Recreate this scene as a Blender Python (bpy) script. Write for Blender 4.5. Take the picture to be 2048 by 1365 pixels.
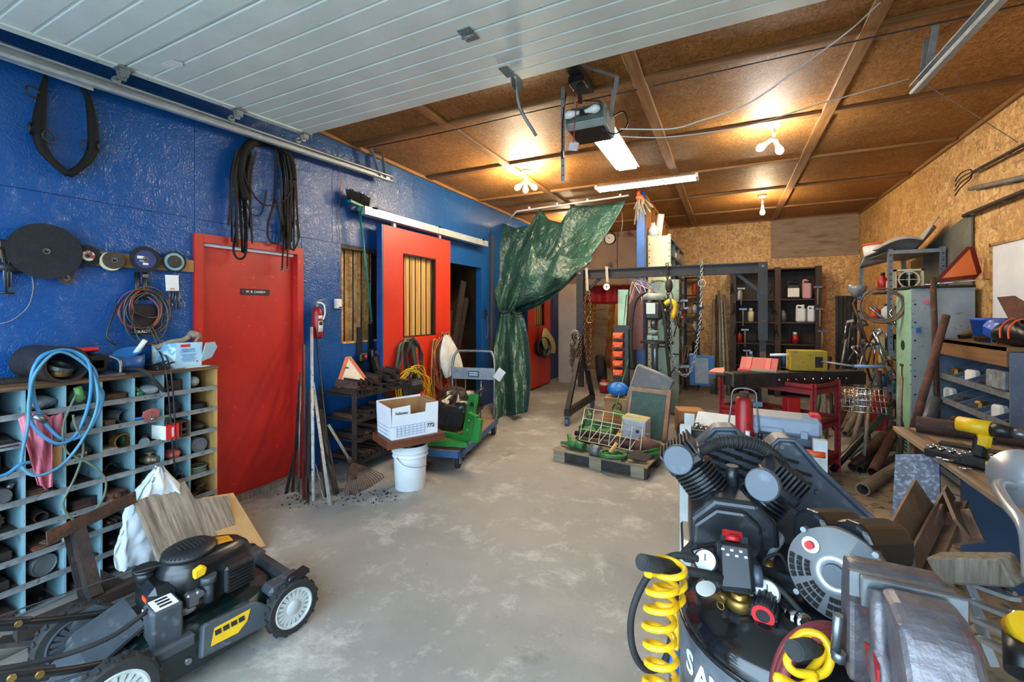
import bpy,bmesh,math,random
from mathutils import Vector,Matrix,Quaternion,noise
R=math.radians
V=Vector
scene=bpy.context.scene
for o in list(bpy.data.objects):bpy.data.objects.remove(o)
# ------------------------------------------------------------------ camera, sky, exposure
YAW=26.3
EYE=1.5
FPX,CX,HY=872.0,1024.0,622.0
FW=V((-math.sin(R(YAW)),math.cos(R(YAW)),0))
RT=V((math.cos(R(YAW)),math.sin(R(YAW)),0))
cam_d=bpy.data.cameras.new('camera')
cam_d.sensor_width=36
cam_d.lens=36*FPX/2048
cam_d.shift_y=-(682.5 -HY) /2048
cam_d.clip_start=0.02
cam=bpy.data.objects.new('camera',cam_d)
scene.collection.objects.link(cam)
cam.location=(0,0,EYE)
cam.rotation_euler=(R(90),0,R(YAW))
scene.camera=cam
world=bpy.data.worlds.new('overcast_sky')
scene.world=world
world.use_nodes=True
bg=world.node_tree.nodes['Background']
bg.inputs[0].default_value=(0.55,0.78,1.0,1)
bg.inputs[1].default_value=10.5
scene.view_settings.view_transform='Standard'
scene.view_settings.look='None'
scene.view_settings.gamma=1
scene.view_settings.use_curve_mapping=False
scene.view_settings.exposure=0.0
# the open garage doorway behind the camera: a portal that only guides the sky's own light
pl=bpy.data.lights.new('doorway_portal','AREA')
pl.shape='RECTANGLE'; pl.size=4.2; pl.size_y=2.5
pl.cycles.is_portal=True
po=bpy.data.objects.new('doorway_portal',pl)
scene.collection.objects.link(po)
po.location=(-1.08,-0.66,1.25)
po.rotation_euler=(R(90),0,0)
WARM=(1.0,0.80,0.54)
COOL=(1.0,0.95,0.86)
# ------------------------------------------------------------------ helpers
def at(px,py,X=None,Y=None,Z=None,t=None):
 """real-world point on the sight line of a measured photo pixel, at a known wall / depth / height"""
 d=FW+RT*((px -CX) /FPX) +V((0,0,(HY -py) /FPX))
 if X is not None:t=X/d.x
 elif Y is not None:t=Y/d.y
 elif Z is not None:t=(Z -EYE) /d.z
 return V((0,0,EYE)) +d*t
def rgb(h):
 h=h.lstrip('#')
 def f(x):
  x=int(x,16) /255
  return x/12.92 if x<.04045 else ((x+.055) /1.055) ** 2.4
 return (f(h[0:2]),f(h[2:4]),f(h[4:6]))
MATS={}
def nd(nt,t,**kw):
 n=nt.nodes.new(t)
 for k,v in kw.items():setattr(n,k,v)
 return n
def M(name,c,c2=None,sc=6.0,r=.55,m=0.0,b=0.0,bs=None,det=5,lo=.35,hi=.65,st=(1,1,1),c3=None,sc3=40,lo3=.6,hi3=.7,coat=0,alpha=1,spec=.5,trans=0,emit=None,es=0,rvar=0.0):
 """procedural material: colour noise between c and c2, optional specks c3, optional bump"""
 if name in MATS:return MATS[name]
 if isinstance(c,str):c=rgb(c)
 if isinstance(c2,str):c2=rgb(c2)
 if isinstance(c3,str):c3=rgb(c3)
 mt=bpy.data.materials.new(name); mt.use_nodes=True
 nt=mt.node_tree; p=nt.nodes['Principled BSDF']; L=nt.links.new
 p.inputs['Base Color'].default_value=(*c,1)
 p.inputs['Roughness'].default_value=r
 p.inputs['Metallic'].default_value=m
 p.inputs['Specular IOR Level'].default_value=spec
 p.inputs['Coat Weight'].default_value=coat
 p.inputs['Alpha'].default_value=alpha
 p.inputs['Transmission Weight'].default_value=trans
 if emit is not None:
  p.inputs['Emission Color'].default_value=(*emit,1); p.inputs['Emission Strength'].default_value=es
 if c2 is not None or b or c3 is not None or rvar:
  tc=nd(nt,'ShaderNodeTexCoord'); mp=nd(nt,'ShaderNodeMapping')
  mp.inputs['Scale'].default_value=st
  L(tc.outputs['Object'],mp.inputs[0])
  nz=nd(nt,'ShaderNodeTexNoise'); nz.inputs['Scale'].default_value=sc; nz.inputs['Detail'].default_value=det
  nz.inputs['Roughness'].default_value=.62
  L(mp.outputs[0],nz.inputs['Vector'])
  rp=nd(nt,'ShaderNodeMapRange'); rp.inputs[1].default_value=lo; rp.inputs[2].default_value=hi
  L(nz.outputs[0],rp.inputs[0])
  col=None
  if c2 is not None:
   mx=nd(nt,'ShaderNodeMix',data_type='RGBA')
   mx.inputs[6].default_value=(*c,1); mx.inputs[7].default_value=(*c2,1)
   L(rp.outputs[0],mx.inputs[0]); col=mx.outputs[2]
  if c3 is not None:
   n3=nd(nt,'ShaderNodeTexNoise'); n3.inputs['Scale'].default_value=sc3; n3.inputs['Detail'].default_value=3
   L(mp.outputs[0],n3.inputs['Vector'])
   r3=nd(nt,'ShaderNodeMapRange'); r3.inputs[1].default_value=lo3; r3.inputs[2].default_value=hi3
   L(n3.outputs[0],r3.inputs[0])
   m3=nd(nt,'ShaderNodeMix',data_type='RGBA')
   if col is not None:L(col,m3.inputs[6])
   else:m3.inputs[6].default_value=(*c,1)
   m3.inputs[7].default_value=(*c3,1); L(r3.outputs[0],m3.inputs[0]); col=m3.outputs[2]
  if col is not None:L(col,p.inputs['Base Color'])
  if rvar:
   rr=nd(nt,'ShaderNodeMapRange'); rr.inputs[1].default_value=.3; rr.inputs[2].default_value=.7
   rr.inputs[3].default_value=max(.02,r -rvar); rr.inputs[4].default_value=min(1,r+rvar)
   L(nz.outputs[0],rr.inputs[0]); L(rr.outputs[0],p.inputs['Roughness'])
  if b:
   bn=nd(nt,'ShaderNodeTexNoise'); bn.inputs['Scale'].default_value=bs or sc*4; bn.inputs['Detail'].default_value=6
   L(mp.outputs[0],bn.inputs['Vector'])
   bp=nd(nt,'ShaderNodeBump'); bp.inputs['Strength'].default_value=b; bp.inputs['Distance'].default_value=.01
   L(bn.outputs[0],bp.inputs['Height']); L(bp.outputs[0],p.inputs['Normal'])
 MATS[name] =mt
 return mt
def OSB(name,cols,flake=22,r=.5,bump=.3,dirt=None,dlo=.5,dhi=.7,dsc=1.3,axis=0,paint=None,nb=80,na=1.0,spec=.5):
 """oriented strand board: two layers of stretched random flakes"""
 mt=bpy.data.materials.new(name); mt.use_nodes=True
 nt=mt.node_tree; p=nt.nodes['Principled BSDF']; L=nt.links.new
 tc=nd(nt,'ShaderNodeTexCoord')
 wob=nd(nt,'ShaderNodeTexNoise'); wob.inputs['Scale'].default_value=7; wob.inputs['Detail'].default_value=2
 L(tc.outputs['Object'],wob.inputs['Vector'])
 add=nd(nt,'ShaderNodeMix',data_type='RGBA',blend_type='LINEAR_LIGHT'); add.inputs[0].default_value=.07
 L(tc.outputs['Object'],add.inputs[6]); L(wob.outputs['Color'],add.inputs[7])
 outs=[]
 for k,s in enumerate(((1,.25,.25),(.25,1,1),(.6,.6,.6))):
  mp=nd(nt,'ShaderNodeMapping'); mp.inputs['Scale'].default_value=s
  mp.inputs['Rotation'].default_value=(R(23+31*k),R(17*k),R(38*k -20))
  L(add.outputs[2],mp.inputs[0])
  vo=nd(nt,'ShaderNodeTexVoronoi'); vo.inputs['Scale'].default_value=flake*(1,1.1,1.6)[k]
  L(mp.outputs[0],vo.inputs['Vector'])
  sx=nd(nt,'ShaderNodeSeparateColor'); L(vo.outputs['Color'],sx.inputs[0]); outs.append(sx)
 sel=nd(nt,'ShaderNodeMath',operation='GREATER_THAN'); sel.inputs[1].default_value=.5
 L(outs[2].outputs[1],sel.inputs[0])
 mx=nd(nt,'ShaderNodeMix',data_type='FLOAT')
 L(sel.outputs[0],mx.inputs[0]); L(outs[0].outputs[0],mx.inputs[2]); L(outs[1].outputs[0],mx.inputs[3])
 cr=nd(nt,'ShaderNodeValToRGB'); el=cr.color_ramp.elements
 n=len(cols)
 el[0].position=0; el[0].color=(*rgb(cols[0]),1); el[1].position=1; el[1].color=(*rgb(cols[-1]),1)
 for i in range(1,n -1):
  e=el.new(i/(n -1)); e.color=(*rgb(cols[i]),1)
 L(mx.outputs[0],cr.inputs[0])
 col=cr.outputs[0]
 if dirt:
  dn=nd(nt,'ShaderNodeTexNoise'); dn.inputs['Scale'].default_value=dsc; dn.inputs['Detail'].default_value=7
  dn.inputs['Roughness'].default_value=.7
  L(tc.outputs['Object'],dn.inputs['Vector'])
  mr=nd(nt,'ShaderNodeMapRange'); mr.inputs[1].default_value=dlo; mr.inputs[2].default_value=dhi
  L(dn.outputs[0],mr.inputs[0])
  dm=nd(nt,'ShaderNodeMix',data_type='RGBA'); L(mr.outputs[0],dm.inputs[0]); L(col,dm.inputs[6]); dm.inputs[7].default_value=(*rgb(dirt),1)
  col=dm.outputs[2]
 if paint:
  pm=nd(nt,'ShaderNodeMix',data_type='RGBA'); pm.inputs[0].default_value=.12
  pm.inputs[6].default_value=(*rgb(paint),1); L(col,pm.inputs[7]); col=pm.outputs[2]
 L(col,p.inputs['Base Color']); p.inputs['Roughness'].default_value=r; p.inputs['Specular IOR Level'].default_value=spec
 fnz=nd(nt,'ShaderNodeTexNoise'); fnz.inputs['Scale'].default_value=nb; fnz.inputs['Detail'].default_value=3
 L(add.outputs[2],fnz.inputs['Vector'])
 hs=nd(nt,'ShaderNodeMath',operation='MULTIPLY_ADD'); hs.inputs[1].default_value=na; L(fnz.outputs[0],hs.inputs[0]); L(mx.outputs[0],hs.inputs[2])
 bp=nd(nt,'ShaderNodeBump'); bp.inputs['Strength'].default_value=bump; bp.inputs['Distance'].default_value=.004
 L(hs.outputs[0],bp.inputs['Height']); L(bp.outputs[0],p.inputs['Normal'])
 MATS[name] =mt
 return mt
def WOOD(name,c,c2,axis=1,sc=5,r=.65,b=.25,dirt=None):
 """grained timber; axis = grain direction in object space"""
 st=[9.0,9.0,9.0]; st[axis] =.7
 return M(name,c,c2,sc=sc,r=r,b=b,bs=sc*3,st=tuple(st),lo=.3,hi=.7,c3=dirt,sc3=2.2,lo3=.52,hi3=.68)
class MB:
 """collects shapes; build() makes ONE mesh object"""
 def __init__(s,w=True):
  s.v,s.f,s.sm=[],[],[]
  s.w=w; s.T=None
 def add(s,vs,fs,smooth=False):
  n=len(s.v)
  if s.T is not None:vs=[s.T @ V(p) for p in vs]
  s.v += [tuple(p) for p in vs]
  s.f += [tuple(i+n for i in f) for f in fs]
  s.sm += [smooth] *len(fs)
  return s
 def box(s,c,d,rot=None,ch=0.0):
  x,y,z=d[0] /2,d[1] /2,d[2] /2
  c=V(c)
  if ch <= 0:
   vs=[V((i*x,j*y,k*z)) for i in (-1,1) for j in (-1,1) for k in (-1,1)]
   fs=[(0,1,3,2),(4,6,7,5),(0,4,5,1),(2,3,7,6),(0,2,6,4),(1,5,7,3)]
  else:
   ch=min(ch,x*.9,y*.9,z*.9)
   vs,idx,fs=[],{},[]
   for i in (-1,1):
    for j in (-1,1):
     for k in (-1,1):
      for a in range(3):
       p=[i*(x -ch),j*(y -ch),k*(z -ch)]
       p[a] =(i*x,j*y,k*z)[a]
       idx[(i,j,k,a)] =len(vs); vs.append(V(p))
   for a in range(3):
    o1,o2=[q for q in range(3) if q != a]
    for sg in (-1,1):
     q=[]
     for (m1,m2) in ((-1,-1),(1,-1),(1,1),(-1,1)):
      t=[0,0,0]; t[a] =sg; t[o1] =m1; t[o2] =m2
      q.append(idx[(*t,a)])
     fs.append(tuple(q) if (sg>0) ==(a != 1) else tuple(q[::-1]))
   for a in range(3):
    o1,o2=[q for q in range(3) if q != a]
    for m1 in (-1,1):
     for m2 in (-1,1):
      t0=[0,0,0]; t0[a] =-1; t0[o1] =m1; t0[o2] =m2
      t1=list(t0); t1[a] =1
      fs.append((idx[(*t0,o1)],idx[(*t1,o1)],idx[(*t1,o2)],idx[(*t0,o2)]))
   for i in (-1,1):
    for j in (-1,1):
     for k in (-1,1):
      fs.append((idx[(i,j,k,0)],idx[(i,j,k,1)],idx[(i,j,k,2)]))
  if rot is not None:
   vs=[rot @ p for p in vs]
  return s.add([p+c for p in vs],fs)
 def span(s,a,b,ch=0.0):
  a,b=V(a),V(b)
  return s.box((a+b) /2,[abs(b[i] -a[i]) for i in range(3)],None,ch)
 def beam(s,p,q,w,h,up=(0,0,1),ch=0.0):
  p,q=V(p),V(q); d=q -p; L=d.length
  if L<1e-6:return s
  z=d/L; u=V(up); x=u.cross(z)
  if x.length<1e-4:x=V((1,0,0)).cross(z)
  if x.length<1e-4:x=V((0,1,0)).cross(z)
  x.normalize(); y=z.cross(x)
  m=Matrix((x,y,z)).transposed()
  return s.box((p+q) /2,(w,h,L),m,ch)
 def tube(s,pts,r,n=8,closed=False,cap=True,smooth=True):
  pts=[V(p) for p in pts]
  m=len(pts)
  rs=r if isinstance(r,(list,tuple)) else [r] *m
  tg=[]
  for i in range(m):
   a=pts[(i -1) % m] if (closed or i>0) else pts[0]
   b=pts[(i+1) % m] if (closed or i<m -1) else pts[-1]
   t=b -a
   tg.append(t.normalized() if t.length>1e-9 else V((0,0,1)))
  ref=V((0,0,1)) if abs(tg[0].z) <.9 else V((1,0,0))
  u=tg[0].cross(ref).normalized()
  vs=[]
  for i in range(m):
   if i:
    u=u -tg[i] *u.dot(tg[i])
    if u.length<1e-6:u=tg[i].orthogonal()
    u.normalize()
   w=tg[i].cross(u)
   for k in range(n):
    a=2*math.pi*k/n
    vs.append(pts[i] +(u*math.cos(a) +w*math.sin(a)) *rs[i])
  fs=[]
  for i in range(m if closed else m -1):
   j=(i+1) % m
   for k in range(n):
    l=(k+1) % n
    fs.append((i*n+k,i*n+l,j*n+l,j*n+k))
  s.add(vs,fs,smooth)
  if cap and not closed:
   b0=len(s.v) -len(vs)
   s.f.append(tuple(b0+k for k in reversed(range(n)))); s.sm.append(False)
   s.f.append(tuple(b0+(m -1) *n+k for k in range(n))); s.sm.append(False)
  return s
 def cyl(s,p,q,r,n=16,r2=None,smooth=True):
  return s.tube([p,q],[r,r if r2 is None else r2],n,smooth=smooth)
 def pipe(s,p,q,r,th=.004,n=20):
  """open hollow pipe"""
  p,q=V(p),V(q); ax=(q -p)
  L=ax.length
  return s.lathe([(r -th,0),(r,0),(r,L),(r -th,L),(r -th,0)],p,ax/L,n,smooth=False)
 def lathe(s,prof,o=(0,0,0),ax=(0,0,1),n=24,smooth=True,sweep=None,u0=None):
  o=V(o); ax=V(ax).normalized()
  u=V(u0).normalized() if u0 is not None else ax.orthogonal().normalized(); w=ax.cross(u)
  m=len(prof); vs=[]
  full=sweep is None
  nn=n if full else n+1
  for k in range(nn):
   a=(2*math.pi if full else sweep) *k/n
   d=u*math.cos(a) +w*math.sin(a)
   for (rr,zz) in prof:vs.append(o+d*rr+ax*zz)
  fs=[]
  for k in range(n):
   l=(k+1) % nn
   for i in range(m -1):
    fs.append((k*m+i,l*m+i,l*m+i+1,k*m+i+1))
  s.add(vs,fs,smooth)
  if full:
   b0=len(s.v) -len(vs)
   for i,rev in ((0,True),(m -1,False)):
    if prof[i][0] >1e-5 and prof[0] != prof[-1]:
     lp=[b0+k*m+i for k in range(n)]
     s.f.append(tuple(reversed(lp)) if rev else tuple(lp)); s.sm.append(False)
  return s
 def prism(s,poly,d,o=(0,0,0),U=(1,0,0),W=(0,0,1)):
  """polygon in the U,W plane at o, extruded by d along U x W (centred)"""
  o,U,W=V(o),V(U).normalized(),V(W).normalized(); N=U.cross(W).normalized()
  n=len(poly)
  a=[o+U*x+W*y -N*d/2 for x,y in poly]
  b=[p+N*d for p in a]
  fs=[tuple(reversed(range(n))),tuple(range(n,2*n))]
  fs += [(i,(i+1) % n,n+(i+1) % n,n+i) for i in range(n)]
  return s.add(a+b,fs)
 def sphere(s,c,r,sc=(1,1,1),n=14,m=9,rot=None,cut=None):
  c=V(c); vs=[]; fs=[]
  for i in range(m+1):
   th=math.pi*i/m
   for k in range(n):
    a=2*math.pi*k/n
    p=V((math.sin(th) *math.cos(a) *r*sc[0],math.sin(th) *math.sin(a) *r*sc[1],math.cos(th) *r*sc[2]))
    if rot is not None:p=rot @ p
    vs.append(c+p)
  for i in range(m):
   for k in range(n):
    l=(k+1) % n
    fs.append((i*n+k,(i+1) *n+k,(i+1) *n+l,i*n+l))
  return s.add(vs,fs,True)
 def torus(s,c,RR,r,ax=(0,0,1),n=28,k=8,sx=1.0,u0=None):
  c=V(c); ax=V(ax).normalized(); u=V(u0).normalized() if u0 is not None else ax.orthogonal().normalized(); w=ax.cross(u)
  return s.tube([c+u*math.cos(2*math.pi*i/n) *RR+w*math.sin(2*math.pi*i/n) *RR*sx for i in range(n)],r,k,closed=True)
 def surf(s,fn,nu,nv,smooth=True,closed_u=False):
  vs=[fn(i/nu,j/nv) for i in range(nu+(0 if closed_u else 1)) for j in range(nv+1)]
  fs=[]
  NU=nu if closed_u else nu+1
  for i in range(nu):
   a=i; b=(i+1) % NU
   for j in range(nv):
    fs.append((a*(nv+1) +j,b*(nv+1) +j,b*(nv+1) +j+1,a*(nv+1) +j+1))
  return s.add(vs,fs,smooth)
 def mesh(s,off=V((0,0,0))):
  me=bpy.data.meshes.new('m')
  me.from_pydata([tuple(V(p) -off) for p in s.v],[],s.f)
  me.polygons.foreach_set('use_smooth',s.sm)
  me.update()
  return me
def smooth(pts,n=6,closed=False):
 """Catmull-Rom through points"""
 pts=[V(p) for p in pts]; m=len(pts); out=[]
 for i in range(m if closed else m -1):
  if closed:p0,p1,p2,p3=(pts[(i+k) % m] for k in (-1,0,1,2))
  else:p0,p1,p2,p3=pts[max(i -1,0)],pts[i],pts[i+1],pts[min(i+2,m -1)]
  for k in range(n):
   t=k/n
   out.append(.5*((2*p1) +(p2 -p0) *t+(2*p0 -5*p1+4*p2 -p3) *t*t+(3*p1 -p0 -3*p2+p3) *t ** 3))
 if not closed:out.append(pts[-1])
 return out
COL=scene.collection
OFF={}
def link(o):
 COL.objects.link(o); return o
def thing(name,label,cat,loc=(0,0,0),group=None,rz=0.0,rot=None):
 o=bpy.data.objects.new(name,None); link(o)
 o.empty_display_size=.05
 o.location=loc
 o.rotation_euler=rot if rot is not None else (0,0,rz)
 o['label'] =label; o['category'] =cat
 if group:o['group'] =group
 OFF[o.name] =V(loc)
 return o
def finish(o,bev=0,sol=0,sub=0,seg=2):
 if sol:
  m=o.modifiers.new('thickness','SOLIDIFY'); m.thickness=sol; m.offset=0
 if bev:
  m=o.modifiers.new('bevel','BEVEL'); m.width=bev; m.segments=seg; m.limit_method='ANGLE'; m.angle_limit=R(35)
 if sub:
  m=o.modifiers.new('sub','SUBSURF'); m.levels=sub; m.render_levels=sub
 return o
def part(parent,name,mb,mat,label=None,bev=0,sol=0,sub=0,kind=None,seg=2):
 off=OFF.get(parent.name,V((0,0,0))) if mb.w else V((0,0,0))
 o=bpy.data.objects.new(name,mb.mesh(off)); link(o)
 o.data.name=name
 o.data.materials.append(mat)
 o.parent=parent
 OFF[o.name] =off
 if label:o['label'] =label
 if kind:o['kind'] =kind
 return finish(o,bev,sol,sub,seg)
def one(name,label,cat,mb,mat,group=None,bev=0,sol=0,sub=0,loc=None,rz=0,kind=None):
 """a thing that is one mesh; origin at its base centre"""
 if mb.w:
  xs=[p[0] for p in mb.v]; ys=[p[1] for p in mb.v]; zs=[p[2] for p in mb.v]
  off=V(((min(xs) +max(xs)) /2,(min(ys) +max(ys)) /2,min(zs)))
 else:off=V((0,0,0))
 o=bpy.data.objects.new(name,mb.mesh(off)); link(o); o.data.name=name
 o.data.materials.append(mat)
 o.location=off if mb.w else (loc or (0,0,0)); o.rotation_euler=(0,0,rz)
 o['label'] =label; o['category'] =cat
 if group:o['group'] =group
 if kind:o['kind'] =kind
 OFF[o.name] =off if mb.w else V(o.location)
 return finish(o,bev,sol,sub)
def struct(name,mb,mat,label=None,bev=0,sol=0):
 o=bpy.data.objects.new(name,mb.mesh()); link(o); o.data.name=name
 o.data.materials.append(mat); o['kind'] ='structure'
 if label:o['label'] =label
 OFF[o.name] =V((0,0,0))
 return finish(o,bev,sol)
def sempty(name,label=None,loc=(0,0,0)):
 o=bpy.data.objects.new(name,None); link(o); o.location=loc; o['kind'] ='structure'; o.empty_display_size=.05
 if label:o['label'] =label
 OFF[o.name] =V(loc)
 return o
def dup(root,loc,rz=0.0,label=None,group=None,rot=None,scale=None):
 r=root.copy(); link(r); r.location=loc
 r.rotation_euler=rot if rot is not None else (0,0,rz)
 if scale:r.scale=scale
 if label:r['label'] =label
 if group:r['group'] =group
 for ch in list(root.children):
  c=ch.copy(); link(c); c.parent=r
  for g in list(ch.children):
   d=g.copy(); link(d); d.parent=c
 return r
def text(parent,body,size,o,U,W,mat,name='lettering',extr=.0006,align='CENTER',bold=False):
 """flat printed lettering on a surface: baseline along U, up along W"""
 cu=bpy.data.curves.new('t','FONT'); cu.body=body; cu.size=size; cu.align_x=align; cu.align_y='CENTER'; cu.extrude=extr
 cu.resolution_u=3
 if bold:cu.offset=size*.02
 ob=bpy.data.objects.new('t',cu); link(ob)
 dg=bpy.context.evaluated_depsgraph_get()
 me=bpy.data.meshes.new_from_object(ob.evaluated_get(dg))
 bpy.data.objects.remove(ob)
 U,W=V(U).normalized(),V(W).normalized(); N=U.cross(W)
 m=Matrix((U,W,N)).transposed()
 mb=MB(); mb.add([m @ v.co+V(o) for v in me.vertices],[tuple(p.vertices) for p in me.polygons])
 bpy.data.meshes.remove(me)
 return part(parent,name,mb,mat)
rnd=random.Random(7)
XYZ=(V((1,0,0)),V((0,1,0)),V((0,0,1)))
def rotm(x=0,y=0,z=0):
 return (Matrix.Rotation(R(z),3,'Z') @ Matrix.Rotation(R(y),3,'Y') @ Matrix.Rotation(R(x),3,'X'))
# ------------------------------------------------------------------ shared materials
XL,XR,YB,ZC,YF=-3.44,2.05,9.4,3.2,-0.6
m_blue=OSB('blue_painted_osb',['#0a2f60','#0d3f78','#104888'],flake=60,r=.25,bump=.5,paint='#0b4784',nb=75,na=2.6)
m_blue2=M('blue_paint','#0f4584','#0c376c',r=.4,b=.15,bs=60)
m_red=M('red_door_paint','#b8231a','#a51b13',sc=2.5,r=.42,b=.06,bs=90,c3='#c93226',sc3=25,lo3=.66,hi3=.7)
m_red2=M('orange_red_paint','#c42d12','#b52410',sc=3,r=.45,b=.15,bs=70)
m_ceil=OSB('ceiling_osb',['#7a5028','#906130','#a1703b','#b5874e'],flake=105,r=.6,spec=.25,bump=.4,dirt='#5c3b1b',dlo=.38,dhi=.85,dsc=1.2,na=1.6)
m_osb=OSB('wall_osb',['#99703f','#b8894c','#c99c5e','#dab47c'],flake=42,r=.6,bump=.3,dirt='#9a6c38',dlo=.5,dhi=.9,dsc=1.6)
m_osb_d=OSB('dusty_osb',['#8a5f2c','#b07f3f','#c7964f','#dfb976'],flake=24,r=.6,bump=.3,dirt='#6f4a22',dlo=.42,dhi=.75,dsc=2.0)
m_ply=M('grey_plywood','#94806a','#836d54',sc=5,r=.8,st=(.6,3,3),b=.1,c3='#6d563f',sc3=4,lo3=.55,hi3=.75)
m_plybrown=M('brown_plywood','#a58a77','#927868',sc=1.5,r=.75,b=.1,c3='#5f4736',sc3=3,lo3=.6,hi3=.72)
m_batten=WOOD('batten_wood','#9c6f3c','#6d4620',axis=1,sc=3)
m_battenx=WOOD('batten_wood_cross','#8d6232','#5e3b1a',axis=0,sc=3)
m_stud=WOOD('stud_wood','#c98d44','#a96c2c',axis=2,sc=3)
m_white=M('white_enamel','#ccd2cb','#c0c7bf',sc=3,r=.5,b=.12,bs=150)
m_galv=M('galvanised','#b2b8ba','#9aa1a4',sc=18,r=.4,m=.4)
m_galvd=M('dull_galvanised','#8d9496','#767c7e',sc=14,r=.55,m=.5)
m_dark=M('dark_void','#0b0907','#15100b',r=.9)
m_dwood=WOOD('dark_wood','#3a2415','#20130a',axis=2,sc=3)
m_dwoodx=WOOD('dark_wood_h','#3f2817','#24160c',axis=0,sc=3)
m_blackmetal=M('black_metal','#1a1a1b','#262523',sc=9,r=.42,m=.3,c3='#3b3028',sc3=22,lo3=.6,hi3=.72)
m_black=M('black_plastic','#121315','#191b1e',sc=12,r=.38)
m_rubber=M('black_rubber','#161616','#232221',sc=20,r=.75,b=.1)
m_rust=M('rusty_iron','#4a2e20','#2b1d17',sc=9,r=.8,b=.5,bs=60,c3='#6d3d22',sc3=14,lo3=.55,hi3=.72)
m_rustd=M('dark_rusty_iron','#33261f','#1d1815',sc=10,r=.75,m=.2,b=.4,bs=60,c3='#513021',sc3=16,lo3=.58,hi3=.75)
m_rustr=M('red_rust','#5a3628','#3b231a',sc=8,r=.8,b=.4,bs=50,c3='#73432e',sc3=12,lo3=.55,hi3=.72)
m_steel=M('bare_steel','#85888a','#63666a',sc=12,r=.38,m=.8)
m_chrome=M('chrome','#c8ccd0',r=.15,m=1.0)
m_grease=M('greasy_iron','#25221f','#3a3430',sc=11,r=.5,m=.4,b=.3,bs=50)
m_paper=M('white_paper','#dedcd4','#cfccc2',sc=6,r=.85)
m_cardboard=M('cardboard','#a37b50','#8f6940',sc=5,r=.9)
m_brass=M('brass','#9a7b42','#7d6030',sc=20,r=.4,m=.8)
m_yellow=M('yellow_plastic','#e2b310','#cf9f0c',sc=10,r=.4)
m_orange=M('orange_paint','#d8501e','#c2421a',sc=8,r=.5)
m_jdgreen=M('green_implement_paint','#2c6a2b','#1f4d24',sc=9,r=.55,c3='#3c2f20',sc3=22,lo3=.6,hi3=.7)
m_toolred=M('tool_red','#a8161a','#8a1014',sc=9,r=.4,c3='#2b1512',sc3=26,lo3=.63,hi3=.7)
m_maroon=M('maroon_steel','#8e1a22','#6e141b',sc=6,r=.5,c3='#3c1613',sc3=25,lo3=.62,hi3=.7)
m_whitepl=M('white_plastic','#d9dbdc','#c9ccce',sc=5,r=.45)
m_letter=M('ink_black','#15161a',r=.7)
m_letterw=M('ink_white','#e8e8e6',r=.6)
m_letterr=M('ink_red','#c01c1c',r=.6)
m_letterb=M('ink_blue','#1d5fa8',r=.6)
m_weather=WOOD('weathered_wood','#938778','#5c5044',axis=2,sc=8,r=.85)
m_rope=M('rope_hemp','#9a8d78','#7c705d',sc=30,r=.95,b=.5,bs=90)
def concrete(name,cols):
 mt=bpy.data.materials.new(name); mt.use_nodes=True
 nt=mt.node_tree; p=nt.nodes['Principled BSDF']; L=nt.links.new
 tc=nd(nt,'ShaderNodeTexCoord')
 def nz(sc,det=6,ro=.6,dist=0):
  n=nd(nt,'ShaderNodeTexNoise'); n.inputs['Scale'].default_value=sc; n.inputs['Detail'].default_value=det
  n.inputs['Roughness'].default_value=ro; n.inputs['Distortion'].default_value=dist
  L(tc.outputs['Object'],n.inputs['Vector']); return n.outputs[0]
 def rng(o,a,b):
  r=nd(nt,'ShaderNodeMapRange'); r.inputs[1].default_value=a; r.inputs[2].default_value=b; L(o,r.inputs[0]); return r.outputs[0]
 def mix(f,a,b):
  x=nd(nt,'ShaderNodeMix',data_type='RGBA'); L(f,x.inputs[0])
  for k,q in ((6,a),(7,b)):
   if isinstance(q,str):x.inputs[k].default_value=(*rgb(q),1)
   else:L(q,x.inputs[k])
  return x.outputs[2]
 c=mix(rng(nz(.9),.35,.65),cols[0],cols[1])
 c=mix(rng(nz(2.6,10,.78,.2),.52,.66),c,cols[2])      # pale scuffed patches
 c=mix(rng(nz(2.1,8,.7),.6,.72),c,cols[3])            # dark stains
 c=mix(rng(nz(28,4,.8),.62,.7),c,cols[4])             # specks
 L(c,p.inputs['Base Color'])
 r=nd(nt,'ShaderNodeMapRange'); r.inputs[1].default_value=.3; r.inputs[2].default_value=.7; r.inputs[3].default_value=.42; r.inputs[4].default_value=.75
 L(nz(2.2),r.inputs[0]); L(r.outputs[0],p.inputs['Roughness'])
 bp=nd(nt,'ShaderNodeBump'); bp.inputs['Strength'].default_value=.18; bp.inputs['Distance'].default_value=.01
 L(nz(24,8,.7),bp.inputs['Height']); L(bp.outputs[0],p.inputs['Normal'])
 return mt
m_conc=concrete('worn_concrete',['#7d7b76','#938f87','#b0aca3','#64615b','#736f67'])
m_apron=concrete('outdoor_apron',['#a8a7a3','#b4b2ad','#c4c2bd','#8f8d89','#97958f'])
# ------------------------------------------------------------------ floor, outside apron
fl=struct('floor',MB().span((-5.2,YF,-.12),(XR+.15,14.2,0)),m_conc,'worn grey concrete workshop floor')
struct('floor_apron',MB().span((-14,-16,-.16),(14,YF,-.02)),m_apron,'concrete apron outside the open garage doorway')
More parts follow.
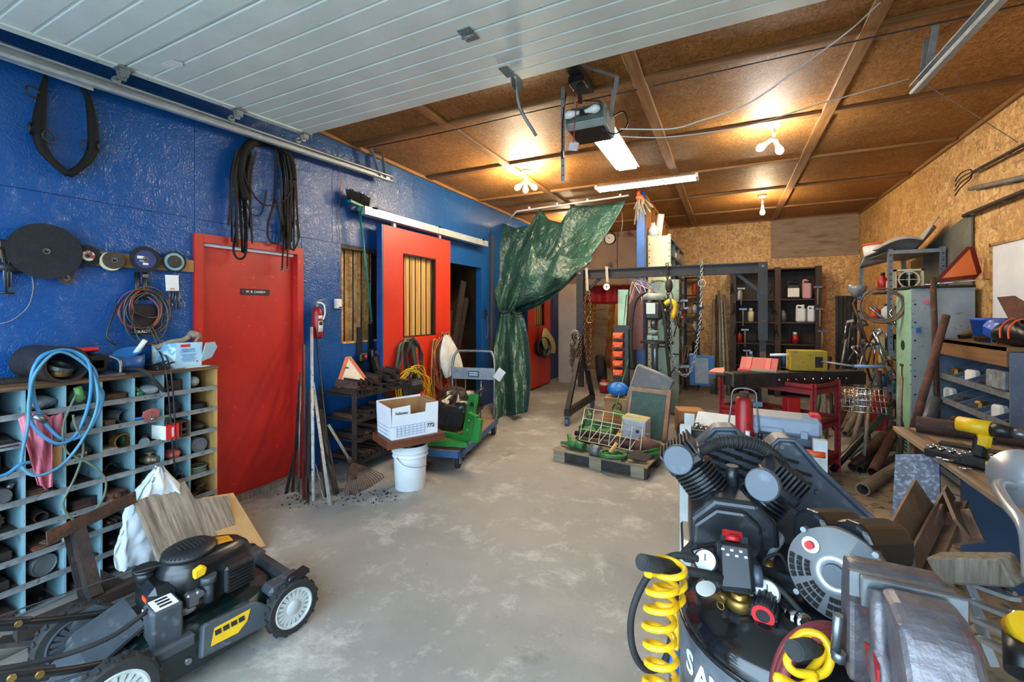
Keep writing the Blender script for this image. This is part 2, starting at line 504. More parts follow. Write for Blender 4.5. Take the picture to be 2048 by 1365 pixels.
# ------------------------------------------------------------------ left wall: blue painted boards
wl=sempty('wall_left','glossy blue painted strand board wall')
G=.0015
def wallpanel(parent,mat,y0,y1,z0,z1,x0,x1,name='panel'):
 return part(parent,name,MB().span((x0,y0+G,z0+G),(x1,y1 -G,z1 -G)),mat)
ys=[YF,.58,1.80,3.02,4.24,5.46,6.68,7.9,YB]
for a,b in zip(ys,ys[1:]):wallpanel(wl,m_blue,a,b,2.165,ZC,XL -.1,XL)
for a,b,z0,z1 in ((YF,.58,0,2.165),(.58,1.80,0,2.165),(1.80,2.68,2.03,2.165),(2.68,3.135,0,2.165),(3.135,3.95,0,1.187),(3.95,4.65,0,2.165),(5.886,6.68,0,2.165),(6.68,7.9,0,2.165),(7.9,YB,0,2.165)):
 wallpanel(wl,m_blue,a,b,z0,z1,XL -.1,XL)
# window opening trim, bars and the board closing it
w1=struct('window_1',MB().span((XL -.1,3.135,2.125),(XL+.004,3.95,2.163)),m_dwoodx,'barred opening in the blue wall closed by a strand board')
part(w1,'board',MB().span((XL -.098,3.137,1.15),(XL -.083,3.62,2.16)),m_osb)
part(w1,'board',MB().span((XL -.22,3.62,1.15),(XL -.2,3.97,2.16)),m_dwood)
part(w1,'sill',MB().span((XL -.14,3.135,1.17),(XL+.004,3.95,1.189)),m_osb_d)
for k in range(6):part(w1,'bar',MB().cyl((XL -.045,3.21+.115*k,1.188),(XL -.045,3.21+.115*k,2.14),.007,6),m_blackmetal)
# stall behind the open doorway
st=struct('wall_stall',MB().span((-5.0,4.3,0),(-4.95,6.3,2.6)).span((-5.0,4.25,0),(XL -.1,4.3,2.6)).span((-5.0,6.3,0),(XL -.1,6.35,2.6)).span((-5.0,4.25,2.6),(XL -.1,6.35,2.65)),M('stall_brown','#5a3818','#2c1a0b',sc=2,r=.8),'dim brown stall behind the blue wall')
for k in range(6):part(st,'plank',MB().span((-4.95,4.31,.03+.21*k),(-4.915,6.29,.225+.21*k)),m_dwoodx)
# door 1: red slab with frame
d1=struct('door_1',MB().span((XL -.075,1.845,.045),(XL -.035,2.63,2.0)),m_red,'flat red door in a red frame')
part(d1,'frame',MB().span((XL -.09,1.79,0),(XL+.022,1.85,2.06)),m_red)
part(d1,'frame',MB().span((XL -.09,2.625,0),(XL+.022,2.685,2.06)),m_red)
part(d1,'frame',MB().span((XL -.09,1.8505,2.0),(XL+.022,2.6245,2.06)),m_red)
part(d1,'threshold',MB().span((XL -.09,1.85,0),(XL+.015,2.625,.042)),m_weather)
part(d1,'weather_strip',MB().span((XL -.034,1.85,1.978),(XL -.015,2.61,1.998)),m_whitepl,'white strip along the top of the door')
pq=part(d1,'name_plate',MB().span((XL -.034,2.155,1.63),(XL -.028,2.395,1.678)),m_black,'black name plate')
text(d1,'W. B. CASSIDY',.026,(XL -.027,2.275,1.654),(0,1,0),(0,0,1),m_letterw)
for y in (2.168,2.382):part(d1,'screw',MB().cyl((XL -.028,y,1.654),(XL -.026,y,1.654),.004,8),m_steel)
# ------------------------------------------------------------------ right and back walls
wr=sempty('wall_right','bare strand board wall')
yr=[YF,1.0,2.22,3.44,4.66,5.88,7.1,8.32,YB]
for a,b in zip(yr,yr[1:]):
 wallpanel(wr,m_osb,a,b,0,3.2,XR,XR+.1)
wb=sempty('wall_back','strand board back wall of the right bay')
for x0,x1,z0,z1 in ((-1.15,0.0,0,3.2),(.0,.72,0,3.2),(.72,2.05,0,3.2)):
 part(wb,'panel',MB().span((x0+G,YB,z0),(x1 -G,YB+.1,z1)),m_osb)
part(wb,'plywood_patch',MB().span((.73,YB -.02,2.47),(2.03,YB,3.17)),m_ply,'grey weathered plywood sheet')
hd=struct('wall_header',MB().span((XL,YB,2.07),(-1.15,YB+.1,ZC)),m_plybrown,'brown plywood wall above the wide opening at the back')
# partition between the bays: column, studs, sheathing
pt=sempty('wall_partition','open stud partition running from the blue column to the back wall')
part(pt,'sheathing',MB().span((-1.17,6.5,0),(-1.155,YB,ZC)),m_plybrown)
for k in range(7):part(pt,'stud',MB().span((-1.155,6.55+.45*k,0),(-1.065,6.59+.45*k,ZC -.04)),m_stud)
part(pt,'top_plate',MB().span((-1.155,6.5,ZC -.04),(-1.065,YB,ZC)),m_stud)
cm=struct('trim_1',MB().span((-1.165,6.38,0),(-1.05,6.49,ZC),.004),m_blue2,'blue painted wooden column at the end of the partition')
# front wall around the garage doorway (behind the camera)
struct('wall_front',MB().span((XL -.1,YF -.12,0),(-3.2,YF,ZC)).span((1.06,YF -.12,0),(XR+.1,YF,ZC)).span((-3.2,YF -.12,2.55),(1.06,YF,ZC)),m_osb,'front wall around the garage doorway')
struct('wall_light_seal',MB().span((XR+.1,YF -.12,-.1),(XR+.15,YB+.15,3.3)).span((-1.2,YB+.1,0),(XR+.15,YB+.15,3.3)).span((XL -.16,YF -.12,2.2),(XL -.1,YB+.15,3.3)).span((XL -.3,YF -.12,0),(XL -.24,4.25,2.2)).span((XL -.3,6.35,0),(XL -.24,YB+.1,2.2)).span((XL -.3,YF -.12,2.16),(XL -.1,4.25,2.2)).span((XL -.16,YB+.1,2.7),(-1.2,YB+.15,3.3)).span((XL -.3,YF -.12,ZC+.03),(XR+.15,YB+.15,ZC+.1)),m_dwood,'added outer shell that keeps sky light out of the wall seams')  # unseen shell added behind the panels to block sky light at the gaps
# ------------------------------------------------------------------ ceiling boards and battens
ce=sempty('ceiling','brown strand board ceiling with wooden battens')
xs=[XL -.1,-2.28,-.58,.76,XR+.1]
yy=[YF,.85,2.05,3.27,4.5,5.77,7.0,8.28,YB+.1]
for a,b in zip(xs,xs[1:]):
 for c,d in zip(yy,yy[1:]):
  part(ce,'panel',MB().span((a+G,c+G,ZC),(b -G,d -G,ZC+.03)),m_ceil)
for x in xs[1:-1]:part(ce,'batten',MB().span((x -.045,YF,ZC -.03),(x+.045,YB,ZC),.003),m_batten)
for y in yy[1:-1]:
 for a,b in zip(xs,xs[1:]):part(ce,'batten',MB().span((max(a,XL) +.046,y -.04,ZC -.028),(min(b,XR) -.046,y+.04,ZC),.003),m_battenx)
for x in (XL,XR -.03):
 struct('trim_%d' % (2 if x<0 else 3),MB().span((x,YF,ZC -.035),(x+.03,YB,ZC)),m_batten,'pale wooden strip where wall meets ceiling')
struct('trim_4',MB().span((-1.1,YB -.02,ZC -.03),(XR,YB,ZC)),m_battenx,'wooden strip along the top of the back wall')
# ------------------------------------------------------------------ room beyond the back opening
bw=sempty('wall_beyond','dim brown boarded room seen through the back opening')
part(bw,'panel',MB().span((-5.2,13.6,0),(.5,13.7,2.7)),m_osb_d)
part(bw,'panel',MB().span((-5.2,YB+.1,0),(-5.1,13.6,2.7)),m_osb_d)
part(bw,'panel',MB().span((.4,YB+.1,0),(.5,13.6,2.7)),m_osb_d)
part(bw,'panel',MB().span((-5.2,YB+.1,2.7),(.5,13.7,2.75)),m_ceil)
part(bw,'panel',MB().span((-5.1,YB+.1,0),(XL -.1,YB+.14,2.7)),m_osb_d)
for k in range(9):
 part(bw,'board',MB().span((-3.4+.31*k,13.5 -.02*(k % 3),0),(-3.15+.31*k,13.55,1.9+.12*((k*7) % 4))),(m_osb_d,m_dwood,m_ply,m_stud)[k % 4])
# white covered window in the right wall
w2=struct('window_2',MB().span((XR -.006,3.9,1.35),(XR+.002,5.2,2.06)),M('white_sheeting','#dfe2e2','#cfd3d4',sc=3,r=.5,b=.1,bs=8),'white sheeted window in the right wall')
for a,b in (((XR -.02,5.19,1.33),(XR+.001,5.215,2.08)),((XR -.02,3.88,2.055),(XR+.001,5.215,2.075))):
 part(w2,'window_frame',MB().span(a,b),m_osb_d)
# ------------------------------------------------------------------ lamps
def bulb_mat(name,col,s):
 mt=bpy.data.materials.new(name); mt.use_nodes=True
 nt=mt.node_tree; nt.nodes.remove(nt.nodes['Principled BSDF'])
 e=nt.nodes.new('ShaderNodeEmission'); e.inputs[0].default_value=(*col,1); e.inputs[1].default_value=s
 nt.links.new(e.outputs[0],nt.nodes['Material Output'].inputs[0])
 return mt
def bulb_shape(c,r=.03,ax=(0,0,-1)):
 return MB().lathe([(.013,0),(.014,.018),(r*.7,.045),(r,.075),(r*.85,.098),(r*.45,.112),(0.0005,.116)],c,ax,12)
m_bw=bulb_mat('bulb_glow_warm',(1.0,.78,.50),900)
m_bc=bulb_mat('bulb_glow_cool',(1.0,.93,.82),460)
m_tube=bulb_mat('tube_glow',(1.0,.88,.68),130)
m_porc=M('porcelain','#e6e4de',r=.3)
def ceiling_bulbs(loc,label,arms,mat):
 t=thing('ceiling_lamp',label,'lamp',loc)
 x,y,z=loc
 part(t,'base',MB().lathe([(.055,0),(.05,-.03),(.022,-.045)],loc,(0,0,1),16),m_porc)
 part(t,'stem',MB().cyl((x,y,z -.04),(x,y,z -.14),.014,10),m_porc)
 for a in arms:
  a=V(a).normalized()
  part(t,'socket',MB().cyl(V(loc) +V((0,0,-.13)),V(loc) +V((0,0,-.13)) +a*.05,.018,10),m_porc)
  part(t,'bulb',bulb_shape(V(loc) +V((0,0,-.13)) +a*.048,.033,a),mat)
 return t
ceiling_bulbs((-2.18,4.79,ZC -.001),'cluster of three glowing warm bulbs on the ceiling near the blue wall',((-.8,-.2,-.6),(.7,.5,-.6),(.1,-.3,-1)),m_bw)
ceiling_bulbs((.38,4.6,ZC -.001),'pair of bright white bulbs on the right bay ceiling near the garage',((-.9,.1,-.55),(.35,0,-1)),m_bc)
ceiling_bulbs((.46,7.36,ZC -.001),'single warm bulb on the ceiling close to the back wall',((0,0,-1),),m_bw)
ceiling_bulbs((-2.6,7.6,ZC -.001),'added unseen bulb behind the green tarp that brightens the back of the left bay',((0,0,-1),),m_bw)  # added bulb, out of view, to brighten the back header and clock
ceiling_bulbs((-2.3,11.2,2.699),'added unseen bulb that lights the room beyond the back opening',((0,0,-1),),m_bw)  # unseen bulb put in so the far room is lit
def tube_light(c,along,L,label):
 """shop light: steel tray with two fluorescent tubes"""
 c=V(c); a=V(along).normalized(); s=V((0,0,1)).cross(a)
 t=thing('fluorescent_light',label,'lamp',c)
 def fr(u,w,z):return c+a*u+s*w+V((0,0,z))
 mb=MB(); mb.prism([(-.13,-.04),(-.05,0),(.05,0),(.13,-.04),(.128,-.045),(.05,-.006),(-.05,-.006),(-.128,-.045)],L,c,s,(0,0,1))
 part(t,'reflector',mb,m_porc)
 for w in (-.055,.055):
  part(t,'tube',MB().cyl(fr(-L/2+.03,w,-.045),fr(L/2 -.03,w,-.045),.016,10),m_tube)
 for u in (-L/2+.015,L/2 -.015):part(t,'end_cap',MB().beam(fr(u -.012,0,-.035),fr(u+.012,0,-.035),.2,.05),m_porc)
 return t
tube_light((-1.02,4.45,ZC -.03),(0,1,0),1.22,'glowing shop light running away from the garage door opener')
tube_light((-.95,5.77,ZC -.03),(1,0,0),1.26,'glowing shop light running crosswise above the blue column')
# ------------------------------------------------------------------ overhead garage door
DZ=lambda y:2.856+.055*y
gd=thing('garage_door','white ribbed sectional garage door rolled up overhead','garage door',(-1.075,1.0,DZ(1.0)))
secs=[-.55,.05,.65,1.28,1.95,2.557]
XD0,XD1=-3.2,1.05
for a,b in zip(secs,secs[1:]):
 n=5; w=(b -a -.006) /n; prof=[]
 for k in range(n):
  y0=a+.003+k*w
  prof += [(y0,0),(y0+.006,-.005),(y0+w -.014,-.005),(y0+w -.008,-.002),(y0+w -.004,-.002)]
 prof.append((b -.003,0))
 top=[(b -.003,.042),(a+.003,.042)]
 poly=[(y,DZ(y) +z) for y,z in prof+top]
 mb=MB(); N=len(poly)
 vs=[(XD0,y,z) for y,z in poly] +[(XD1,y,z) for y,z in poly]
 fs=[tuple(range(N)),tuple(reversed(range(N,2*N)))] +[((i+1) % N,i,N+i,N+(i+1) % N) for i in range(N)]
 mb.add(vs,fs)
 sc=part(gd,'section',mb,m_white)
 for x in (XD0+.028,XD1 -.028):
  part(sc,'end_stile',MB().beam((x,a+.004,DZ(a) -.008),(x,b -.004,DZ(b) -.008),.056,.012,(0,0,1)),m_white)
  for y in (a+.12,b -.12):part(sc,'rivet',MB().cyl((x,y,DZ(y) -.012),(x,y,DZ(y) -.018),.006,6),m_galvd)
part(gd,'torn_sticker',MB().prism([(-.06,-.03),(.05,-.035),(.065,.01),(.03,.035),(-.045,.025),(-.07,.0)],.0015,(-2.86,1.385,DZ(1.385) -.012),(1,.1,0),(-.1,1,.055)),m_paper,'torn white paper scrap')
def hinge(x,y,lab):
 z=DZ(y) -.01
 mb=MB().box((x,y -.03,z -.003),(.075,.045,.005)).box((x,y+.03,z -.003),(.075,.045,.005))
 mb.cyl((x -.037,y,z -.012),(x+.037,y,z -.012),.009,8)
 for dx in (-.022,.022):
  for dy in (-.035,.035):mb.cyl((x+dx,y+dy,z -.004),(x+dx,y+dy,z -.011),.006,6)
 part(gd,'hinge',mb,m_galvd)
for x in (-1.22,.35):hinge(x,1.95,'')
hinge(-1.22,1.28,'')
for i,y in enumerate((1.28,1.95,2.50)):
 z=DZ(y) -.012
 mb=MB().box((XD0+.035,y,z -.004),(.08,.08,.006)).prism([(-.03,0),(.035,0),(.02,-.06),(-.018,-.06)],.005,(XD0+.012,y,z),(0,1,0),(0,0,1))
 mb.prism([(-.03,0),(.03,0),(.015,-.05),(-.02,-.05)],.005,(XD0+.05,y,z),(0,1,0),(0,0,1))
 for dx in (.02,.05):mb.cyl((XD0+dx,y+.02,z -.004),(XD0+dx,y+.02,z -.012),.006,6)
 hg=part(gd,'roller_bracket',mb,m_galvd)
 part(hg,'axle',MB().cyl((XD0+.06,y,z -.043),(XD0 -.07,y,z -.043),.006,8),m_steel)
 part(hg,'roller',MB().cyl((XD0 -.065,y,z -.043),(XD0 -.045,y,z -.043),.022,14),m_galvd)
# lift-arm bracket and curved arm at the middle of the top section
ab=part(gd,'arm_bracket',MB().box((-1.22,2.40,DZ(2.4) -.012),(.06,.12,.006)).box((-1.22,2.50,DZ(2.5) -.045),(.006,.09,.07)).box((-1.185,2.50,DZ(2.5) -.045),(.006,.09,.07)),m_galvd)
pts=[(-1.2,2.5,2.955),(-1.205,2.52,2.86),(-1.19,2.56,2.78),(-1.135,2.66,2.66)]
part(ab,'curved_arm',MB().tube(smooth(pts,4),.011,4),m_galvd)
# horizontal tracks with perforated hangers
TZ=lambda y:2.785+.042*y
def track(x,sg,label):
 t=thing('door_track',label,'door track',(x,1.7,TZ(1.7)))
 prof=[(-.03,.026),(-.03,-.026),(-.022,-.034),(.012,-.034),(.02,-.026),(.02,-.018),(.016,-.018),(.016,-.026),(.01,-.03),(-.02,-.03),(-.026,-.024),(-.026,.022),(-.02,.028),(.01,.028),(.016,.022),(.02,.018),(.02,.026),(.012,.034),(-.022,.034)]
 N=len(prof); y0,y1=-.35,3.69
 vs=[(x+sg*a,y0,TZ(y0) +b) for a,b in prof] +[(x+sg*a,y1,TZ(y1) +b) for a,b in prof]
 fs=[(i,(i+1) % N,N+(i+1) % N,N+i) for i in range(N)]
 part(t,'rail',MB().add(vs,fs+[tuple(range(N)),tuple(range(N,2*N))]),m_galv)
 part(t,'backing_angle',MB().span((x -sg*.032 -.002,-.3,2.785),(x -sg*.032+.002,1.2,2.875)),m_galv)
 def perf(p,q,w=.034):
  mb=MB(); p,q=V(p),V(q); d=(q -p).normalized()
  mb.beam(p,q,w,.003,(1,0,0));
  s=V((1,0,0)).cross(d).normalized()
  mb.beam(p+s*w/2+V((sg*.015,0,0)),q+s*w/2+V((sg*.015,0,0)),.003,w,(1,0,0))
  h=part(t,'hanger',mb,m_galvd)
  L=(q -p).length; n=int(L/.045)
  hb=MB()
  for k in range(n):
   c=p+d*(k+.5) *L/n
   hb.cyl(c -V((.0028,0,0)),c+V((.0028,0,0)),.0065,6)
  part(h,'holes',hb,m_dark,kind='stuff')
 e=V((x -sg*.035,3.6,TZ(3.6)))
 perf(e+V((0,-.05,-.02)),V((x -sg*.035,3.42,ZC)))
 perf(e+V((0,.03,-.02)),V((x -sg*.05,3.60,ZC)))
 return t
track(-3.29,1,'galvanised garage door track running along the blue wall')
track(1.08,-1,'galvanised garage door track hanging over the right bay')
# ------------------------------------------------------------------ opener
op=thing('garage_door_opener','grey garage door opener with two bare bulbs hanging from the ceiling','door opener',(-.84,2.9,2.69))
m_opg=M('opener_grey','#8f9692','#7c837f',r=.5)
m_lens=M('dusty_lens','#54645a','#3f4c44',sc=20,r=.35)
mb=MB()
x0,x1=-.985,-.69
poly=[(2.75,2.845),(2.75,2.735),(2.79,2.70),(3.03,2.685),(3.06,2.72),(3.06,2.83),(3.03,2.85)]
vs=[(x0,y,z) for y,z in poly] +[(x1,y,z) for y,z in poly]; N=len(poly)
part(op,'housing',MB().add(vs,[tuple(range(N)),tuple(reversed(range(N,2*N)))] +[((i+1) % N,i,N+i,N+(i+1) % N) for i in range(N)]),m_opg,bev=.006)
part(op,'underside_panel',MB().add([(x0+.02,2.79,2.697),(x1 -.02,2.79,2.697),(x1 -.02,3.03,2.682),(x0+.02,3.03,2.682)],[(0,1,2,3)]),m_black,sol=.003)
part(op,'light_panel',MB().span((x0+.012,2.742,2.742),(x1 -.012,2.752,2.842)),m_lens)
part(op,'socket_block',MB().span((-.865,2.70,2.775),(-.825,2.745,2.805)),m_black)
m_bulboff=M('unlit_bulb','#dfe3e0',r=.2)
for sg in (-1,1):
 part(op,'bulb',bulb_shape((-.845+sg*.016,2.712,2.79),.032,(sg,-.05,.03*sg)),m_bulboff,'unlit white bulb')
part(op,'rail',MB().span((-.885,1.2,2.985),(-.80,2.86,3.0)).span((-.885,1.2,3.0),(-.875,2.86,3.03)).span((-.81,1.2,3.0),(-.80,2.86,3.03)),m_blackmetal)
part(op,'chain',MB().tube([(-.86,1.3,3.02),(-.86,2.85,3.02)],.008,5).tube([(-.825,1.3,3.02),(-.825,2.85,3.02)],.008,5),m_grease)
part(op,'trolley',MB().span((-.9,2.56,2.93),(-.79,2.68,2.985),.006).beam((-.84,2.6,2.95),(-.86,2.72,2.86),.03,.02),m_blackmetal)
for x,p,q in ((-.98,(2.95,2.84),(2.95,ZC -.14)),(-.69,(2.95,2.84),(2.95,ZC -.14))):
 h=part(op,'hanger',MB().beam((x,p[0],p[1] -.05),(x,q[0],q[1]),.03,.003,(1,0,0)),m_galvd)
part(op,'hanger',MB().beam((-.69,2.9,2.8),(-.60,2.74,3.0),.03,.003).beam((-.60,2.74,3.0),(-.84,2.5,3.03),.03,.003),m_galvd)
strap=part(op,'emergency_strap',MB().span((-1.003,2.70,2.31),(-.975,2.703,3.0)).span((-1.003,2.70,2.31),(-1.0,2.725,3.0)),m_galvd,'long perforated steel strap')
hb=MB()
for k in range(9):hb.cyl((-.987,2.699,2.35+.07*k),(-.987,2.7045,2.35+.07*k),.006,6)
part(strap,'holes',hb,m_dark,kind='stuff')
part(op,'release_rope',MB().tube([(-.86,2.68,2.88),(-.875,2.66,2.8),(-.89,2.655,2.6),(-.892,2.655,2.56)],.004,5),m_letterr,'red pull rope')
part(op,'rope_tag',MB().box((-.893,2.655,2.53),(.07,.012,.06),rotm(0,12,5),.004),M('pink_tag','#cfa3a0','#b9d0cf',sc=30,r=.6),'small pink and white tag')
part(op,'power_cord',MB().tube(smooth([(-.70,3.0,2.84),(-.60,2.95,2.84),(-.57,2.92,2.72),(-.66,2.88,2.66),(-.75,2.82,2.72),(-.72,2.8,2.86),(-.85,2.78,2.9)],5),.006,5),m_black)
part(op,'loose_cord',MB().tube(smooth([(-.97,2.72,2.95),(-.985,2.69,2.75),(-.985,2.68,2.52)],4),.005,5).beam((-.985,2.68,2.52),(-.983,2.68,2.47),.022,.018),m_black)
op.location=V(op.location) +V((-.09,.32,.14))
# ------------------------------------------------------------------ cables along the ceiling
def cable(label,pts,r,mat,n=8,cat='cable',name='ceiling_cable'):
 return one(name,label,cat,MB().tube(smooth(pts,n),r,5),mat)
m_cablew=M('white_cable','#d8d6cc','#c3c0b4',sc=9,r=.6)
cable('white cable sagging from the door track towards the opener',[at(1765,0,Y=3.0),at(1700,60,Y=3.0),at(1620,120,Y=3.0),at(1500,205,Y=3.0),at(1400,242,Y=3.0),at(1340,258,Y=3.0),at(1240,258,Y=3.02)],.005,m_cablew)
cable('taut white cable running from the opener to the end of the right door track',[at(1240,273,Y=3.05),at(1340,274,Y=3.1),at(1500,250,Y=3.3),at(1650,205,Y=3.5),at(1818,158,Y=3.7)],.004,m_cablew)
cable('thin grey wire strung from the right door track to the right wall',[at(1845,165,Y=3.7),at(1950,230,Y=4.4),at(2036,285,X=2.03)],.003,m_galvd)
cable('dark wire stapled along the ceiling batten left of the opener',[(-3.3,3.34,3.165),(-2.3,3.34,3.155),(-1.4,3.335,3.16),(-.6,3.33,3.15)],.005,m_black)
cable('dark wire stapled along the ceiling batten of the right bay',[(-.5,3.33,3.15),(.4,3.34,3.16),(1.2,3.335,3.155),(2.0,3.34,3.16)],.005,M('purple_grey_wire','#3a333d',r=.6))
# conduit pipe carrying the tarp
pv=thing('tarp_rail','white plastic pipe carrying the green tarp below the ceiling','pipe',(-2.3,6.5,3.15))
part(pv,'pipe',MB().tube([(-3.42,6.72,3.03),(-3.15,6.55,3.16),(-1.28,6.40,3.17)],.014,8),m_whitepl)
for x in (-2.9,-2.4,-1.9,-1.4):
 part(pv,'clip',MB().box((x,6.53 -(x+3.15) *.08,3.18),(.03,.03,.04)),m_whitepl)
# ------------------------------------------------------------------ rags and orange cap on top of the column
c=thing('hanging_bundle','bundle of tangled twine and orange tape at the top of the blue column','bundle',(-1.1,6.36,2.9))
mb=MB()
for k in range(16):
 a=rnd.uniform(-.12,.16); b=rnd.uniform(.15,.5)
 mb.tube(smooth([(-1.1+rnd.uniform(-.03,.03),6.34,3.12),(-1.1+a*.5,6.31+rnd.uniform(-.03,.02),3.12 -b*.45),(-1.08+a,6.31+rnd.uniform(-.04,.02),3.12 -b)],4),.005 if k % 2 else .009,5)
part(c,'twine',mb,M('dark_twine','#4a4538','#6e6450',sc=30,r=.9))
mb=MB().sphere((-1.11,6.30,3.10),.045,(1.2,.8,.8)).tube(smooth([(-1.1,6.29,3.1),(-1.05,6.28,3.04),(-1.07,6.28,2.98)],4),.015,6).cyl((-1.12,6.31,3.12),(-1.125,6.31,3.19),.02,8,.03)
part(c,'tape',mb,m_orange)
# ------------------------------------------------------------------ things hung on the blue wall
m_leather=M('old_leather','#0c0a08','#17120d',sc=14,r=.75,b=.3,bs=40,spec=.25)
def wl_at(px,py,off=0.02):return at(px,py,X=XL+off)
# horse hames
hm=thing('horse_hames','pair of black horse hames hooked up on the blue wall','horse hames',wl_at(135,352))
lh=[wl_at(*p,.045) for p in ((92,150),(86,185),(80,225),(77,262),(84,295),(104,322),(137,350))]
rh=[wl_at(*p,.05) for p in ((163,175),(177,200),(184,240),(187,285),(180,312),(162,333),(137,350))]
for q in (lh,rh):
 sp=smooth(q,5); n=len(sp)
 part(hm,'hame',MB().tube(sp,[.008+.02*math.sin(min(1,i/n*1.25) *math.pi*.8) for i in range(n)],8),m_leather)
for px,py,r,ax in ((66,184,.03,(1,.3,0)),(97,273,.033,(1,.5,0)),(176,293,.034,(1,.3,0)),(60,257,.03,(.4,1,0)),(198,293,.028,(.4,1,0))):
 part(hm,'ring',MB().torus(wl_at(px,py,.06),r,.005,ax,16,6),m_blackmetal)
for p in (wl_at(92,148,0),wl_at(162,174,0)):part(hm,'nail',MB().cyl(p,p+V((.06,0,.01)),.004,6),m_steel)
# harness bundle
hb=thing('harness_bundle','bundle of black leather harness straps hanging above the red door','harness',wl_at(525,300))
arch=[wl_at(*p,.07) for p in ((492,400),(481,350),(486,305),(505,283),(530,280),(560,292),(581,320),(586,360))]
part(hb,'collar',MB().tube(smooth(arch,5),.03,8),m_leather)
part(hb,'collar',MB().tube(smooth([p+V((-.03,.015,-.02)) for p in arch[1:-1]],5),.022,8),m_leather)
def strap(pts,w=.018,th=.004,name='strap'):
 sp=smooth([wl_at(a,b,o) for a,b,o in pts],5)
 mb=MB()
 for p,q in zip(sp,sp[1:]):mb.beam(p,q+(q -p) *.08,w,th,(1,.2,0))
 return part(hb,name,mb,m_leather)
r2=random.Random(3)
for k in range(13):
 x=463+k*3.2+r2.uniform(-2,2); e=r2.uniform(-8,10); d=r2.uniform(.02,.09)
 strap([(x+10,300+r2.uniform(-8,12),d),(x,350,d+.01),(x+e*.4,410,d),(x+e,455+r2.uniform(-25,60),d)],.014+.006*(k % 2))
for k in range(12):
 x=563+k*2.6+r2.uniform(-2,2); e=r2.uniform(-8,8); d=r2.uniform(.02,.09)
 strap([(x -8,305+k,d),(x,360,d+.01),(x+e*.4,420,d),(x+e,460+r2.uniform(-15,45),d)],.014+.006*(k % 2))
strap([(552,290,.06),(551,330,.075),(548,400,.07),(536,450,.06),(538,480,.06),(556,486,.06),(563,455,.06),(551,400,.07)],.018)
strap([(484,310,.08),(492,360,.1),(520,405,.1),(548,410,.1),(575,395,.1),(588,360,.08),(590,330,.07)],.012)
strap([(490,390,.08),(500,425,.09),(520,430,.09),(530,405,.09),(533,380,.08)],.01)
strap([(475,450,.06),(467,500,.07),(478,518,.07),(492,505,.07),(492,440,.06)],.018)
strap([(570,440,.06),(566,500,.06),(564,540,.05)],.016); strap([(578,430,.06),(576,490,.06),(574,537,.05)],.014)
strap([(592,440,.06),(596,480,.06),(586,500,.06),(578,480,.06),(590,430,.06)],.014)
for px,py in ((564,540),(574,537),(590,330),(470,390),(466,365)):part(hb,'buckle',MB().torus(wl_at(px,py,.055),.012,.003,(1,0,0),8,5),m_steel)
# wooden strip with grinding discs
sb=one('wall_strip','bare wooden strip screwed to the blue wall behind the grinding discs','wood strip',MB().span((XL,.45,1.775),(XL+.025,1.785,1.86),.002),WOOD('strip_pine','#a8783f','#85592b',axis=1,sc=3))
m_abra=M('black_abrasive','#17171a','#212124',sc=60,r=.95,b=.4,bs=160)
m_abrb=M('brown_abrasive','#4a3c31','#38302a',sc=60,r=.95,b=.4,bs=160)
def disc(px,py,r,label,mat=m_abra,off=.04,th=.006,name='grinding_disc',label_mat=None,lr=.0,hole=.011,back=None):
 c=wl_at(px,py,off)
 t=thing(name,label,'disc',c,'grinding discs on the wooden strip')
 part(t,'wheel',MB().lathe([(hole,0),(r,0),(r,th),(hole,th),(hole,0)],c,(1,0,0),40,smooth=False),mat)
 if label_mat:part(t,'paper_label',MB().lathe([(hole+.004,0),(lr,0),(lr,.001),(hole+.004,.001),(hole+.004,0)],c+V((th,0,0)),(1,0,0),32,smooth=False),label_mat)
 part(t,'hub',MB().lathe([(hole*.9,-.002),(hole*1.5,-.002),(hole*1.5,th+.003),(hole*.9,th+.003),(hole*.9,-.002)],c,(1,0,0),14,smooth=False),m_steel)
 part(t,'nail',MB().cyl(V((XL,c.y,c.z)),c+V((.03,0,.004)),.003,6),m_steel)
 return t,c
m_lbl_blue=M('label_blue','#26356f','#1f2c60',sc=20,r=.6)
m_lbl_teal=M('label_teal','#5e8c96','#7da6a8',sc=12,r=.6)
m_lbl_red=M('label_red','#a8352c','#d9d2ca',sc=15,r=.6,lo=.48,hi=.52)
disc(92,503,.152,'large plain black cutting disc, biggest of the discs on the blue wall',off=.07)
t,c=disc(176,512,.062,'small black cutting disc half hidden behind the large black disc',off=.035,label_mat=m_lbl_red,lr=.03)
disc(132,556,.036,'small brown sanding wheel hanging below the large black disc',m_abrb,off=.03)
t,c=disc(226,521,.052,'brown cup grinding wheel on a cream rim between two larger discs',m_abrb,off=.05,th=.018)
part(t,'cream_rim',MB().lathe([(.03,0),(.058,0),(.056,.014),(.03,.014),(.03,0)],c+V((-.016,-.004,-.006)),(1,0,0),32,smooth=False),M('cream_plastic','#d8d0a4',r=.5))
t,c=disc(290,519,.084,'black cutting disc with a blue and red paper label',off=.06,label_mat=m_lbl_blue,lr=.058)
part(t,'label_patch',MB().box(c+V((.0078,-.025,.01)),(.0008,.04,.018)),m_lbl_red)
part(t,'barcode',MB().box(c+V((.0078,.0,-.03)),(.0008,.03,.014)),m_paper)
text(t,'A36',.016,c+V((.0078,-.02,-.012)),(0,1,0),(0,0,1),m_letterw)
t,c=disc(348,524,.072,'black disc with teal label nearest to the red door',off=.04,label_mat=m_lbl_teal,lr=.06)
part(t,'backing_pad',MB().lathe([(.008,0),(.043,0),(.035,.014),(.008,.016)],c+V((.007,0,.0)),(1,0,0),28),m_abrb)
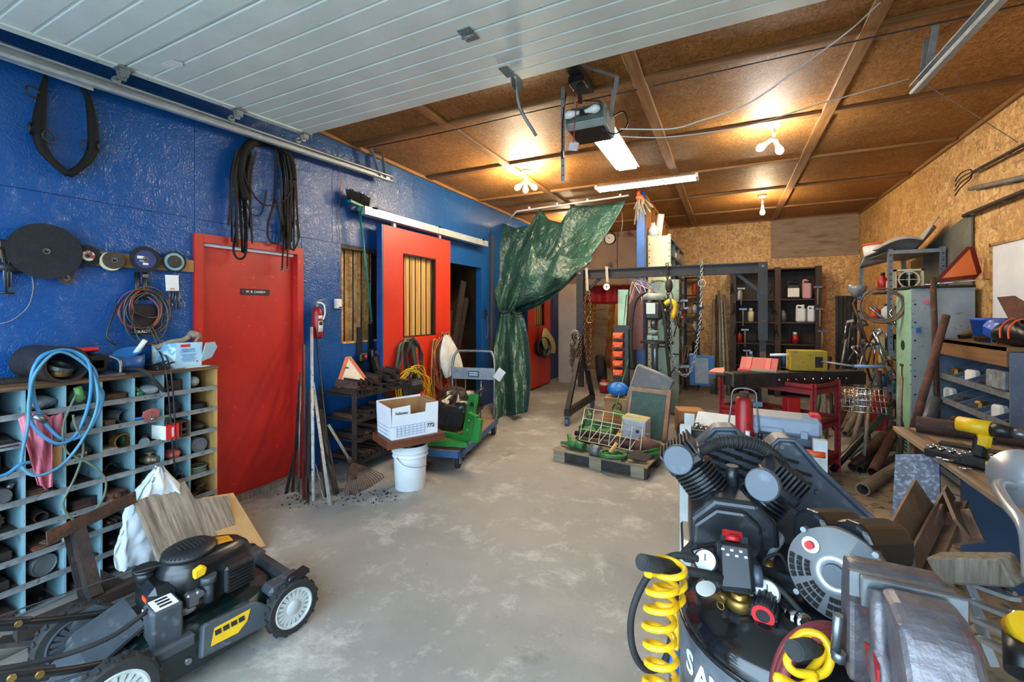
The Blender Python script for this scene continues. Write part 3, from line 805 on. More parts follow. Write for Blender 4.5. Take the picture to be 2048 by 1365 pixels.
# white tag with key bundle
tg=thing('tool_tag','white paper tag with a small bunch of bits hanging under the discs','tag',wl_at(344,620))
part(tg,'paper',MB().add([wl_at(330,550,.06),wl_at(357,551,.06),wl_at(358,582,.055),wl_at(332,582,.055)],[(0,1,2,3)]),m_paper,sol=.001)
part(tg,'print',MB().box(wl_at(345,578,.062),(.001,.025,.005)),m_letterr)
for k in range(7):
 a=wl_at(341+k*2.6,583,.04+.004*(k % 3)); b=wl_at(340+k*3+rnd.uniform(-3,3),603+rnd.uniform(-4,18),.045)
 part(tg,'bit',MB().cyl(a,b,.0035,5),(m_steel,m_black)[k % 2])
# belt / pouch and cable bundle
cb=thing('wire_bundle','tangled bundle of thin wires looped over a black pouch on the blue wall','wire bundle',wl_at(285,690))
pp=part(cb,'pouch',MB().prism([(-.06,.1),(.06,.1),(.075,-.06),(.05,-.1),(-.05,-.1),(-.075,-.06)],.03,wl_at(287,640,.03),(0,1,0),(0,0,1)),m_black,'black pouch',bev=.008)
text(pp,'GRADY',.026,wl_at(285,664,.047),(0,1,.05),(0,0,1),m_paper)
for w in (274,290):
 part(cb,'webbing',MB().tube([wl_at(w,545,.03),wl_at(w -1,575,.035),wl_at(w+2,600,.04)],.014,5),m_black)
part(cb,'buckle',MB().box(wl_at(290,552,.05),(.012,.03,.02)),m_steel)
m_w=[M('wire_grey','#4c4a45',r=.5),M('wire_red','#8c3a28',r=.5),M('wire_dark','#1d1b1a',r=.5),M('wire_copper','#7d5238',r=.4,m=.3)]
r3=random.Random(5)
for k in range(14):
 cx,cy=288+r3.uniform(-12,14),632+r3.uniform(-14,10); rx=r3.uniform(28,48); ry=r3.uniform(34,56)
 if k % 5==1:cx,cy,rx,ry=302,610,38,26
 ph=r3.uniform(0,6)
 pts=[wl_at(cx+rx*math.cos(a*.52+ph),cy+ry*math.sin(a*.52+ph),.05+.03*math.sin(a+ph) *.6) for a in range(12)]
 part(cb,'wire',MB().tube(smooth(pts,3,True),.003 if k % 3 else .0045,5,closed=True),m_w[k % 4])
for k in range(2):
 part(cb,'long_cord',MB().tube(smooth([wl_at(296+6*k,650,.08),wl_at(318+8*k,700,.13),at(330+10*k,735,X=-3.08),at(338+9*k,800,X=-3.06),at(343+8*k,870,X=-3.06),at(350+5*k,940 -40*k,X=-3.06)],6),.005,6),m_black,'black cord hanging down in front of the pigeonholes')
part(cb,'loop',MB().tube(smooth([wl_at(238,600,.03),wl_at(222,640,.04),wl_at(214,675,.05),wl_at(232,690,.06)],5),.006,6),m_black)
# clamps and lines at the far left
cl=thing('clamp_bundle','bundle of small tools and strings at the left end of the wooden strip','tool bundle',wl_at(12,600))
for k in range(5):
 a=wl_at(3+5*k,492,.04+.01*(k % 2)); b=wl_at(10+3*k,575+10*(k % 3),.05)
 part(cl,'rod',MB().cyl(a,b,.004,6),(m_steel,m_black)[k % 2])
part(cl,'head',MB().box(wl_at(12,490,.05),(.05,.07,.05),None,.01),m_blackmetal)
part(cl,'cross_handle',MB().cyl(wl_at(0,585,.05),wl_at(28,587,.05),.006,8),m_black)
part(cl,'string',MB().tube(smooth([wl_at(64,552,.03),wl_at(66,580,.03),wl_at(55,615,.03),wl_at(25,640,.03),wl_at(0,648,.03)],5),.002,4),m_rope)
part(cl,'pouch',MB().sphere(wl_at(22,535,.03),.05,(.6,1.4,.7)),m_black)
# hanging wire down the wall
cable('two thin brown wires running down the blue wall to the thermostat',[wl_at(677,300,.01),wl_at(681,380,.012),wl_at(676,440,.012),wl_at(680,487,.012),wl_at(681,560,.012),wl_at(676,605,.02)],.003,m_w[3],name='wall_wire')
th=thing('thermostat','small white thermostat box beside the barred opening','thermostat',wl_at(676,608))
part(th,'case',MB().box(wl_at(676,608,.015),(.03,.085,.095),None,.008),m_whitepl)
for k in range(4):part(th,'vent_slot',MB().box(wl_at(672,603+3*k,.031),(.002,.03,.004)),m_galvd)
part(th,'badge',MB().box(wl_at(681,615,.031),(.002,.03,.012)),m_letter)
# fire extinguisher
fe=thing('fire_extinguisher','red fire extinguisher with white label hanging beside the red door','fire extinguisher',wl_at(635,677,.06))
c=wl_at(635,677,.07); k=c.z
hgt=wl_at(635,614,.07).z -k
part(fe,'cylinder',MB().lathe([(.0,0),(.038,0),(.045,.012),(.045,hgt -.05),(.036,hgt -.018),(.016,hgt)],c,(0,0,1),24),m_toolred)
part(fe,'collar',MB().cyl(c+V((0,0,hgt -.005)),c+V((0,0,hgt+.03)),.017,12),m_galvd)
part(fe,'valve',MB().box(c+V((0,.01,hgt+.04)),(.025,.06,.025),None,.004).beam(c+V((0,.0,hgt+.055)),c+V((0,.09,hgt+.075)),.018,.006).beam(c+V((0,.0,hgt+.045)),c+V((0,.085,hgt+.02)),.018,.006),m_galvd)
part(fe,'hose',MB().tube(smooth([c+V((.01,-.01,hgt+.04)),c+V((.045,.03,hgt+.02)),c+V((.05,.04,hgt -.06)),c+V((.048,.02,hgt -.12))],5),.008,6),m_whitepl)
lb=part(fe,'paper_label',MB().lathe([(.0458,.06),(.0458,.16)],c,(0,0,1),8,sweep=R(70),u0=V((.85,-.5,0))),m_paper,sol=.0005)
part(fe,'label_emblem',MB().lathe([(.0464,.12),(.0464,.155)],c,(0,0,1),6,sweep=R(45),u0=V((.9,-.35,0))),m_letter,sol=.0005)
part(fe,'band',MB().lathe([(.0458,hgt -.11),(.0458,hgt -.08)],c,(0,0,1),10,sweep=R(80),u0=V((.85,-.5,0))),m_paper,sol=.0005)
# broom, head up
br=thing('broom','teal handled broom hung upside down over the barred opening','broom',at(738,650,X=XL+.1))
m_teal=M('teal_plastic','#16796c','#116357',sc=6,r=.45)
p0,p1=at(719,416,X=XL+.11),at(743,636,X=XL+.07)
part(br,'handle',MB().cyl(p0,p1,.011,10),m_teal)
part(br,'grip_end',MB().cyl(p1,at(744,649,X=XL+.07),.012,10),m_black)
h=p0+V((0,0,.01))
part(br,'head_block',MB().prism([(-.13,.0),(.1,.0),(.11,.02),(-.14,.025)],.05,h,(0,1,-.12),(0,0,1)).lathe([(.02,-.05),(.03,0)],h,(0,0,1),10),m_teal)
mb=MB()
for i in range(22):
 for j in range(4):
  u=-.13+.235*i/21; w=-.018+.012*j
  b=h+V((w,u,.02 -u*.12)); e=b+V((w*.6,u*.15+rnd.uniform(-.006,.006),.11+rnd.uniform(-.006,.012)))
  mb.tube([b,e],[.006,.0045],4)
part(br,'bristles',mb,M('black_bristle','#15130f','#282219',sc=40,r=.9),kind='stuff')
part(br,'hook',MB().span((XL+.001,h.y -.015,h.z -.05),(XL+.1,h.y+.015,h.z -.03)),m_blackmetal)
# sliding door 2 with its rail
XF=-3.28
def barred_door(name,y0,y1,ztop,wy0,wy1,wz0,wz1,label,nbar,mat_board):
 t=struct(name,MB().span((XF -.07,y0,.04),(XF,wy0,ztop)).span((XF -.07,wy1,.04),(XF,y1,ztop)).span((XF -.07,wy0,wz1),(XF,wy1,ztop)).span((XF -.07,wy0,.04),(XF,wy1,wz0)),m_red2,label)
 part(t,'edge_trim',MB().span((XF -.072,y0 -.022,.04),(XF -.002,y0,ztop)),m_blue2)
 n=5; w=(wy1 -wy0) /n
 for k in range(n):part(t,'board',MB().span((XF -.088,wy0+k*w+.002 -.02*(k==0),wz0 -.03),(XF -.074,wy0+(k+1) *w -.002+.02*(k==n -1),wz1+.03)),mat_board)
 for k in range(nbar):
  y=wy0+(wy1 -wy0) *(k+.5) /nbar
  part(t,'bar',MB().cyl((XF -.035,y,wz0),(XF -.035,y,wz1),.007,6),m_blackmetal)
 part(t,'frame',MB().span((XF -.06,wy0,wz1 -.014),(XF -.012,wy1,wz1)).span((XF -.06,wy0,wz0),(XF -.012,wy1,wz0+.012)).span((XF -.06,wy1 -.012,wz0),(XF -.012,wy1,wz1)),m_blackmetal)
 return t
m_pine=WOOD('pine_board','#cfa865','#b98b48',axis=2,sc=2.2,r=.6)
barred_door('door_2',3.55,4.80,2.42,3.864,4.484,1.196,2.15,'red sliding stall door with a barred window',6,m_pine)
barred_door('door_3',7.3,8.42,2.42,7.62,8.12,1.2,2.1,'far red sliding stall door behind the green tarp',5,m_pine)
rl=thing('door_rail','galvanised box rail carrying the red sliding stall door','rail',(XF -.03,4.54,2.47))
part(rl,'channel',MB().span((XF -.08,3.28,2.475),(XF+.01,5.8,2.56),.003),m_galv)
for y in (3.42,4.55,5.65):
 part(rl,'bracket',MB().span((XL,y -.03,2.5),(XF -.08,y+.03,2.59)).span((XF -.085,y -.03,2.55),(XF+.014,y+.03,2.57)).span((XF+.008,y -.03,2.49),(XF+.014,y+.03,2.57)),m_galv)
for y in (3.75,4.60):
 part(rl,'trolley_strap',MB().span((XF -.05,y -.02,2.38),(XF -.02,y+.02,2.48)),m_galvd)
# hooks and pole on the wall right of the doorway
one('wall_pole','dark brown wooden pole leaning on the blue wall beside the tarp','pole',MB().beam((XL+.05,6.12,.6),(XL+.04,6.16,2.72),.045,.03,ch=.003).beam((XL+.04,6.16,2.72),(XL+.02,6.16,2.8),.012,.012),m_dwood)
wk=thing('wall_hook','black hook with looped wire on the blue wall beside the dark doorway','hook',(XL,6.0,1.25))
part(wk,'plate',MB().span((XL,5.96,1.38),(XL+.02,6.03,1.52),.004),m_blackmetal)
part(wk,'wire_loop',MB().tube(smooth([(XL+.03,6.0,1.42),(XL+.03,6.04,1.2),(XL+.03,5.98,1.05),(XL+.03,5.94,1.15)],5),.004,5),m_steel)
# dark boards leaning inside the stall doorway
for k,(y,top,w) in enumerate(((5.55,1.95,.12),(5.72,1.7,.09),(5.4,1.5,.1))):
 one('leaning_plank','dark plank leaning inside the stall doorway, %s' % ('tallest','narrowest','shortest')[k],'plank',MB().beam((-3.72 -.05*k,y -.3,.0),(-3.62 -.05*k,y+.1,top),w,.03,(1,0,0)),m_rustd,'planks in the stall doorway')
# ------------------------------------------------------------------ pigeonhole cabinet along the blue wall
def slab(pts,th):
 """flat board through measured 3D corner points, with real thickness"""
 pts=[V(p) for p in pts]; n=len(pts)
 nrm=V((0,0,0)); c=sum(pts,V((0,0,0))) /n
 for i in range(n):nrm += (pts[i] -c).cross(pts[(i+1) % n] -c)
 nrm.normalize()
 pts=[p -nrm*(p -c).dot(nrm) for p in pts]
 vs=pts+[p -nrm*th for p in pts]
 return MB().add(vs,[tuple(range(n)),tuple(reversed(range(n,2*n)))] +[((i+1) % n,i,n+i,n+(i+1) % n) for i in range(n)])
CXF=-3.10; NC,NR=8,8; CW,RH=.1475,.1405; CY1=1.745; CZ=1.13
m_cub=M('pale_blue_board','#7b9fa8','#6a8f99',sc=4,r=.7,c3='#4b6a74',sc3=15,lo3=.62,hi3=.7)
m_shelf=M('grimy_shelf','#4a4038','#332b25',sc=7,r=.85)
m_lip=M('aluminium_lip','#a4a8a9','#868b8d',sc=20,r=.42,m=.6,c3='#6e6f6d',sc3=30,lo3=.6,hi3=.7)
m_topw=WOOD('cabinet_top_wood','#8a6338','#50371f',axis=1,sc=3,dirt='#2b2018')
cu=thing('pigeonhole_cabinet','pale blue pigeonhole cabinet with aluminium shelf lips against the blue wall','cabinet',((CXF+XL) /2,CY1 -NC*CW/2,0))
CY0=CY1 -NC*CW
part(cu,'back_panel',MB().span((XL+.002,CY0,0),(XL+.012,CY1,CZ -.02)),m_shelf)
part(cu,'top',MB().span((XL+.002,CY0 -.02,CZ -.02),(CXF+.012,CY1+.022,CZ),.002),m_topw)
part(cu,'side_panel',MB().span((XL+.002,CY1,0),(CXF,CY1+.02,CZ -.02)),WOOD('side_pine','#b98f55','#8f6935',axis=2,sc=3))
part(cu,'side_panel',MB().span((XL+.002,CY0 -.02,0),(CXF,CY0,CZ -.02)),m_cub)
for k in range(1,NC):
 y=CY1 -CW*k
 part(cu,'divider',MB().span((XL+.012,y -.005,0),(CXF -.003,y+.005,CZ -.02)),m_cub)
for k in range(1,NR+1):
 z=CZ -.02 -RH*k+.012
 sh=part(cu,'shelf',MB().span((XL+.012,CY0,z -.008),(CXF -.004,CY1,z)),m_shelf)
 lp=part(cu,'lip',MB().span((CXF -.003,CY0 -.01,z -.012),(CXF+.002,CY1+.015,z+.016)).span((CXF -.003,CY0 -.01,z+.013),(CXF+.006,CY1+.015,z+.017)),m_lip)
 for c in range(4):part(lp,'screw',MB().cyl((CXF+.001,CY1 -.08 -.31*c,z+.002),(CXF+.004,CY1 -.08 -.31*c,z+.002),.003,6),m_dark)
ORD=['first','second','third','fourth','fifth','sixth','seventh','eighth']
def hole(row,col):  # rows from the top, columns counted from the red door end; returns front-bottom centre
 return V((CXF -.012,CY1 -CW*(col+.5),CZ -.02 -RH*(row+1) +.0125))
def where(row,col):return 'in pigeonhole %s from red door, %s row down' % (ORD[col],ORD[row])
def put(kind,row,col,name,what,mb,mat,dx=-.1,dy=0,rz=0,cat=None,**kw):
 h=hole(row,col)
 return one(name,what+' '+where(row,col),cat or name.replace('_',' '),mb,mat,loc=h+V((dx,dy,0)),rz=R(rz),group='junk in the pigeonholes',**kw)
def k_pipe(r,L):return MB(False).pipe((-L/2,0,r),(L/2,0,r),r,r*.18,14)
def k_block(a,b,c,ch=.004):return MB(False).box((0,0,c/2),(a,b,c),None,ch)
def k_coil(r,n,t):
 mb=MB(False)
 for k in range(n):mb.torus((0,.004*(k % 2),t*(1+1.7*k)),r -.002*(k % 3),t,(0,0,1),18,6)
 return mb
def k_bottle(r,h):return MB(False).lathe([(.0,0),(r,0),(r,h*.6),(r*.45,h*.8),(r*.45,h),(.0,h)],n=14)
def k_plates(a,b,n,t):
 mb=MB(False)
 for k in range(n):mb.box((rnd.uniform(-.02,.02),rnd.uniform(-.008,.008),t*(k+.5) +.0005*k),(a,b,t),rotm(0,0,rnd.uniform(-9,9)),.001)
 return mb
def k_bracket(a,h,w,t=.008):return MB(False).box((0,0,t/2),(a,w,t)).box((-a/2+t/2,0,h/2),(t,w,h)).cyl((a*.2,0,t),(a*.2,0,t+.012),.012,6)
def k_rods(n,r,L):
 mb=MB(False)
 for k in range(n):
  y=-.045+.09*(k % 5) /4; z=r+(k // 5) *r*1.9
  mb.cyl((-L/2+rnd.uniform(-.02,.02),y+rnd.uniform(-.004,.004),z),(L/2+rnd.uniform(-.02,.02),y+rnd.uniform(-.012,.012),z+rnd.uniform(0,.006)),r,8)
 return mb
def k_lump(a,b,c,seed,n=12):
 q=random.Random(seed); ph=[q.uniform(0,6) for _ in range(6)]
 mb=MB(False)
 def f(u,v):
  th=v*math.pi; ph1=u*2*math.pi
  rr=1+.18*math.sin(3*ph1+ph[0]) *math.sin(th) +.12*math.sin(5*ph1+3*th+ph[1])
  return V((a*rr*math.sin(th) *math.cos(ph1),b*rr*math.sin(th) *math.sin(ph1),c*(1 -math.cos(th)) *(.9+.1*rr)))
 return mb.surf(f,n,7,closed_u=True)
def k_gear(r,t,n=12):
 pts=[]
 for k in range(n*2):
  a=math.pi*k/n; rr=r if k % 2 else r*.82
  pts.append((rr*math.cos(a),rr*math.sin(a)))
 return MB(False).prism(pts,t,(0,0,r),(0,1,0),(0,0,1)).cyl((-t,0,r),(t,0,r),r*.35,10)
m_greycan=M('grey_can','#6d7374','#565c5e',sc=9,r=.5,m=.3)
m_bagp=M('clear_bag','#8b8f90','#5d6163',sc=14,r=.25,b=.6,bs=25)
m_leathb=M('brown_leather','#54381f','#3a2614',sc=9,r=.75)
m_hosegreen=M('green_hose','#5d6b57','#4c5947',sc=15,r=.6)
m_glass=M('old_bulb_glass','#9aa09c','#7f8683',sc=6,r=.12)
# chosen contents that can be told apart in the photograph
put(0,0,0,'old_light_bulb','grey glass light bulb',MB(False).sphere((0,0,.05),.036).cyl((-.03,.0,.035),(-.075,0,.03),.014,10),m_glass,-.06,-.02,20)
put(0,0,1,'switch_block','rusty red switch block',k_block(.09,.06,.075),m_rustr,-.09,.02,10)
put(0,0,1,'black_tubing','short curl of black tubing',MB(False).tube(smooth([(0,-.05,.01),(.03,0,.03),(0,.03,.04),(-.05,.03,.02)],4),.012,6),m_rubber,-.05,-.04)
put(0,0,2,'plastic_bag','crumpled clear plastic bag',k_lump(.06,.05,.035,2),m_bagp,-.06,.02)
put(0,0,2,'green_bulb','green glass bulb',MB(False).sphere((0,0,.035),.032).cyl((.02,0,.03),(.055,.01,.022),.017,10),M('green_glass','#2f6b46','#508a5e',sc=9,r=.2),-.06,-.045)
put(0,0,3,'leather_scraps','pile of brown leather scraps',k_plates(.13,.1,5,.008),m_leathb,-.09)
put(0,0,4,'green_canister','green metal canister lying on its side',MB(False).cyl((-.1,0,.045),(.06,0,.045),.043,18).cyl((.06,0,.045),(.09,-.01,.045),.018,10),M('canister_green','#2e4a36','#20382a',sc=9,r=.5),-.1)
put(0,0,5,'grey_pouch','shiny grey plastic pouch',k_lump(.1,.062,.04,5),m_bagp,-.11)
put(0,0,6,'broken_stick','broken wooden stick',MB(False).cyl((-.15,.02,.02),(.12,-.05,.03),.018,10),m_leathb,-.1)
put(0,1,0,'cable_rings','stack of black cable rings',k_coil(.052,4,.006),m_rubber,-.07,0)
put(0,1,1,'black_motor','black cylindrical motor',MB(False).cyl((-.1,0,.042),(.05,0,.042),.04,18).cyl((.05,0,.042),(.075,0,.042),.012,8),m_black,-.08)
put(0,1,3,'tin_can','dented tin can on its side',MB(False).pipe((-.08,.02,.04),(.05,.02,.04),.038,.002,18),m_greycan,-.08,.02,15)
put(0,1,3,'wood_offcut','dark wood offcut',k_block(.15,.05,.04),m_leathb,-.08,-.035,6)
put(0,1,4,'grey_pulley','grey pulley',MB(False).lathe([(.01,0),(.045,0),(.034,.015),(.045,.03),(.01,.03),(.01,0)],(0,0,.045),(1,.3,0),18,False),m_greycan,-.04)
put(0,1,6,'dark_plates','stack of dark plates',k_plates(.2,.11,4,.008),m_rustd)
put(0,2,0,'bolt_heap','heap of small bolts',k_lump(.07,.05,.03,8),m_rustd,-.08)
put(0,2,2,'grey_fitting','grey plastic fitting',MB(False).cyl((-.06,.03,.02),(.06,-.02,.02),.018,10).cyl((.06,-.02,.02),(.085,-.03,.02),.026,12),m_greycan,-.06)
put(0,2,3,'brass_ring','brown pipe ring standing on edge',k_pipe(.045,.05),m_brass,-.04,.03,8)
put(0,2,3,'wood_block','flat wooden block',k_block(.12,.075,.025),m_weather,-.05,-.035,-4)
put(0,2,4,'foil_pack','dark crinkled foil pack',k_lump(.09,.05,.03,11),M('dark_foil','#26221f','#4a443e',sc=15,r=.25,m=.4),-.06)
put(0,3,0,'grey_roller','grey cylinder lying end on',MB(False).cyl((-.12,0,.05),(.03,0,.05),.048,20).cyl((.03,0,.05),(.034,0,.05),.03,16),m_greycan,-.05)
put(0,3,1,'red_plastic_piece','crumpled red plastic piece',k_lump(.07,.055,.032,13),M('faded_red','#9c4238','#7d332b',sc=9,r=.5),-.06)
put(0,3,2,'brass_valve','brass valve',MB(False).cyl((-.05,0,.03),(.05,0,.03),.02,10).cyl((0,0,.03),(0,0,.075),.012,8).sphere((0,0,.03),.032).torus((0,0,.075),.022,.005,(0,0,1),12,5),M('dull_brass','#857a63','#6a5f4a',sc=12,r=.45,m=.6),-.05,.03,30)
put(0,3,2,'flat_bar','flat grey bar',k_block(.16,.04,.014),m_steel,-.08,-.04,12)
put(0,3,3,'u_bolt','black u-bolt on a plate',MB(False).box((0,0,.006),(.16,.1,.012)).tube([(.02+.0,.04*math.cos(a),.012+.05*math.sin(a)) for a in [math.pi*k/8 for k in range(9)]],.007,6),m_blackmetal,-.09,0,10)
put(0,3,4,'flat_plate','flat dark plate',k_block(.22,.1,.008),m_rustd,-.12)
put(0,3,6,'carburettor','grey carburettor',MB(False).cyl((-.06,0,.05),(.06,0,.05),.035,14).box((0,.0,.03),(.07,.08,.04),None,.006).cyl((0,.03,.06),(0,.05,.09),.014,8),m_steel,-.05)
put(0,4,0,'green_hose_coil','coil of greenish hose',k_coil(.055,4,.007),m_hosegreen,-.065)
put(0,4,3,'rusty_rods','bundle of rust brown rods',k_rods(9,.012,.2),m_rustr,-.09,0,12)
put(0,4,4,'dark_wedge','dark iron wedge',MB(False).prism([(-.1,0),(.1,0),(.1,.06),(-.1,.03)],.09,(0,0,0),(1,0,0),(0,0,1)),m_rustd,-.11,0,10)
put(0,4,2,'red_linkage','rust red bolted linkage bar',MB(False).box((0,0,.03),(.2,.04,.02),rotm(0,0,12),.004).cyl((.06,.0,.035),(.06,0,.07),.02,10).cyl((-.05,0,.035),(-.05,0,.065),.016,10),M('red_brown_iron','#5a342c','#3f2620',sc=9,r=.7),-.1)
put(0,5,0,'bent_wire_clips','tangle of bent wire clips',MB(False).tube(smooth([(-.05,-.04,.006),(0,.03,.02),(.03,-.02,.05),(.04,.03,.07),(0,.04,.03),(.03,-.05,.01)],4),.006,5),m_rustr,-.05)
put(0,6,5,'steel_tank','round grey float tank',MB(False).cyl((-.12,0,.055),(.04,0,.055),.054,22).torus((.04,0,.055),.05,.005,(1,0,0),20,6),m_greycan,-.07,0,12)
# the rest, generic scrap by kind
gen=[('pipe_stub','rusty pipe stub',lambda:k_pipe(rnd.uniform(.022,.042),rnd.uniform(.14,.22)),m_rustd),('iron_block','dark iron block',lambda:k_block(.14,.08,.045),m_rustd),
 ('iron_plates','stack of rusty plates',lambda:k_plates(.18,.1,4,.008),m_rust),('steel_bracket','bent steel bracket',lambda:k_bracket(.12,.07,.08),m_grease),
 ('rod_bundle','bundle of short iron rods',lambda:k_rods(8,.009,.2),m_rustd),('scrap_lump','greasy lump of scrap',lambda:k_lump(.07,.05,.03,rnd.random()),m_grease),('sprocket','rusty sprocket',lambda:k_gear(.045,.012),m_rust)]
taken={(0,c) for c in range(7)} | {(1,0),(1,1),(1,2),(1,3),(1,4),(1,6),(2,0),(2,1),(2,2),(2,3),(2,4),(3,0),(3,1),(3,2),(3,3),(3,4),(3,6),(4,0),(4,2),(4,3),(4,4),(5,0),(6,5)}
q=0
for rr in range(8):
 for cc in range(7):
  if (rr,cc) in taken or (rr>5 and cc<2):continue
  nm,wh,fn,mt=gen[(rr*3+cc*5+q) % 7]; q += 1
  put(0,rr,cc,nm,wh,fn(),mt,-.1,rnd.uniform(-.01,.01),rnd.uniform(-12,12))
# square tubes and the red carton sticking out
for i in range(2):
 h=hole(2,1)
 c=h+V((0,.028,.004+.05*i))
 mb=MB(False)
 for s2 in ((0,-.0215,.024,.004,.048),(0,.0215,.024,.004,.048)):mb.box((-.1,s2[1],.024),(.26,.004,.048))
 mb.box((-.1,0,.0025),(.26,.04,.004)).box((-.1,0,.0455),(.26,.04,.004))
 one('square_tube','%s of two rusty square tubes beside the red carton' % ('lower','upper')[i],'steel tube',mb,m_rust,'square tubes',loc=c+V((.02,0,0)))
kb=thing('parts_carton','small red and white carton sticking out of the pigeonholes','carton',hole(2,1) +V((.03,-.03,.01)),rz=R(10))
part(kb,'body',MB(False).box((-.04,-.02,.045),(.12,.075,.085)),m_paper)
part(kb,'red_end',MB(False).box((.0225,-.02,.045),(.005,.077,.087)).box((.01,-.02,.0885),(.03,.077,.003)),m_letterr)
tx=text(kb,'KIMPEX',.017,V(kb.location) +V((.026,-.02,.045)),(0,0,1),(0,-1,0),m_letterw,bold=True)
part(kb,'black_strap',MB(False).box((-.02,-.02,.10),(.03,.03,.06),rotm(0,20,0)),m_rubber)
# red pad with key tag lying on the lip of the second row
rp=thing('red_pad','dusty red square pad with a chain stuck on the shelf lip','pad',hole(1,2) +V((.01,0,0)))
part(rp,'pad',MB(False).prism([(-.045,0),(0,-.04),(.045,-.005),(.04,.035),(0,.05),(-.042,.035)],.012,(.02,0,.03),(0,1,0),(.25,0,1)),M('dusty_red','#a8564f','#94463f',sc=12,r=.7),bev=.004)
part(rp,'chain',MB(False).torus((.032,0,.03),.008,.003,(1,0,0),8,5).torus((.032,-.002,.045),.008,.003,(0,1,0),8,5).sphere((.036,0,.015),.012),m_steel)
part(rp,'blue_tag',MB(False).box((.02,-.058,.03),(.006,.035,.014),rotm(0,0,0),.002),m_letterb,'blue tag')
# pink rag hanging over the lips
m_pink=M('pink_rag','#c66f7e','#ad5767',sc=4,r=.95,b=.3,bs=70)
pk=thing('pink_rag','dirty pink rag draped over the pigeonhole lips','rag',at(66,990,X=CXF+.02))
def ragf(u,v):
 px=36+68*u+26*v*(1 -1.5*u) +14*v; py=838+(155 -40*abs(u -.55)) *v -12*math.sin(u*3.1)
 return at(px,py,X=CXF+.02+.018*math.sin(u*11+v*4) *(.4+.6*v) +.05*noise.noise((u*4,v*3,2)) *(.3+v) +.012*noise.noise((u*11,v*8,5)) +.02*math.sin(v*3.1) +.01)
part(pk,'cloth',MB().surf(ragf,26,18),m_pink,sol=.003)
def ragf2(u,v):
 px=50+75*u; py=836+50*v+10*math.sin(u*5)
 return at(px,py,X=CXF -.01+.035*math.sin(v*3.1) +.01*math.sin(u*21+v*5))
part(pk,'upper_fold',MB().surf(ragf2,20,10),m_pink,sol=.003)
one('cardboard_scrap','brown paper bag scrap in the third row beside the pink rag','paper bag',slab([at(88,900,X=CXF+.004),at(124,890,X=CXF+.004),at(122,932,X=CXF+.004),at(104,935,X=CXF+.004)],.003),m_cardboard)
# blue air hose looped over the drum
m_bhose=M('blue_hose','#3a82ad','#2d6c94',sc=9,r=.45)
bh=thing('blue_hose','loops of light blue hose hung over the steel drum','hose',at(130,900,X=-3.03))
def loop(pts,X0=-3.03,n=6,closed=True):return smooth([at(a,b,X=X0+.012*math.sin(i*1.7)) for i,(a,b) in enumerate(pts)],n,closed)
part(bh,'loop',MB().tube(loop([(66,770),(76,720),(110,702),(150,706),(188,740),(195,770),(206,790),(196,830),(170,868),(130,880),(95,852),(72,810)]),.008,7,True),m_bhose)
part(bh,'loop',MB().tube(loop([(60,790),(68,735),(98,706),(140,701),(175,722),(182,770),(174,820),(150,872),(118,888),(85,872),(62,840)],-3.015),.008,7,True),m_bhose)
part(bh,'loop',MB().tube(loop([(58,800),(56,850),(46,900),(44,930),(62,950),(92,948),(130,925),(165,880),(188,835),(196,790),(180,740),(120,704),(72,745)],-3.0),.007,7,True),M('blue_hose_faded','#4b86a0','#3d7188',sc=9,r=.5))
part(bh,'tail',MB().tube(smooth([at(60,925,X=-3.0),at(40,930,X=-2.98),at(15,948,X=-2.97),at(-20,960,X=-2.96)],5),.008,7),m_bhose)
cp=at(80,838,X=-2.99)
part(bh,'coupling',MB().cyl(cp+V((0,-.02,.02)),cp+V((0,.02,-.02)),.013,10),m_steel)
gh=thing('green_hose','thin grey-green hose dangling in long loops in front of the pigeonholes','hose',at(150,1010,X=-3.02))
part(gh,'loop',MB().tube(smooth([at(a,b,X=-3.02) for a,b in ((152,790),(140,815),(128,845),(126,875),(134,905),(168,922),(196,940),(212,965),(205,1000),(180,1030),(160,1042),(140,1035),(126,1010),(135,985),(150,955),(164,915),(165,885),(150,850),(146,830))],4),.0055,6),m_hosegreen)
part(gh,'nozzle',MB().cyl(at(155,775,X=-3.05),at(163,800,X=-3.05),.018,10),M('nozzle_green','#4d7a3e',r=.5))
# ------------------------------------------------------------------ things on top of the cabinet
dr=thing('steel_drum','short wide rusty steel pipe lying on the cabinet','steel pipe',(-3.2,1.0,CZ))
part(dr,'shell',MB().lathe([(.078,0),(.092,0),(.092,.36),(.078,.36),(.078,0)],(-3.40,.975,CZ+.092),(1,.06,0),40,False),m_grease)
one('grey_ring','grey steel ring resting inside the wide pipe','ring',MB().lathe([(.045,0),(.066,0),(.066,.02),(.045,.02),(.045,0)],(-3.12,.985,CZ+.075),(.35,.3,1),30,False),m_steel)
one('brass_ring','brass bearing ring under the grey ring inside the wide pipe','ring',MB().lathe([(.035,0),(.054,0),(.054,.024),(.035,.024),(.035,0)],(-3.12,.987,CZ+.04),(.2,.12,1),28,False),m_brass)
sa=thing('belt_sander','black hand sander with red trim behind the steel pipe','power tool',(-3.28,1.19,CZ))
part(sa,'body',MB().box((-3.28,1.17,CZ+.06),(.2,.09,.1),None,.02),m_black)
part(sa,'motor',MB().cyl((-3.30,1.18,CZ+.085),(-3.18,1.18,CZ+.085),.04,16),m_black)
part(sa,'red_cover',MB().box((-3.33,1.14,CZ+.135),(.16,.11,.025),rotm(0,-12,8),.006),m_letterr)
part(sa,'handle',MB().tube(smooth([(-3.18,1.22,CZ+.11),(-3.14,1.25,CZ+.08),(-3.13,1.25,CZ+.01)],5),.009,7),m_steel)
part(sa,'base_plate',MB().span((-3.36,1.13,CZ),(-3.12,1.27,CZ+.012)),m_steel)
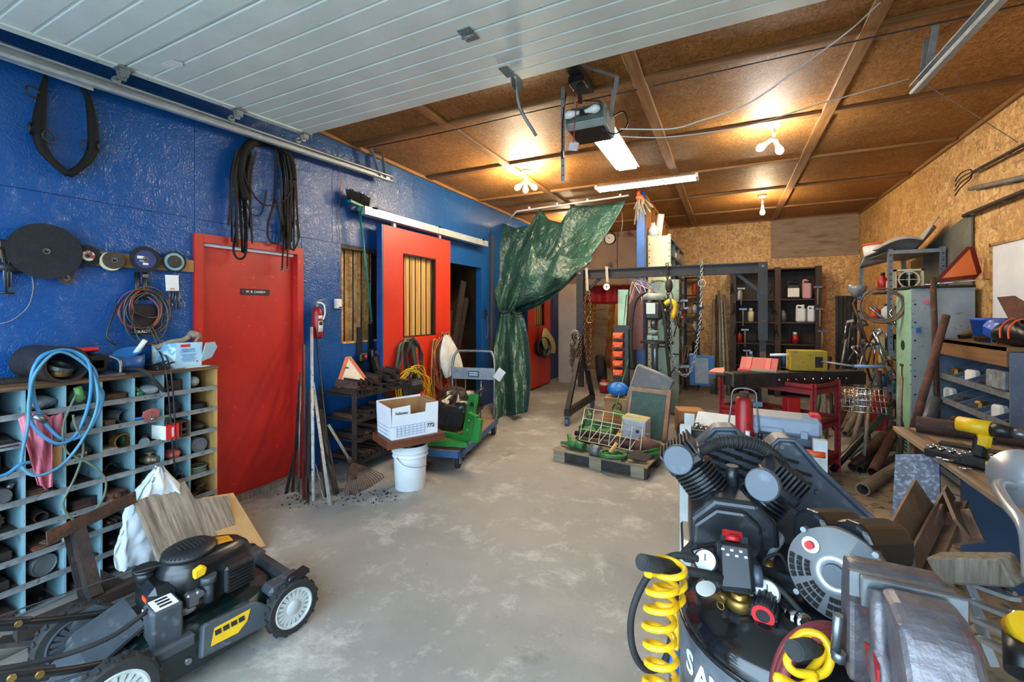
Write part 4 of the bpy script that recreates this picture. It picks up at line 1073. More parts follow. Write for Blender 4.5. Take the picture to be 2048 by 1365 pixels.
bc=thing('blue_tin','dented blue tin holding scraps on the cabinet','tin',(-3.26,1.345,CZ))
part(bc,'tin',MB().lathe([(.0,.002),(.072,0),(.074,.10),(.071,.10),(.069,.004),(.0,.004)],(-3.26,1.345,CZ),(0,0,1),26),M('tin_blue','#1d4f8c','#173f70',sc=6,r=.45,c3='#6b4a33',sc3=9,lo3=.66,hi3=.7))
part(bc,'bent_lid',MB().lathe([(.0,0),(.07,0),(.07,.006),(.0,.006)],(-3.27,1.34,CZ+.115),(.25,-.35,1),24,False),M('lid_blue','#2e6ea3',r=.4))
part(bc,'paper_roll',MB().cyl((-3.24,1.36,CZ+.1),(-3.2,1.40,CZ+.19),.014,10),m_paper)
for k,(c,d) in enumerate((((-3.26,1.47,CZ+.015),(.11,.06,.03)),((-3.18,1.475,CZ+.012),(.05,.09,.022)))):
 t=thing('black_clamp',('black spring clamp behind the hanging cords','small black clip on the cabinet edge')[k],'clamp',V(c) -V((0,0,.015)))
 part(t,'jaw',MB().box(c,d,rotm(0,0,15),.005),m_blackmetal)
 part(t,'lever',MB().beam(V(c) +V((0,0,.01)),V(c) +V((.06,.04,.035)),.018,.01),m_black)
fb=thing('fan_carton','open pale blue carton printed with fan details on the cabinet','carton',(-3.25,1.62,CZ))
m_lblue=M('carton_pale_blue','#a9cfe0','#97c0d4',sc=5,r=.7)
c0=V((-3.25,1.62,CZ))
part(fb,'front',slab([c0+V((.085,-.075,.0)),c0+V((.075,.085,.0)),c0+V((.085,.085,.16)),c0+V((.095,-.075,.165))],.003),m_lblue)
part(fb,'side',slab([c0+V((-.1,-.11,.0)),c0+V((.085,-.075,.0)),c0+V((.095,-.075,.165)),c0+V((-.1,-.12,.14))],.003),M('carton_blue_print','#6fa9c9','#c9dbe2',sc=9,r=.7,lo=.45,hi=.5))
part(fb,'back',slab([c0+V((-.12,-.11,.0)),c0+V((-.12,.09,.0)),c0+V((-.12,.09,.15)),c0+V((-.12,-.11,.15))],.003),m_cardboard)
part(fb,'side',slab([c0+V((-.12,.09,0)),c0+V((.075,.085,0)),c0+V((.085,.085,.16)),c0+V((-.12,.09,.15))],.003),m_cardboard)
part(fb,'flap',slab([c0+V((.085,.088,.02)),c0+V((.03,.17,.05)),c0+V((.04,.20,.12)),c0+V((.09,.18,.15)),c0+V((.09,.088,.16))],.003),m_lblue)
nU=V((-.01,.16,0)).normalized()
part(fb,'brand_patch',MB().box(c0+V((.093,-.02,.143)),(.002,.055,.017)),m_letterr)
text(fb,'VENTILATEUR\nCOMPACT 7 po',.013,c0+V((.0925,-.005,.11)),nU,(0,0,1),m_letterb)
for k in range(6):part(fb,'print_line',MB().box(c0+V((.0895 -.001*k*.5,.0+.004*(k % 2),.085 -.009*k)),(.001,.09 -.012*(k % 3),.0025)),m_letterb)
part(fb,'print_mark',MB().box(c0+V((.083,.055,.035)),(.002,.01,.01)),m_letterr)
rpb=thing('rope_knot','frayed hemp rope lying in the pale blue carton','rope',c0+V((0,0,.15)))
part(rpb,'rope',MB().tube(smooth([c0+V(p) for p in ((-.05,-.12,.13),(0,-.06,.165),(.02,.0,.175),(.0,.05,.2),(-.03,.08,.22),(-.01,.11,.2),(.02,.1,.18))],5),.017,8),m_rope)
part(rpb,'frayed_end',MB().sphere(c0+V((0,.085,.205)),.03,(1,1.2,.8)).tube([c0+V((.03,.09,.19)),c0+V((.05,.05,.15))],[.012,.004],6),m_rope)
one('paper_slip','white paper slip lying at the front edge of the cabinet top','paper',slab([V((-3.16,1.6,CZ+.002)),V((-3.10,1.57,CZ+.002)),V((-3.095,1.72,CZ+.002)),V((-3.17,1.73,CZ+.002))],.001),m_paper)
one('black_offcut','flat black strip lying at the left end of the cabinet top','strip',MB().box((-3.3,.82,CZ+.012),(.1,.22,.024),rotm(0,0,-8),.004),m_rustd)
one('tube_offcut','bent black rubber hose hanging from the cabinet edge into a pigeonhole','hose',MB().tube(smooth([(-3.2,1.27,CZ+.025),(-3.13,1.33,CZ+.025),(-3.085,1.36,CZ+.0),(-3.07,1.40,CZ -.06),(-3.075,1.44,CZ -.12)],5),.011,8),m_rubber)
# ------------------------------------------------------------------ in front of the cabinet
sk=thing('white_sack','white woven plastic sack slumped against the pigeonholes','sack',at(300,1130,X=-2.98))
def sackf(u,v):
 cxp=320+8*math.sin(v*4) +(-18*v); w=(8+62*math.sin(min(1,v*1.9) *1.57)) *(1 -.25*max(0,v -.7))
 a=u*2*math.pi
 px=cxp+w*math.cos(a) *(1+.05*math.sin(7*a+5*v)); py=940+195*v+8*math.sin(3*a)
 nz=noise.noise((math.cos(a) *2.2,math.sin(a) *2.2,v*4)); n2=noise.noise((math.cos(a) *6,math.sin(a) *6,v*11))
 return at(px+9*nz+3*n2,py+5*n2,X=-3.0+.055*math.sin(a) +.035*nz+.012*n2 -.01)
part(sk,'cloth',MB().surf(sackf,60,40,closed_u=True),M('sack_white','#d3d6d8','#bfc3c6',sc=5,r=.75,b=.5,bs=11))
one('weathered_board','grey weathered plywood offcut leaning in front of the white sack','board',slab([at(262,1012,X=-2.97),at(372,960,X=-2.99),at(386,1003,X=-2.93),at(450,998,X=-2.93),at(474,1085,X=-2.72),at(318,1128,X=-2.70)],.018),M('weathered_ply','#9a8d7d','#665a4d',sc=9,r=.85,st=(.5,6,.5),b=.3,bs=20,c3='#54483c',sc3=3,lo3=.6,hi3=.75))
m_paleb=M('pale_plywood','#bf9d6a','#a98655',sc=3,r=.75,c3='#2f2820',sc3=9,lo3=.62,hi3=.68)
one('pale_board','pale stained plywood board leaning behind the grey weathered board','board',slab([at(398,1003,X=-3.0),at(466,987,X=-2.98),at(526,1100,X=-2.62),at(478,1112,X=-2.60),at(420,1060,X=-2.8)],.018),m_paleb)
sd=thing('steel_stand','rusty welded steel stand in front of the pigeonholes','steel stand',(-2.88,1.05,0))
a,b=at(88,1088,X=-2.85),at(266,1003,X=-2.95)
part(sd,'angle_bar',MB().beam(a,b,.06,.006,(0,0,1)).beam(a+V((.03,0,.03)),b+V((.03,0,.03)),.006,.065,(0,0,1)),m_rust)
m_=a.lerp(b,.33) +V((.005,0,0))
foot=at(190,1195,X=-2.68)
part(sd,'post',MB().beam(m_,foot,.05,.05,(1,0,0)).beam(m_+V((-.03,-.02,0)),foot+V((-.04,-.02,0)),.05,.006,(1,0,0)),m_rustd)
part(sd,'foot',MB().beam(foot+V((-.03,-.25,-.02)),foot+V((.02,.35,-.02)),.07,.05,(0,0,1)),m_rustd)
part(sd,'foot',MB().beam(V((-2.9,.72,.02)),V((-2.6,.95,.02)),.06,.04),m_rustd)
part(sd,'gusset',MB().prism([(0,0),(.09,0),(0,.1)],.006,foot+V((0,.02,.02)),(0,1,0),(0,0,1)),m_rustd)
for k in range(4):
 one('floor_plank','grey weathered plank on the floor by the cabinet, %s from the wall' % ORD[k],'plank',MB().span((-3.07+.155*k,.42+.03*(k % 2),0),(-2.92+.155*k,1.2+.05*((k*3) % 4),.018),.002),WOOD('grey_plank','#7d766c','#57504a',axis=1,sc=3,dirt='#3d3731'),'weathered floor planks')
# ------------------------------------------------------------------ lawn mower (local frame: x right, y forward)
m_deck=M('mower_deck','#0f1f1d','#0b1615',sc=6,r=.3,coat=.3,c3='#4a4a44',sc3=18,lo3=.62,hi3=.75)
m_shroud=M('shroud_black','#0e0f10','#15171a',sc=8,r=.32,coat=.1)
m_mgrey=M('mower_grey_plastic','#3c4247','#31363a',sc=9,r=.55,c3='#5d6062',sc3=25,lo3=.6,hi3=.75)
m_hub=M('hub_grey_white','#b9bbb6','#a3a5a0',sc=14,r=.55)
m_stick=M('sticker_yellow','#d9ab14','#c99c10',sc=12,r=.5)
mw=thing('lawn_mower','black push lawn mower parked beside the pigeonhole cabinet','lawn mower',(-2.135,1.115,0),rz=R(-8.6))
L=lambda:MB(False)
# deck: lofted rounded outline
outl=[(-.235,-.30),(-.235,.12),(-.20,.26),(-.10,.335),(.06,.335),(.17,.28),(.225,.16),(.235,-.05),(.22,-.30)]
def loft(levels):
 mb=L(); n=len(outl)
 for i in range(len(outl)):pass
 vs=[]
 for z,s_,o_ in levels:
  for x,y in outl:vs.append((x*s_,y*s_+o_,z))
 fs=[]
 for l in range(len(levels) -1):
  for i in range(n):
   j=(i+1) % n
   fs.append((l*n+i,l*n+j,(l+1) *n+j,(l+1) *n+i))
 fs.append(tuple((len(levels) -1) *n+i for i in range(n))); fs.append(tuple(reversed(range(n))))
 return mb.add(vs,fs)
part(mw,'deck',loft([(.06,1.03,0),(.10,1.0,0),(.165,.97,0),(.20,.86,0),(.215,.66,0)]),m_deck,bev=.01)
# wheels
def wheel(x,y,r,w,front,out):
 mb=L(); c=V((x,y,r))
 prof=[(r*.74,-w/2),(r*.93,-w/2),(r,-w*.36),(r,w*.36),(r*.93,w/2),(r*.74,w/2),(r*.72,0),(r*.74,-w/2)]
 wt=part(mw,'wheel',mb.lathe(prof,c,(1,0,0),40,False),m_rubber)
 tb=L()
 for k in range(30):
  a=2*math.pi*k/30; sx=(1 if k % 2 else -1) *w*.22
  d=V((0,math.cos(a),math.sin(a)))
  tb.beam(c+d*r*.99+V((sx -w*.2,0,0)),c+d*r*.99+V((sx+w*.2,0,0)),.012,.012,d)
 part(wt,'tread',tb,m_rubber)
 hb=L()
 hb.lathe([(r*.62,out*w*.18),(r*.76,out*w*.18),(r*.76,out*w*.48),(r*.69,out*w*.52),(r*.62,out*w*.40),(r*.62,out*w*.18)],c,(1,0,0),36,False)
 hb.lathe([(0,out*w*.55),(r*.24,out*w*.53),(r*.30,out*w*.36),(r*.30,out*w*.1),(0,out*w*.1)],c,(1,0,0),24)
 hb.lathe([(.0,out*w*.2),(r*.7,out*w*.2),(r*.7,out*w*.24),(0,out*w*.24)],c,(1,0,0),30,False)
 part(wt,'hub',hb,m_hub if front else m_mgrey)
 for k in range(20):
  a=2*math.pi*k/20; d=V((0,math.cos(a),math.sin(a)))
  part(wt,'spoke',L().beam(c+d*r*.27+V((out*w*.34,0,0)),c+d*r*.66+V((out*w*.36,0,0)),.0065,w*.26,V((0,-math.sin(a),math.cos(a)))),m_hub if front else m_mgrey)
 return wt
wheel(.262,.30,.118,.055,True,1)
wheel(-.262,.30,.118,.055,True,-1)
wheel(.25,-.33,.135,.06,True,1)
wheel(-.25,-.33,.135,.06,False,1)
part(mw,'axle',L().cyl((-.25,-.33,.135),(.25,-.33,.135),.01,8).cyl((-.25,.30,.12),(.25,.30,.12),.01,8),m_steel)
# front wheel fenders and front bumper
part(mw,'front_fender',L().box((.19,.30,.2),(.10,.17,.05),None,.018).box((-.19,.30,.2),(.10,.17,.05),None,.018).box((0,.34,.17),(.32,.07,.1),None,.02),m_mgrey)
part(mw,'height_lever',L().cyl((.245,.3,.24),(.275,.3,.24),.016,10).beam((.255,.3,.235),(.25,.38,.25),.05,.02),m_black)
# engine
part(mw,'engine_block',L().cyl((0,.02,.21),(0,.02,.27),.115,24).box((0,-.02,.29),(.17,.16,.12),None,.015),m_blackmetal)
part(mw,'flywheel_cover',L().cyl((.06,-.06,.225),(.06,-.06,.255),.055,20),m_hub)
sh=[]
def shroudf(u,v):
 a=u*2*math.pi
 ex=.125*(1 if math.sin(a) <0 else 1.0); ey=.135 if math.sin(a) <0 else .235
 p=.62
 cx_=math.copysign(abs(math.cos(a)) ** .85,math.cos(a)); cy_=math.copysign(abs(math.sin(a)) ** .85,math.sin(a))
 prof=[(1.0,.27),(1.02,.31),(1.0,.37),(.93,.405),(.8,.43),(.6,.44),(.001,.445)]
 k=v*(len(prof) -1); i=min(int(k),len(prof) -2); f=k -i
 s_=prof[i][0] *(1 -f) +prof[i+1][0] *f; z=prof[i][1] *(1 -f) +prof[i+1][1] *f
 y=.0+ey*cy_*s_
 return V((ex*cx_*s_*(1 -.25*max(0,y) /.235),y,z -.10*max(0,y -.06)))
shp=part(mw,'engine_shroud',L().surf(shroudf,40,18,closed_u=True),m_shroud)
part(shp,'recoil_cover',L().lathe([(.105,0),(.10,.012),(.085,.022),(.07,.026),(0,.028)],(0,-.015,.436),(0,-.04,1),32),M('vent_black','#17181a',r=.5))
for k in range(36):
 a=2*math.pi*k/36; d=V((math.cos(a),math.sin(a),0)); c=V((0,-.015,.452))
 part(shp,'vent_rib',L().beam(c+d*.078,c+d*.1+V((0,0,-.006)),.004,.006),m_dark)
for k in range(7):part(shp,'grille_slot',L().span((-.055+.008*abs(k -3),-.06+.015*k,.4635),(.055 -.008*abs(k -3),-.053+.015*k,.4665)),m_dark)
part(shp,'decal',L().add([(-.03,.075,.444),(.055,.07,.443),(.06,.135,.436),(.0,.14,.437)],[(0,1,2,3)]),M('decal_gold','#d99a20','#b97d14',sc=30,r=.4),'gold decal',sol=.002)
part(mw,'fuel_cap',L().cyl((-.055,-.155,.36),(-.055,-.155,.40),.035,20).cyl((-.055,-.155,.40),(-.055,-.155,.412),.045,20),m_black)
tank=part(mw,'fuel_tank',L().box((-.0,-.13,.31),(.2,.11,.13),None,.025),m_shroud)
part(tank,'warning_label',L().box((.045,-.187,.33),(.045,.003,.018)),m_orange)
part(tank,'barcode_label',L().box((.06,-.187,.265),(.075,.003,.03)),m_paper)
af=part(mw,'air_filter',L().box((.135,.12,.32),(.075,.13,.12),rotm(0,0,4),.012),m_black)
for k in range(7):part(af,'rib',L().box((.175,.12,.275+.015*k),(.006,.11,.006),rotm(0,0,4)),m_blackmetal)
part(mw,'primer_knob',L().prism([(-.02,-.015),(.02,-.015),(.028,.012),(.01,.028),(-.02,.02)],.03,(.125,-.025,.385),(0,1,.1),(0,0,1)),m_yellow,'yellow knob',bev=.006)
part(mw,'oil_filler',L().cyl((.13,.01,.25),(.13,.01,.33),.02,12).cyl((.13,.01,.33),(.13,.01,.36),.03,14),m_mgrey)
part(mw,'carburettor',L().box((.12,-.05,.29),(.06,.05,.06),None,.008).cyl((.12,-.03,.31),(.16,-.03,.31),.014,10),m_steel)
bx=part(mw,'battery_box',L().box((.15,-.155,.255),(.11,.10,.17),None,.008).box((.165,-.15,.18),(.14,.16,.05),None,.01),m_mgrey)
part(bx,'pictogram_label',L().box((.15,-.155,.341),(.09,.075,.002)),m_paper)
for k in range(3):part(bx,'pictogram',L().box((.125+.025*k,-.155,.3425),(.014,.04,.001)),m_letter)
# side discharge door with sticker
sdp=part(mw,'discharge_cover',L().prism([(-.13,-.06),(.13,-.075),(.15,.0),(.09,.05),(-.11,.055)],.035,(.232,.06,.16),(0,1,0),(-.35,0,1)),m_mgrey,bev=.01)
stp=part(sdp,'sticker',L().prism([(-.08,-.03),(.02,-.035),(.06,-.01),(.08,.03),(-.06,.028)],.002,(.2505,.05,.163),(0,1,0),(-.35,0,1)),m_stick,'yellow warning sticker')
for k in range(4):part(sdp,'pictogram',L().box((.25,.0+.03*k,.172),(.003,.022,.018),rotm(0,-19,0)),m_letter)
# rear cover, tail flap, stickers
part(mw,'rear_cover',L().prism([(-.17,.12),(-.2,.2),(-.3,.2),(-.44,.09),(-.44,.05),(-.2,.08)],.4,(0,0,0),(0,1,0),(0,0,1)),m_mgrey,bev=.01)
rf=part(mw,'rear_flap',L().add([(-.16,-.2,.26),(.11,-.2,.26),(.13,-.36,.19),(-.18,-.36,.19)],[(0,1,2,3)]),m_mgrey,sol=.012)
for x,y in ((-.03,-.235),(-.0,-.315)):
 part(rf,'warning_sticker',L().add([(x -.04,y+.03,.262 -(-.2 -y -.03) *.44),(x+.05,y+.03,.262 -(-.2 -y -.03) *.44),(x+.05,y -.03,.262 -(-.2 -y+.03) *.44),(x -.04,y -.03,.262 -(-.2 -y+.03) *.44)],[(0,1,2,3)]),m_stick,'yellow warning sticker',sol=.003)
gr=L()
for k in range(60):
 x,y=rnd.uniform(-.12,.12),rnd.uniform(-.24,-.12); d=rnd.uniform(0,6)
 gr.tube([(x,y,.222+rnd.uniform(0,.02)),(x+.04*math.cos(d),y+.04*math.sin(d),.225+rnd.uniform(0,.02))],.0012,3)
part(mw,'dry_grass',gr,M('dry_grass','#5d4a30',r=.9),kind='stuff')
# lower handle bars, knobs, cable
for sg,e in ((1,(.15,-.95,.52)),(-1,(-.17,-.95,.50))):
 h=part(mw,'handle_bar',L().tube(smooth([(sg*.2,-.22,.2),(sg*.205,-.4,.27),(sg*.2,-.52,.325),(e[0] *1.1,-.75,.43),e],5),.0125,10),m_shroud)
 part(h,'joint_plate',L().beam((sg*.2,-.47,.30),(sg*.2,-.6,.365),.014,.045,(0,0,1),.004),m_black)
 for y,z in ((-.5,.32),(-.56,.35)):part(h,'bolt',L().cyl((sg*.2 -.005,y,z),(sg*.2+.02 ,y,z),.011,10),m_brass)
 part(h,'bracket',L().prism([(-.24,.15),(-.2,.2),(-.28,.26),(-.34,.25),(-.36,.18)],.006,(sg*.215,0,0),(0,1,0),(0,0,1)),m_mgrey)
part(mw,'starter_rope',L().tube(smooth([(.02,-.06,.42),(-.06,-.3,.42),(-.14,-.6,.40),(-.19,-.9,.42)],4),.003,5),m_rubber)
part(mw,'drive_cable',L().tube(smooth([(.14,-.2,.33),(.17,-.33,.31),(.15,-.5,.33),(.1,-.7,.39),(.08,-.95,.47)],5),.009,8),m_rubber)
part(mw,'control_cable',L().tube(smooth([(.18,-.36,.23),(.1,-.48,.21),(-.04,-.58,.2),(-.12,-.74,.27),(-.12,-.95,.38)],6),.005,6),m_rubber)
for x,y,z in ((.242,-.2,.12),(.243,-.1,.11)):part(mw,'deck_bolt',L().cyl((x -.02,y,z),(x,y,z),.012,8),m_steel)
# ------------------------------------------------------------------ long stock leaning beside the red door
def lean(name,label,cat,b,t,w,h,mat,group='long metal stock leaning beside the red door',rd=False):
 mb=MB().cyl(b,t,w,10) if rd else MB().beam(b,t,w,h,(1,0,0))
 return one(name,label,cat,mb,mat,group)
m_whitebar=M('white_painted_bar','#b5b5b0','#95958f',sc=20,r=.6,c3='#4a443f',sc3=30,lo3=.6,hi3=.68)
m_redbar=M('dark_red_bar','#5a1519','#45110f',sc=12,r=.5)
fz=lambda px,py:at(px,py,Z=.0)
lean('iron_bar','dark rusty bar with its foot nearest to the red door','bar',fz(572,988),at(598,868,X=XL+.05),.022,.014,m_rustd)
lean('iron_bar','short dark bar second from the red door','bar',fz(585,985),at(600,760,X=XL+.05),.02,.012,m_rustd)
lean('red_bar','slim dark red painted bar leaning beside the red door','bar',fz(608,1000),at(607,690,X=XL+.06),.018,.018,m_redbar)
lean('steel_pipe','thin grey pipe leaning behind the dark red bar','pipe',fz(597,985),at(601,745,X=XL+.05),.008,0,m_steel,rd=True)
lean('flat_iron','broad rusty flat bar standing between red bar and white pipe','bar',fz(615,1007),at(619,780,X=XL+.09),.028,.008,m_rustd)
lean('white_pipe','tall pale grey pipe leaning on the blue wall under the fire extinguisher','pipe',fz(627,1003),at(623,655,X=XL+.1),.013,0,m_whitebar,rd=True)
lean('perforated_strip','white perforated angle strip leaning against the steel rack','angle strip',fz(660,1012),at(626,765,X=-3.28),.03,.004,m_whitebar)
lean('black_rod','long thin black rod leaning on the wall behind the white pipe','rod',fz(668,985),at(628,640,X=XL+.06),.006,0,m_black,rd=True)
lean('dark_channel','wide dark steel channel leaning against the rack end','channel',fz(672,990),at(640,820,X=-3.25),.05,.02,m_grease)
lean('white_strip','short white strip crossing the foot of the perforated strip','strip',fz(648,1000),at(632,930,X=-3.2),.022,.003,m_whitebar)
lean('thin_pipe','thin rusty pipe leaning against the rack upright','pipe',fz(652,995),at(637,870,X=-3.22),.009,0,m_rustd,rd=True)
ds=MB()
for k in range(150):
 a=rnd.uniform(565,790); b=rnd.uniform(985,1015) -(a -565) *.03
 p=fz(a,b); s_=rnd.uniform(.003,.01)
 ds.box(p+V((rnd.uniform(-.05,.05),rnd.uniform(-.05,.05),s_*.4)),(s_,s_*rnd.uniform(.6,2),s_*.8),rotm(0,0,rnd.uniform(0,180)))
one('floor_debris','dark dirt and chips swept along the foot of the steel rack','debris',ds,m_rustd,kind='stuff')
# ------------------------------------------------------------------ angle iron stock rack under the barred opening
rk=thing('stock_rack','low steel rack stacked with angle iron under the barred opening','rack',(-3.2,3.3,0))
RX0,RX1,RY0,RY1=-3.4,-2.98,2.86,3.62
tiers=[.14,.34,.52,.74]
for x,y in ((RX0,RY0),(RX1,RY0),(RX0,RY1),(RX1,RY1)):part(rk,'upright',MB().span((x -.015,y -.015,0),(x+.015,y+.015,.8)),m_rustd)
for z in tiers:
 part(rk,'tray',MB().span((RX0,RY0,z -.012),(RX1,RY1,z)).span((RX1 -.004,RY0,z -.03),(RX1+.004,RY1,z+.004)),m_grease)
n=0
for ti,z in enumerate(tiers):
 for k in range(9):
  y=RY0+.06+(RY1 -RY0 -.12) *k/8
  L_=rnd.uniform(.3,.4); xx=RX1+rnd.uniform(-.01,.03); s_=rnd.uniform(.045,.07); th=.006
  mt=(m_rustd,m_grease,m_rust)[(k+ti) % 3]
  kind=(k*3+ti*2) % 4
  lab='%s on stock rack, tier %s from floor, place %s from red door' % (('angle iron','rusty channel','square tube','flat irons')[kind],ORD[ti],(ORD+['ninth'])[k])
  mb=MB()
  if kind==0:mb.prism([(-s_/2,0),(0,s_*.55),(s_/2,0),(s_/2 -th,0),(0,s_*.55 -th*1.4),(-s_/2+th,0)],L_,(xx -L_/2,y,z+.001),(0,1,0),(0,0,1))
  elif kind==1:mb.prism([(-s_/2,0),(s_/2,0),(s_/2,s_*.6),(s_/2 -th,s_*.6),(s_/2 -th,th),(-s_/2+th,th),(-s_/2+th,s_*.6),(-s_/2,s_*.6)],L_,(xx -L_/2,y,z+.001),(0,1,0),(0,0,1))
  elif kind==2:
   for a,b in (((-s_/2,0),(s_/2,th)),((-s_/2,s_*.8 -th),(s_/2,s_*.8)),((-s_/2,th),(-s_/2+th,s_*.8 -th)),((s_/2 -th,th),(s_/2,s_*.8 -th))):
    mb.span((xx -L_,y+a[0],z+.001+a[1]),(xx,y+b[0],z+.001+b[1]))
  else:
   for j in range(4):mb.box((xx -L_/2+rnd.uniform(-.02,.02),y,z+.004+.007*j),(L_,s_*.9,.006),rotm(0,0,rnd.uniform(-3,3)))
  one(('angle_iron','steel_channel','square_tube','flat_iron')[kind],lab,'steel stock',mb,mt,'steel stock on the rack')
# loose pieces piled on top
tops=[((-3.15,2.95,.80),(.2,.1,.07),25,'square tube'),((-3.1,3.12,.795),(.16,.05,.05),-20,'bent bar'),((-3.2,3.28,.805),(.2,.08,.07),15,'thick plate'),((-3.12,3.42,.81),(.22,.1,.06),-10,'channel'),((-3.2,3.55,.82),(.2,.09,.09),8,'box section')]
for i,(c,d,a,w) in enumerate(tops):
 mb=MB().box(c,(d[0],d[1],d[2] *.2),rotm(0,8,a)).box(V(c) +rotm(0,8,a) @ V((0,d[1] /2,d[2] *.4)),(d[0],d[1] *.12,d[2]),rotm(0,8,a)).box(V(c) +rotm(0,8,a) @ V((0,-d[1] /2,d[2] *.4)),(d[0],d[1] *.12,d[2]),rotm(0,8,a))
 one('steel_offcut','rusty %s thrown on top of the stock rack, %s from the red door' % (w,ORD[i]),'steel offcut',mb,(m_rust,m_rustd)[i % 2],'offcuts on top of the stock rack')
# slow-moving-vehicle triangle
def smv(name,label,c,U,W,r,mo,mi,cut=.16):
 c,U,W=V(c),V(U).normalized(),V(W).normalized(); N=U.cross(W)
 t=thing(name,label,'warning triangle',c)
 pts=[]
 for k in range(3):
  a=math.pi/2+k*2*math.pi/3
  for s_ in (-1,1):
   b=a+s_*cut
   pts.append((r*math.cos(b),r*math.sin(b)))
 pts=pts[::1]
 part(t,'border',MB().prism(pts,.004,c,U,W),mo)
 tri=[(r*.86*math.cos(math.pi/2+k*2*math.pi/3),r*.86*math.sin(math.pi/2+k*2*math.pi/3)) for k in range(3)]
 part(t,'centre',MB().prism(tri,.0065,c,U,W),mi)
 return t,N
m_smvo=M('faded_orange','#c76a45','#b85c3a',sc=9,r=.6)
m_smvi=M('faded_cream','#e0d3bb','#cfbfa4',sc=4,r=.6,c3='#7d5a3c',sc3=7,lo3=.68,hi3=.7)
t,N=smv('warning_triangle','faded warning triangle with cream centre leaning on the stock rack',at(703,752,X=-3.22) +V((0,0,-.0)),(.15,1,0),(-.3,.05,1),.19,m_smvo,m_smvi)
part(t,'bolt',MB().cyl(at(693,736,X=-3.235) +V((-.01,0,0)),at(693,736,X=-3.235) +V((.02,0,0)),.008,8),m_steel)
# black seat belt buckles / tarp straps
bs=thing('ratchet_straps','pair of black ratchet straps with red buttons hanging below the barred opening','strap',(XL+.05,3.4,.9))
for i,(y,dz) in enumerate(((3.36,0),(3.52,.03))):
 part(bs,'strap',MB().span((XL+.004,y -.035,1.02+dz),(XL+.016,y+.035,1.33+dz)).span((XL+.016,y -.04,.72),(XL+.03,y+.04,1.02)),m_black)
 bk=part(bs,'buckle',MB().box((XL+.05,y,1.02+dz),(.07,.11,.09),None,.012),m_black)
 part(bk,'button',MB().cyl((XL+.085,y+.01,1.03+dz),(XL+.092,y+.01,1.03+dz),.018,12),m_letterr,'red button')
one('dark_post','dark square steel tube leaning between the rack and the sliding door','steel tube',MB().beam((-3.2,3.74,.0),(XL+.09,3.5,1.02),.09,.06,(1,0,0)),m_grease)
# leaf rake leaning on the rack
rkk=thing('leaf_rake','rusty metal leaf rake standing on its tines in front of the rack','rake',at(715,985,Z=0))
neck=at(702,925,X=-2.90); hd_=at(657,850,X=-3.0)
part(rkk,'handle',MB().cyl(hd_,neck,.012,10),m_weather)
part(rkk,'ferrule',MB().cyl(neck+(hd_ -neck).normalized() *.05,neck,.016,10,.022),m_rust)
for k in range(18):
 a=k/17; e=at(684+76*a,984 -36*a+6*math.sin(a*3),Z=.03) +V((.03,0,0))
 part(rkk,'tine',MB().tube([neck,neck.lerp(e,.55) +V((0,0,.01)),e,e+V((.012,0,-.028))],.0035,5),m_rustr if k % 3 else m_rust)
part(rkk,'cross_bar',MB().tube([neck.lerp(at(684,984,Z=.03),.5),neck.lerp(at(725,970,Z=.03),.5) +V((.01,0,.02)),neck.lerp(at(760,950,Z=.03),.5)],.006,6),m_rust)
# ------------------------------------------------------------------ bucket, board and file box
bp=at(800,985,Z=0); bkx=V((bp.x,bp.y+.13,0))
bu=thing('white_bucket','white plastic bucket standing on the concrete floor','bucket',bkx)
hB=.37; r0,r1=.125,.15
part(bu,'pail',MB().lathe([(0,.002),(r0 -.004,0),(r0,.006),(r1 -.012,hB*.72),(r1 -.012,hB*.74),(r1,hB*.745),(r1,hB*.77),(r1 -.006,hB*.78),(r1 -.006,hB*.84),(r1+.003,hB*.85),(r1+.003,hB*.875),(r1 -.004,hB*.885),(r1 -.002,hB),(r1 -.012,hB),(r0 -.008,.012),(0,.012)],bkx,(0,0,1),36),m_whitepl)
part(bu,'wire_handle',MB().tube(smooth([bkx+V(p) for p in ((-.02,-r1 -.005,hB*.8),(.07,-r1 -.015,hB*.66),(.155,-.09,hB*.58),(r1+.02,.03,hB*.55))],5),.0025,5),m_steel)
part(bu,'handle_lug',MB().cyl(bkx+V((-.02,-r1+.01,hB*.8)),bkx+V((-.02,-r1 -.008,hB*.8)),.014,10),m_whitepl)
zb=hB+.012
one('pan_lid','black shallow pan lying in the mouth of the white bucket','pan',MB().lathe([(0,0),(.11,0),(.13,.02),(.127,.02),(.108,.004),(0,.004)],bkx+V((.0,.0,hB -.012)),(.08,.05,1),28),m_black)
m_redwood=WOOD('red_brown_board','#6e3a22','#4f2715',axis=1,sc=3,r=.5)
rzb=R(-27)
bdl=bkx+V((.0,-.02,zb+.015))
bo=thing('wooden_board','thick red brown wooden board lying on the white bucket','board',bdl,rz=rzb)
part(bo,'board',MB(False).box((0,0,.04),(.36,.5,.065),None,.003),m_redwood)
m_fbox=M('file_box_white','#dcdddf','#d0d2d5',sc=4,r=.75)
fx=thing('file_box','open white cardboard file box on the wooden board','box',bdl+V((-.005,-.01,.074)),rz=rzb)
bw_,bd_,bh_=.32,.40,.265
w2_,d2_=bw_/2,bd_/2
def wallp(a,b,ha,hb_,hm=None,sag=0):
 a,b=V(a),V(b); n_=(b -a).cross(V((0,0,1))).normalized()
 o1,o2=a+V((0,0,ha)) +n_*sag,b+V((0,0,hb_)) +n_*sag
 pts=[a,b,o2] +([p for p in hm] if hm else []) +[o1]
 return slab(pts,.004)
def lb(x,y,z=0):return V((x,y,z))
mbx=wallp(lb(-w2_,-d2_),lb(w2_,-d2_),bh_,bh_ -.01,None,.012); mbx.w=False
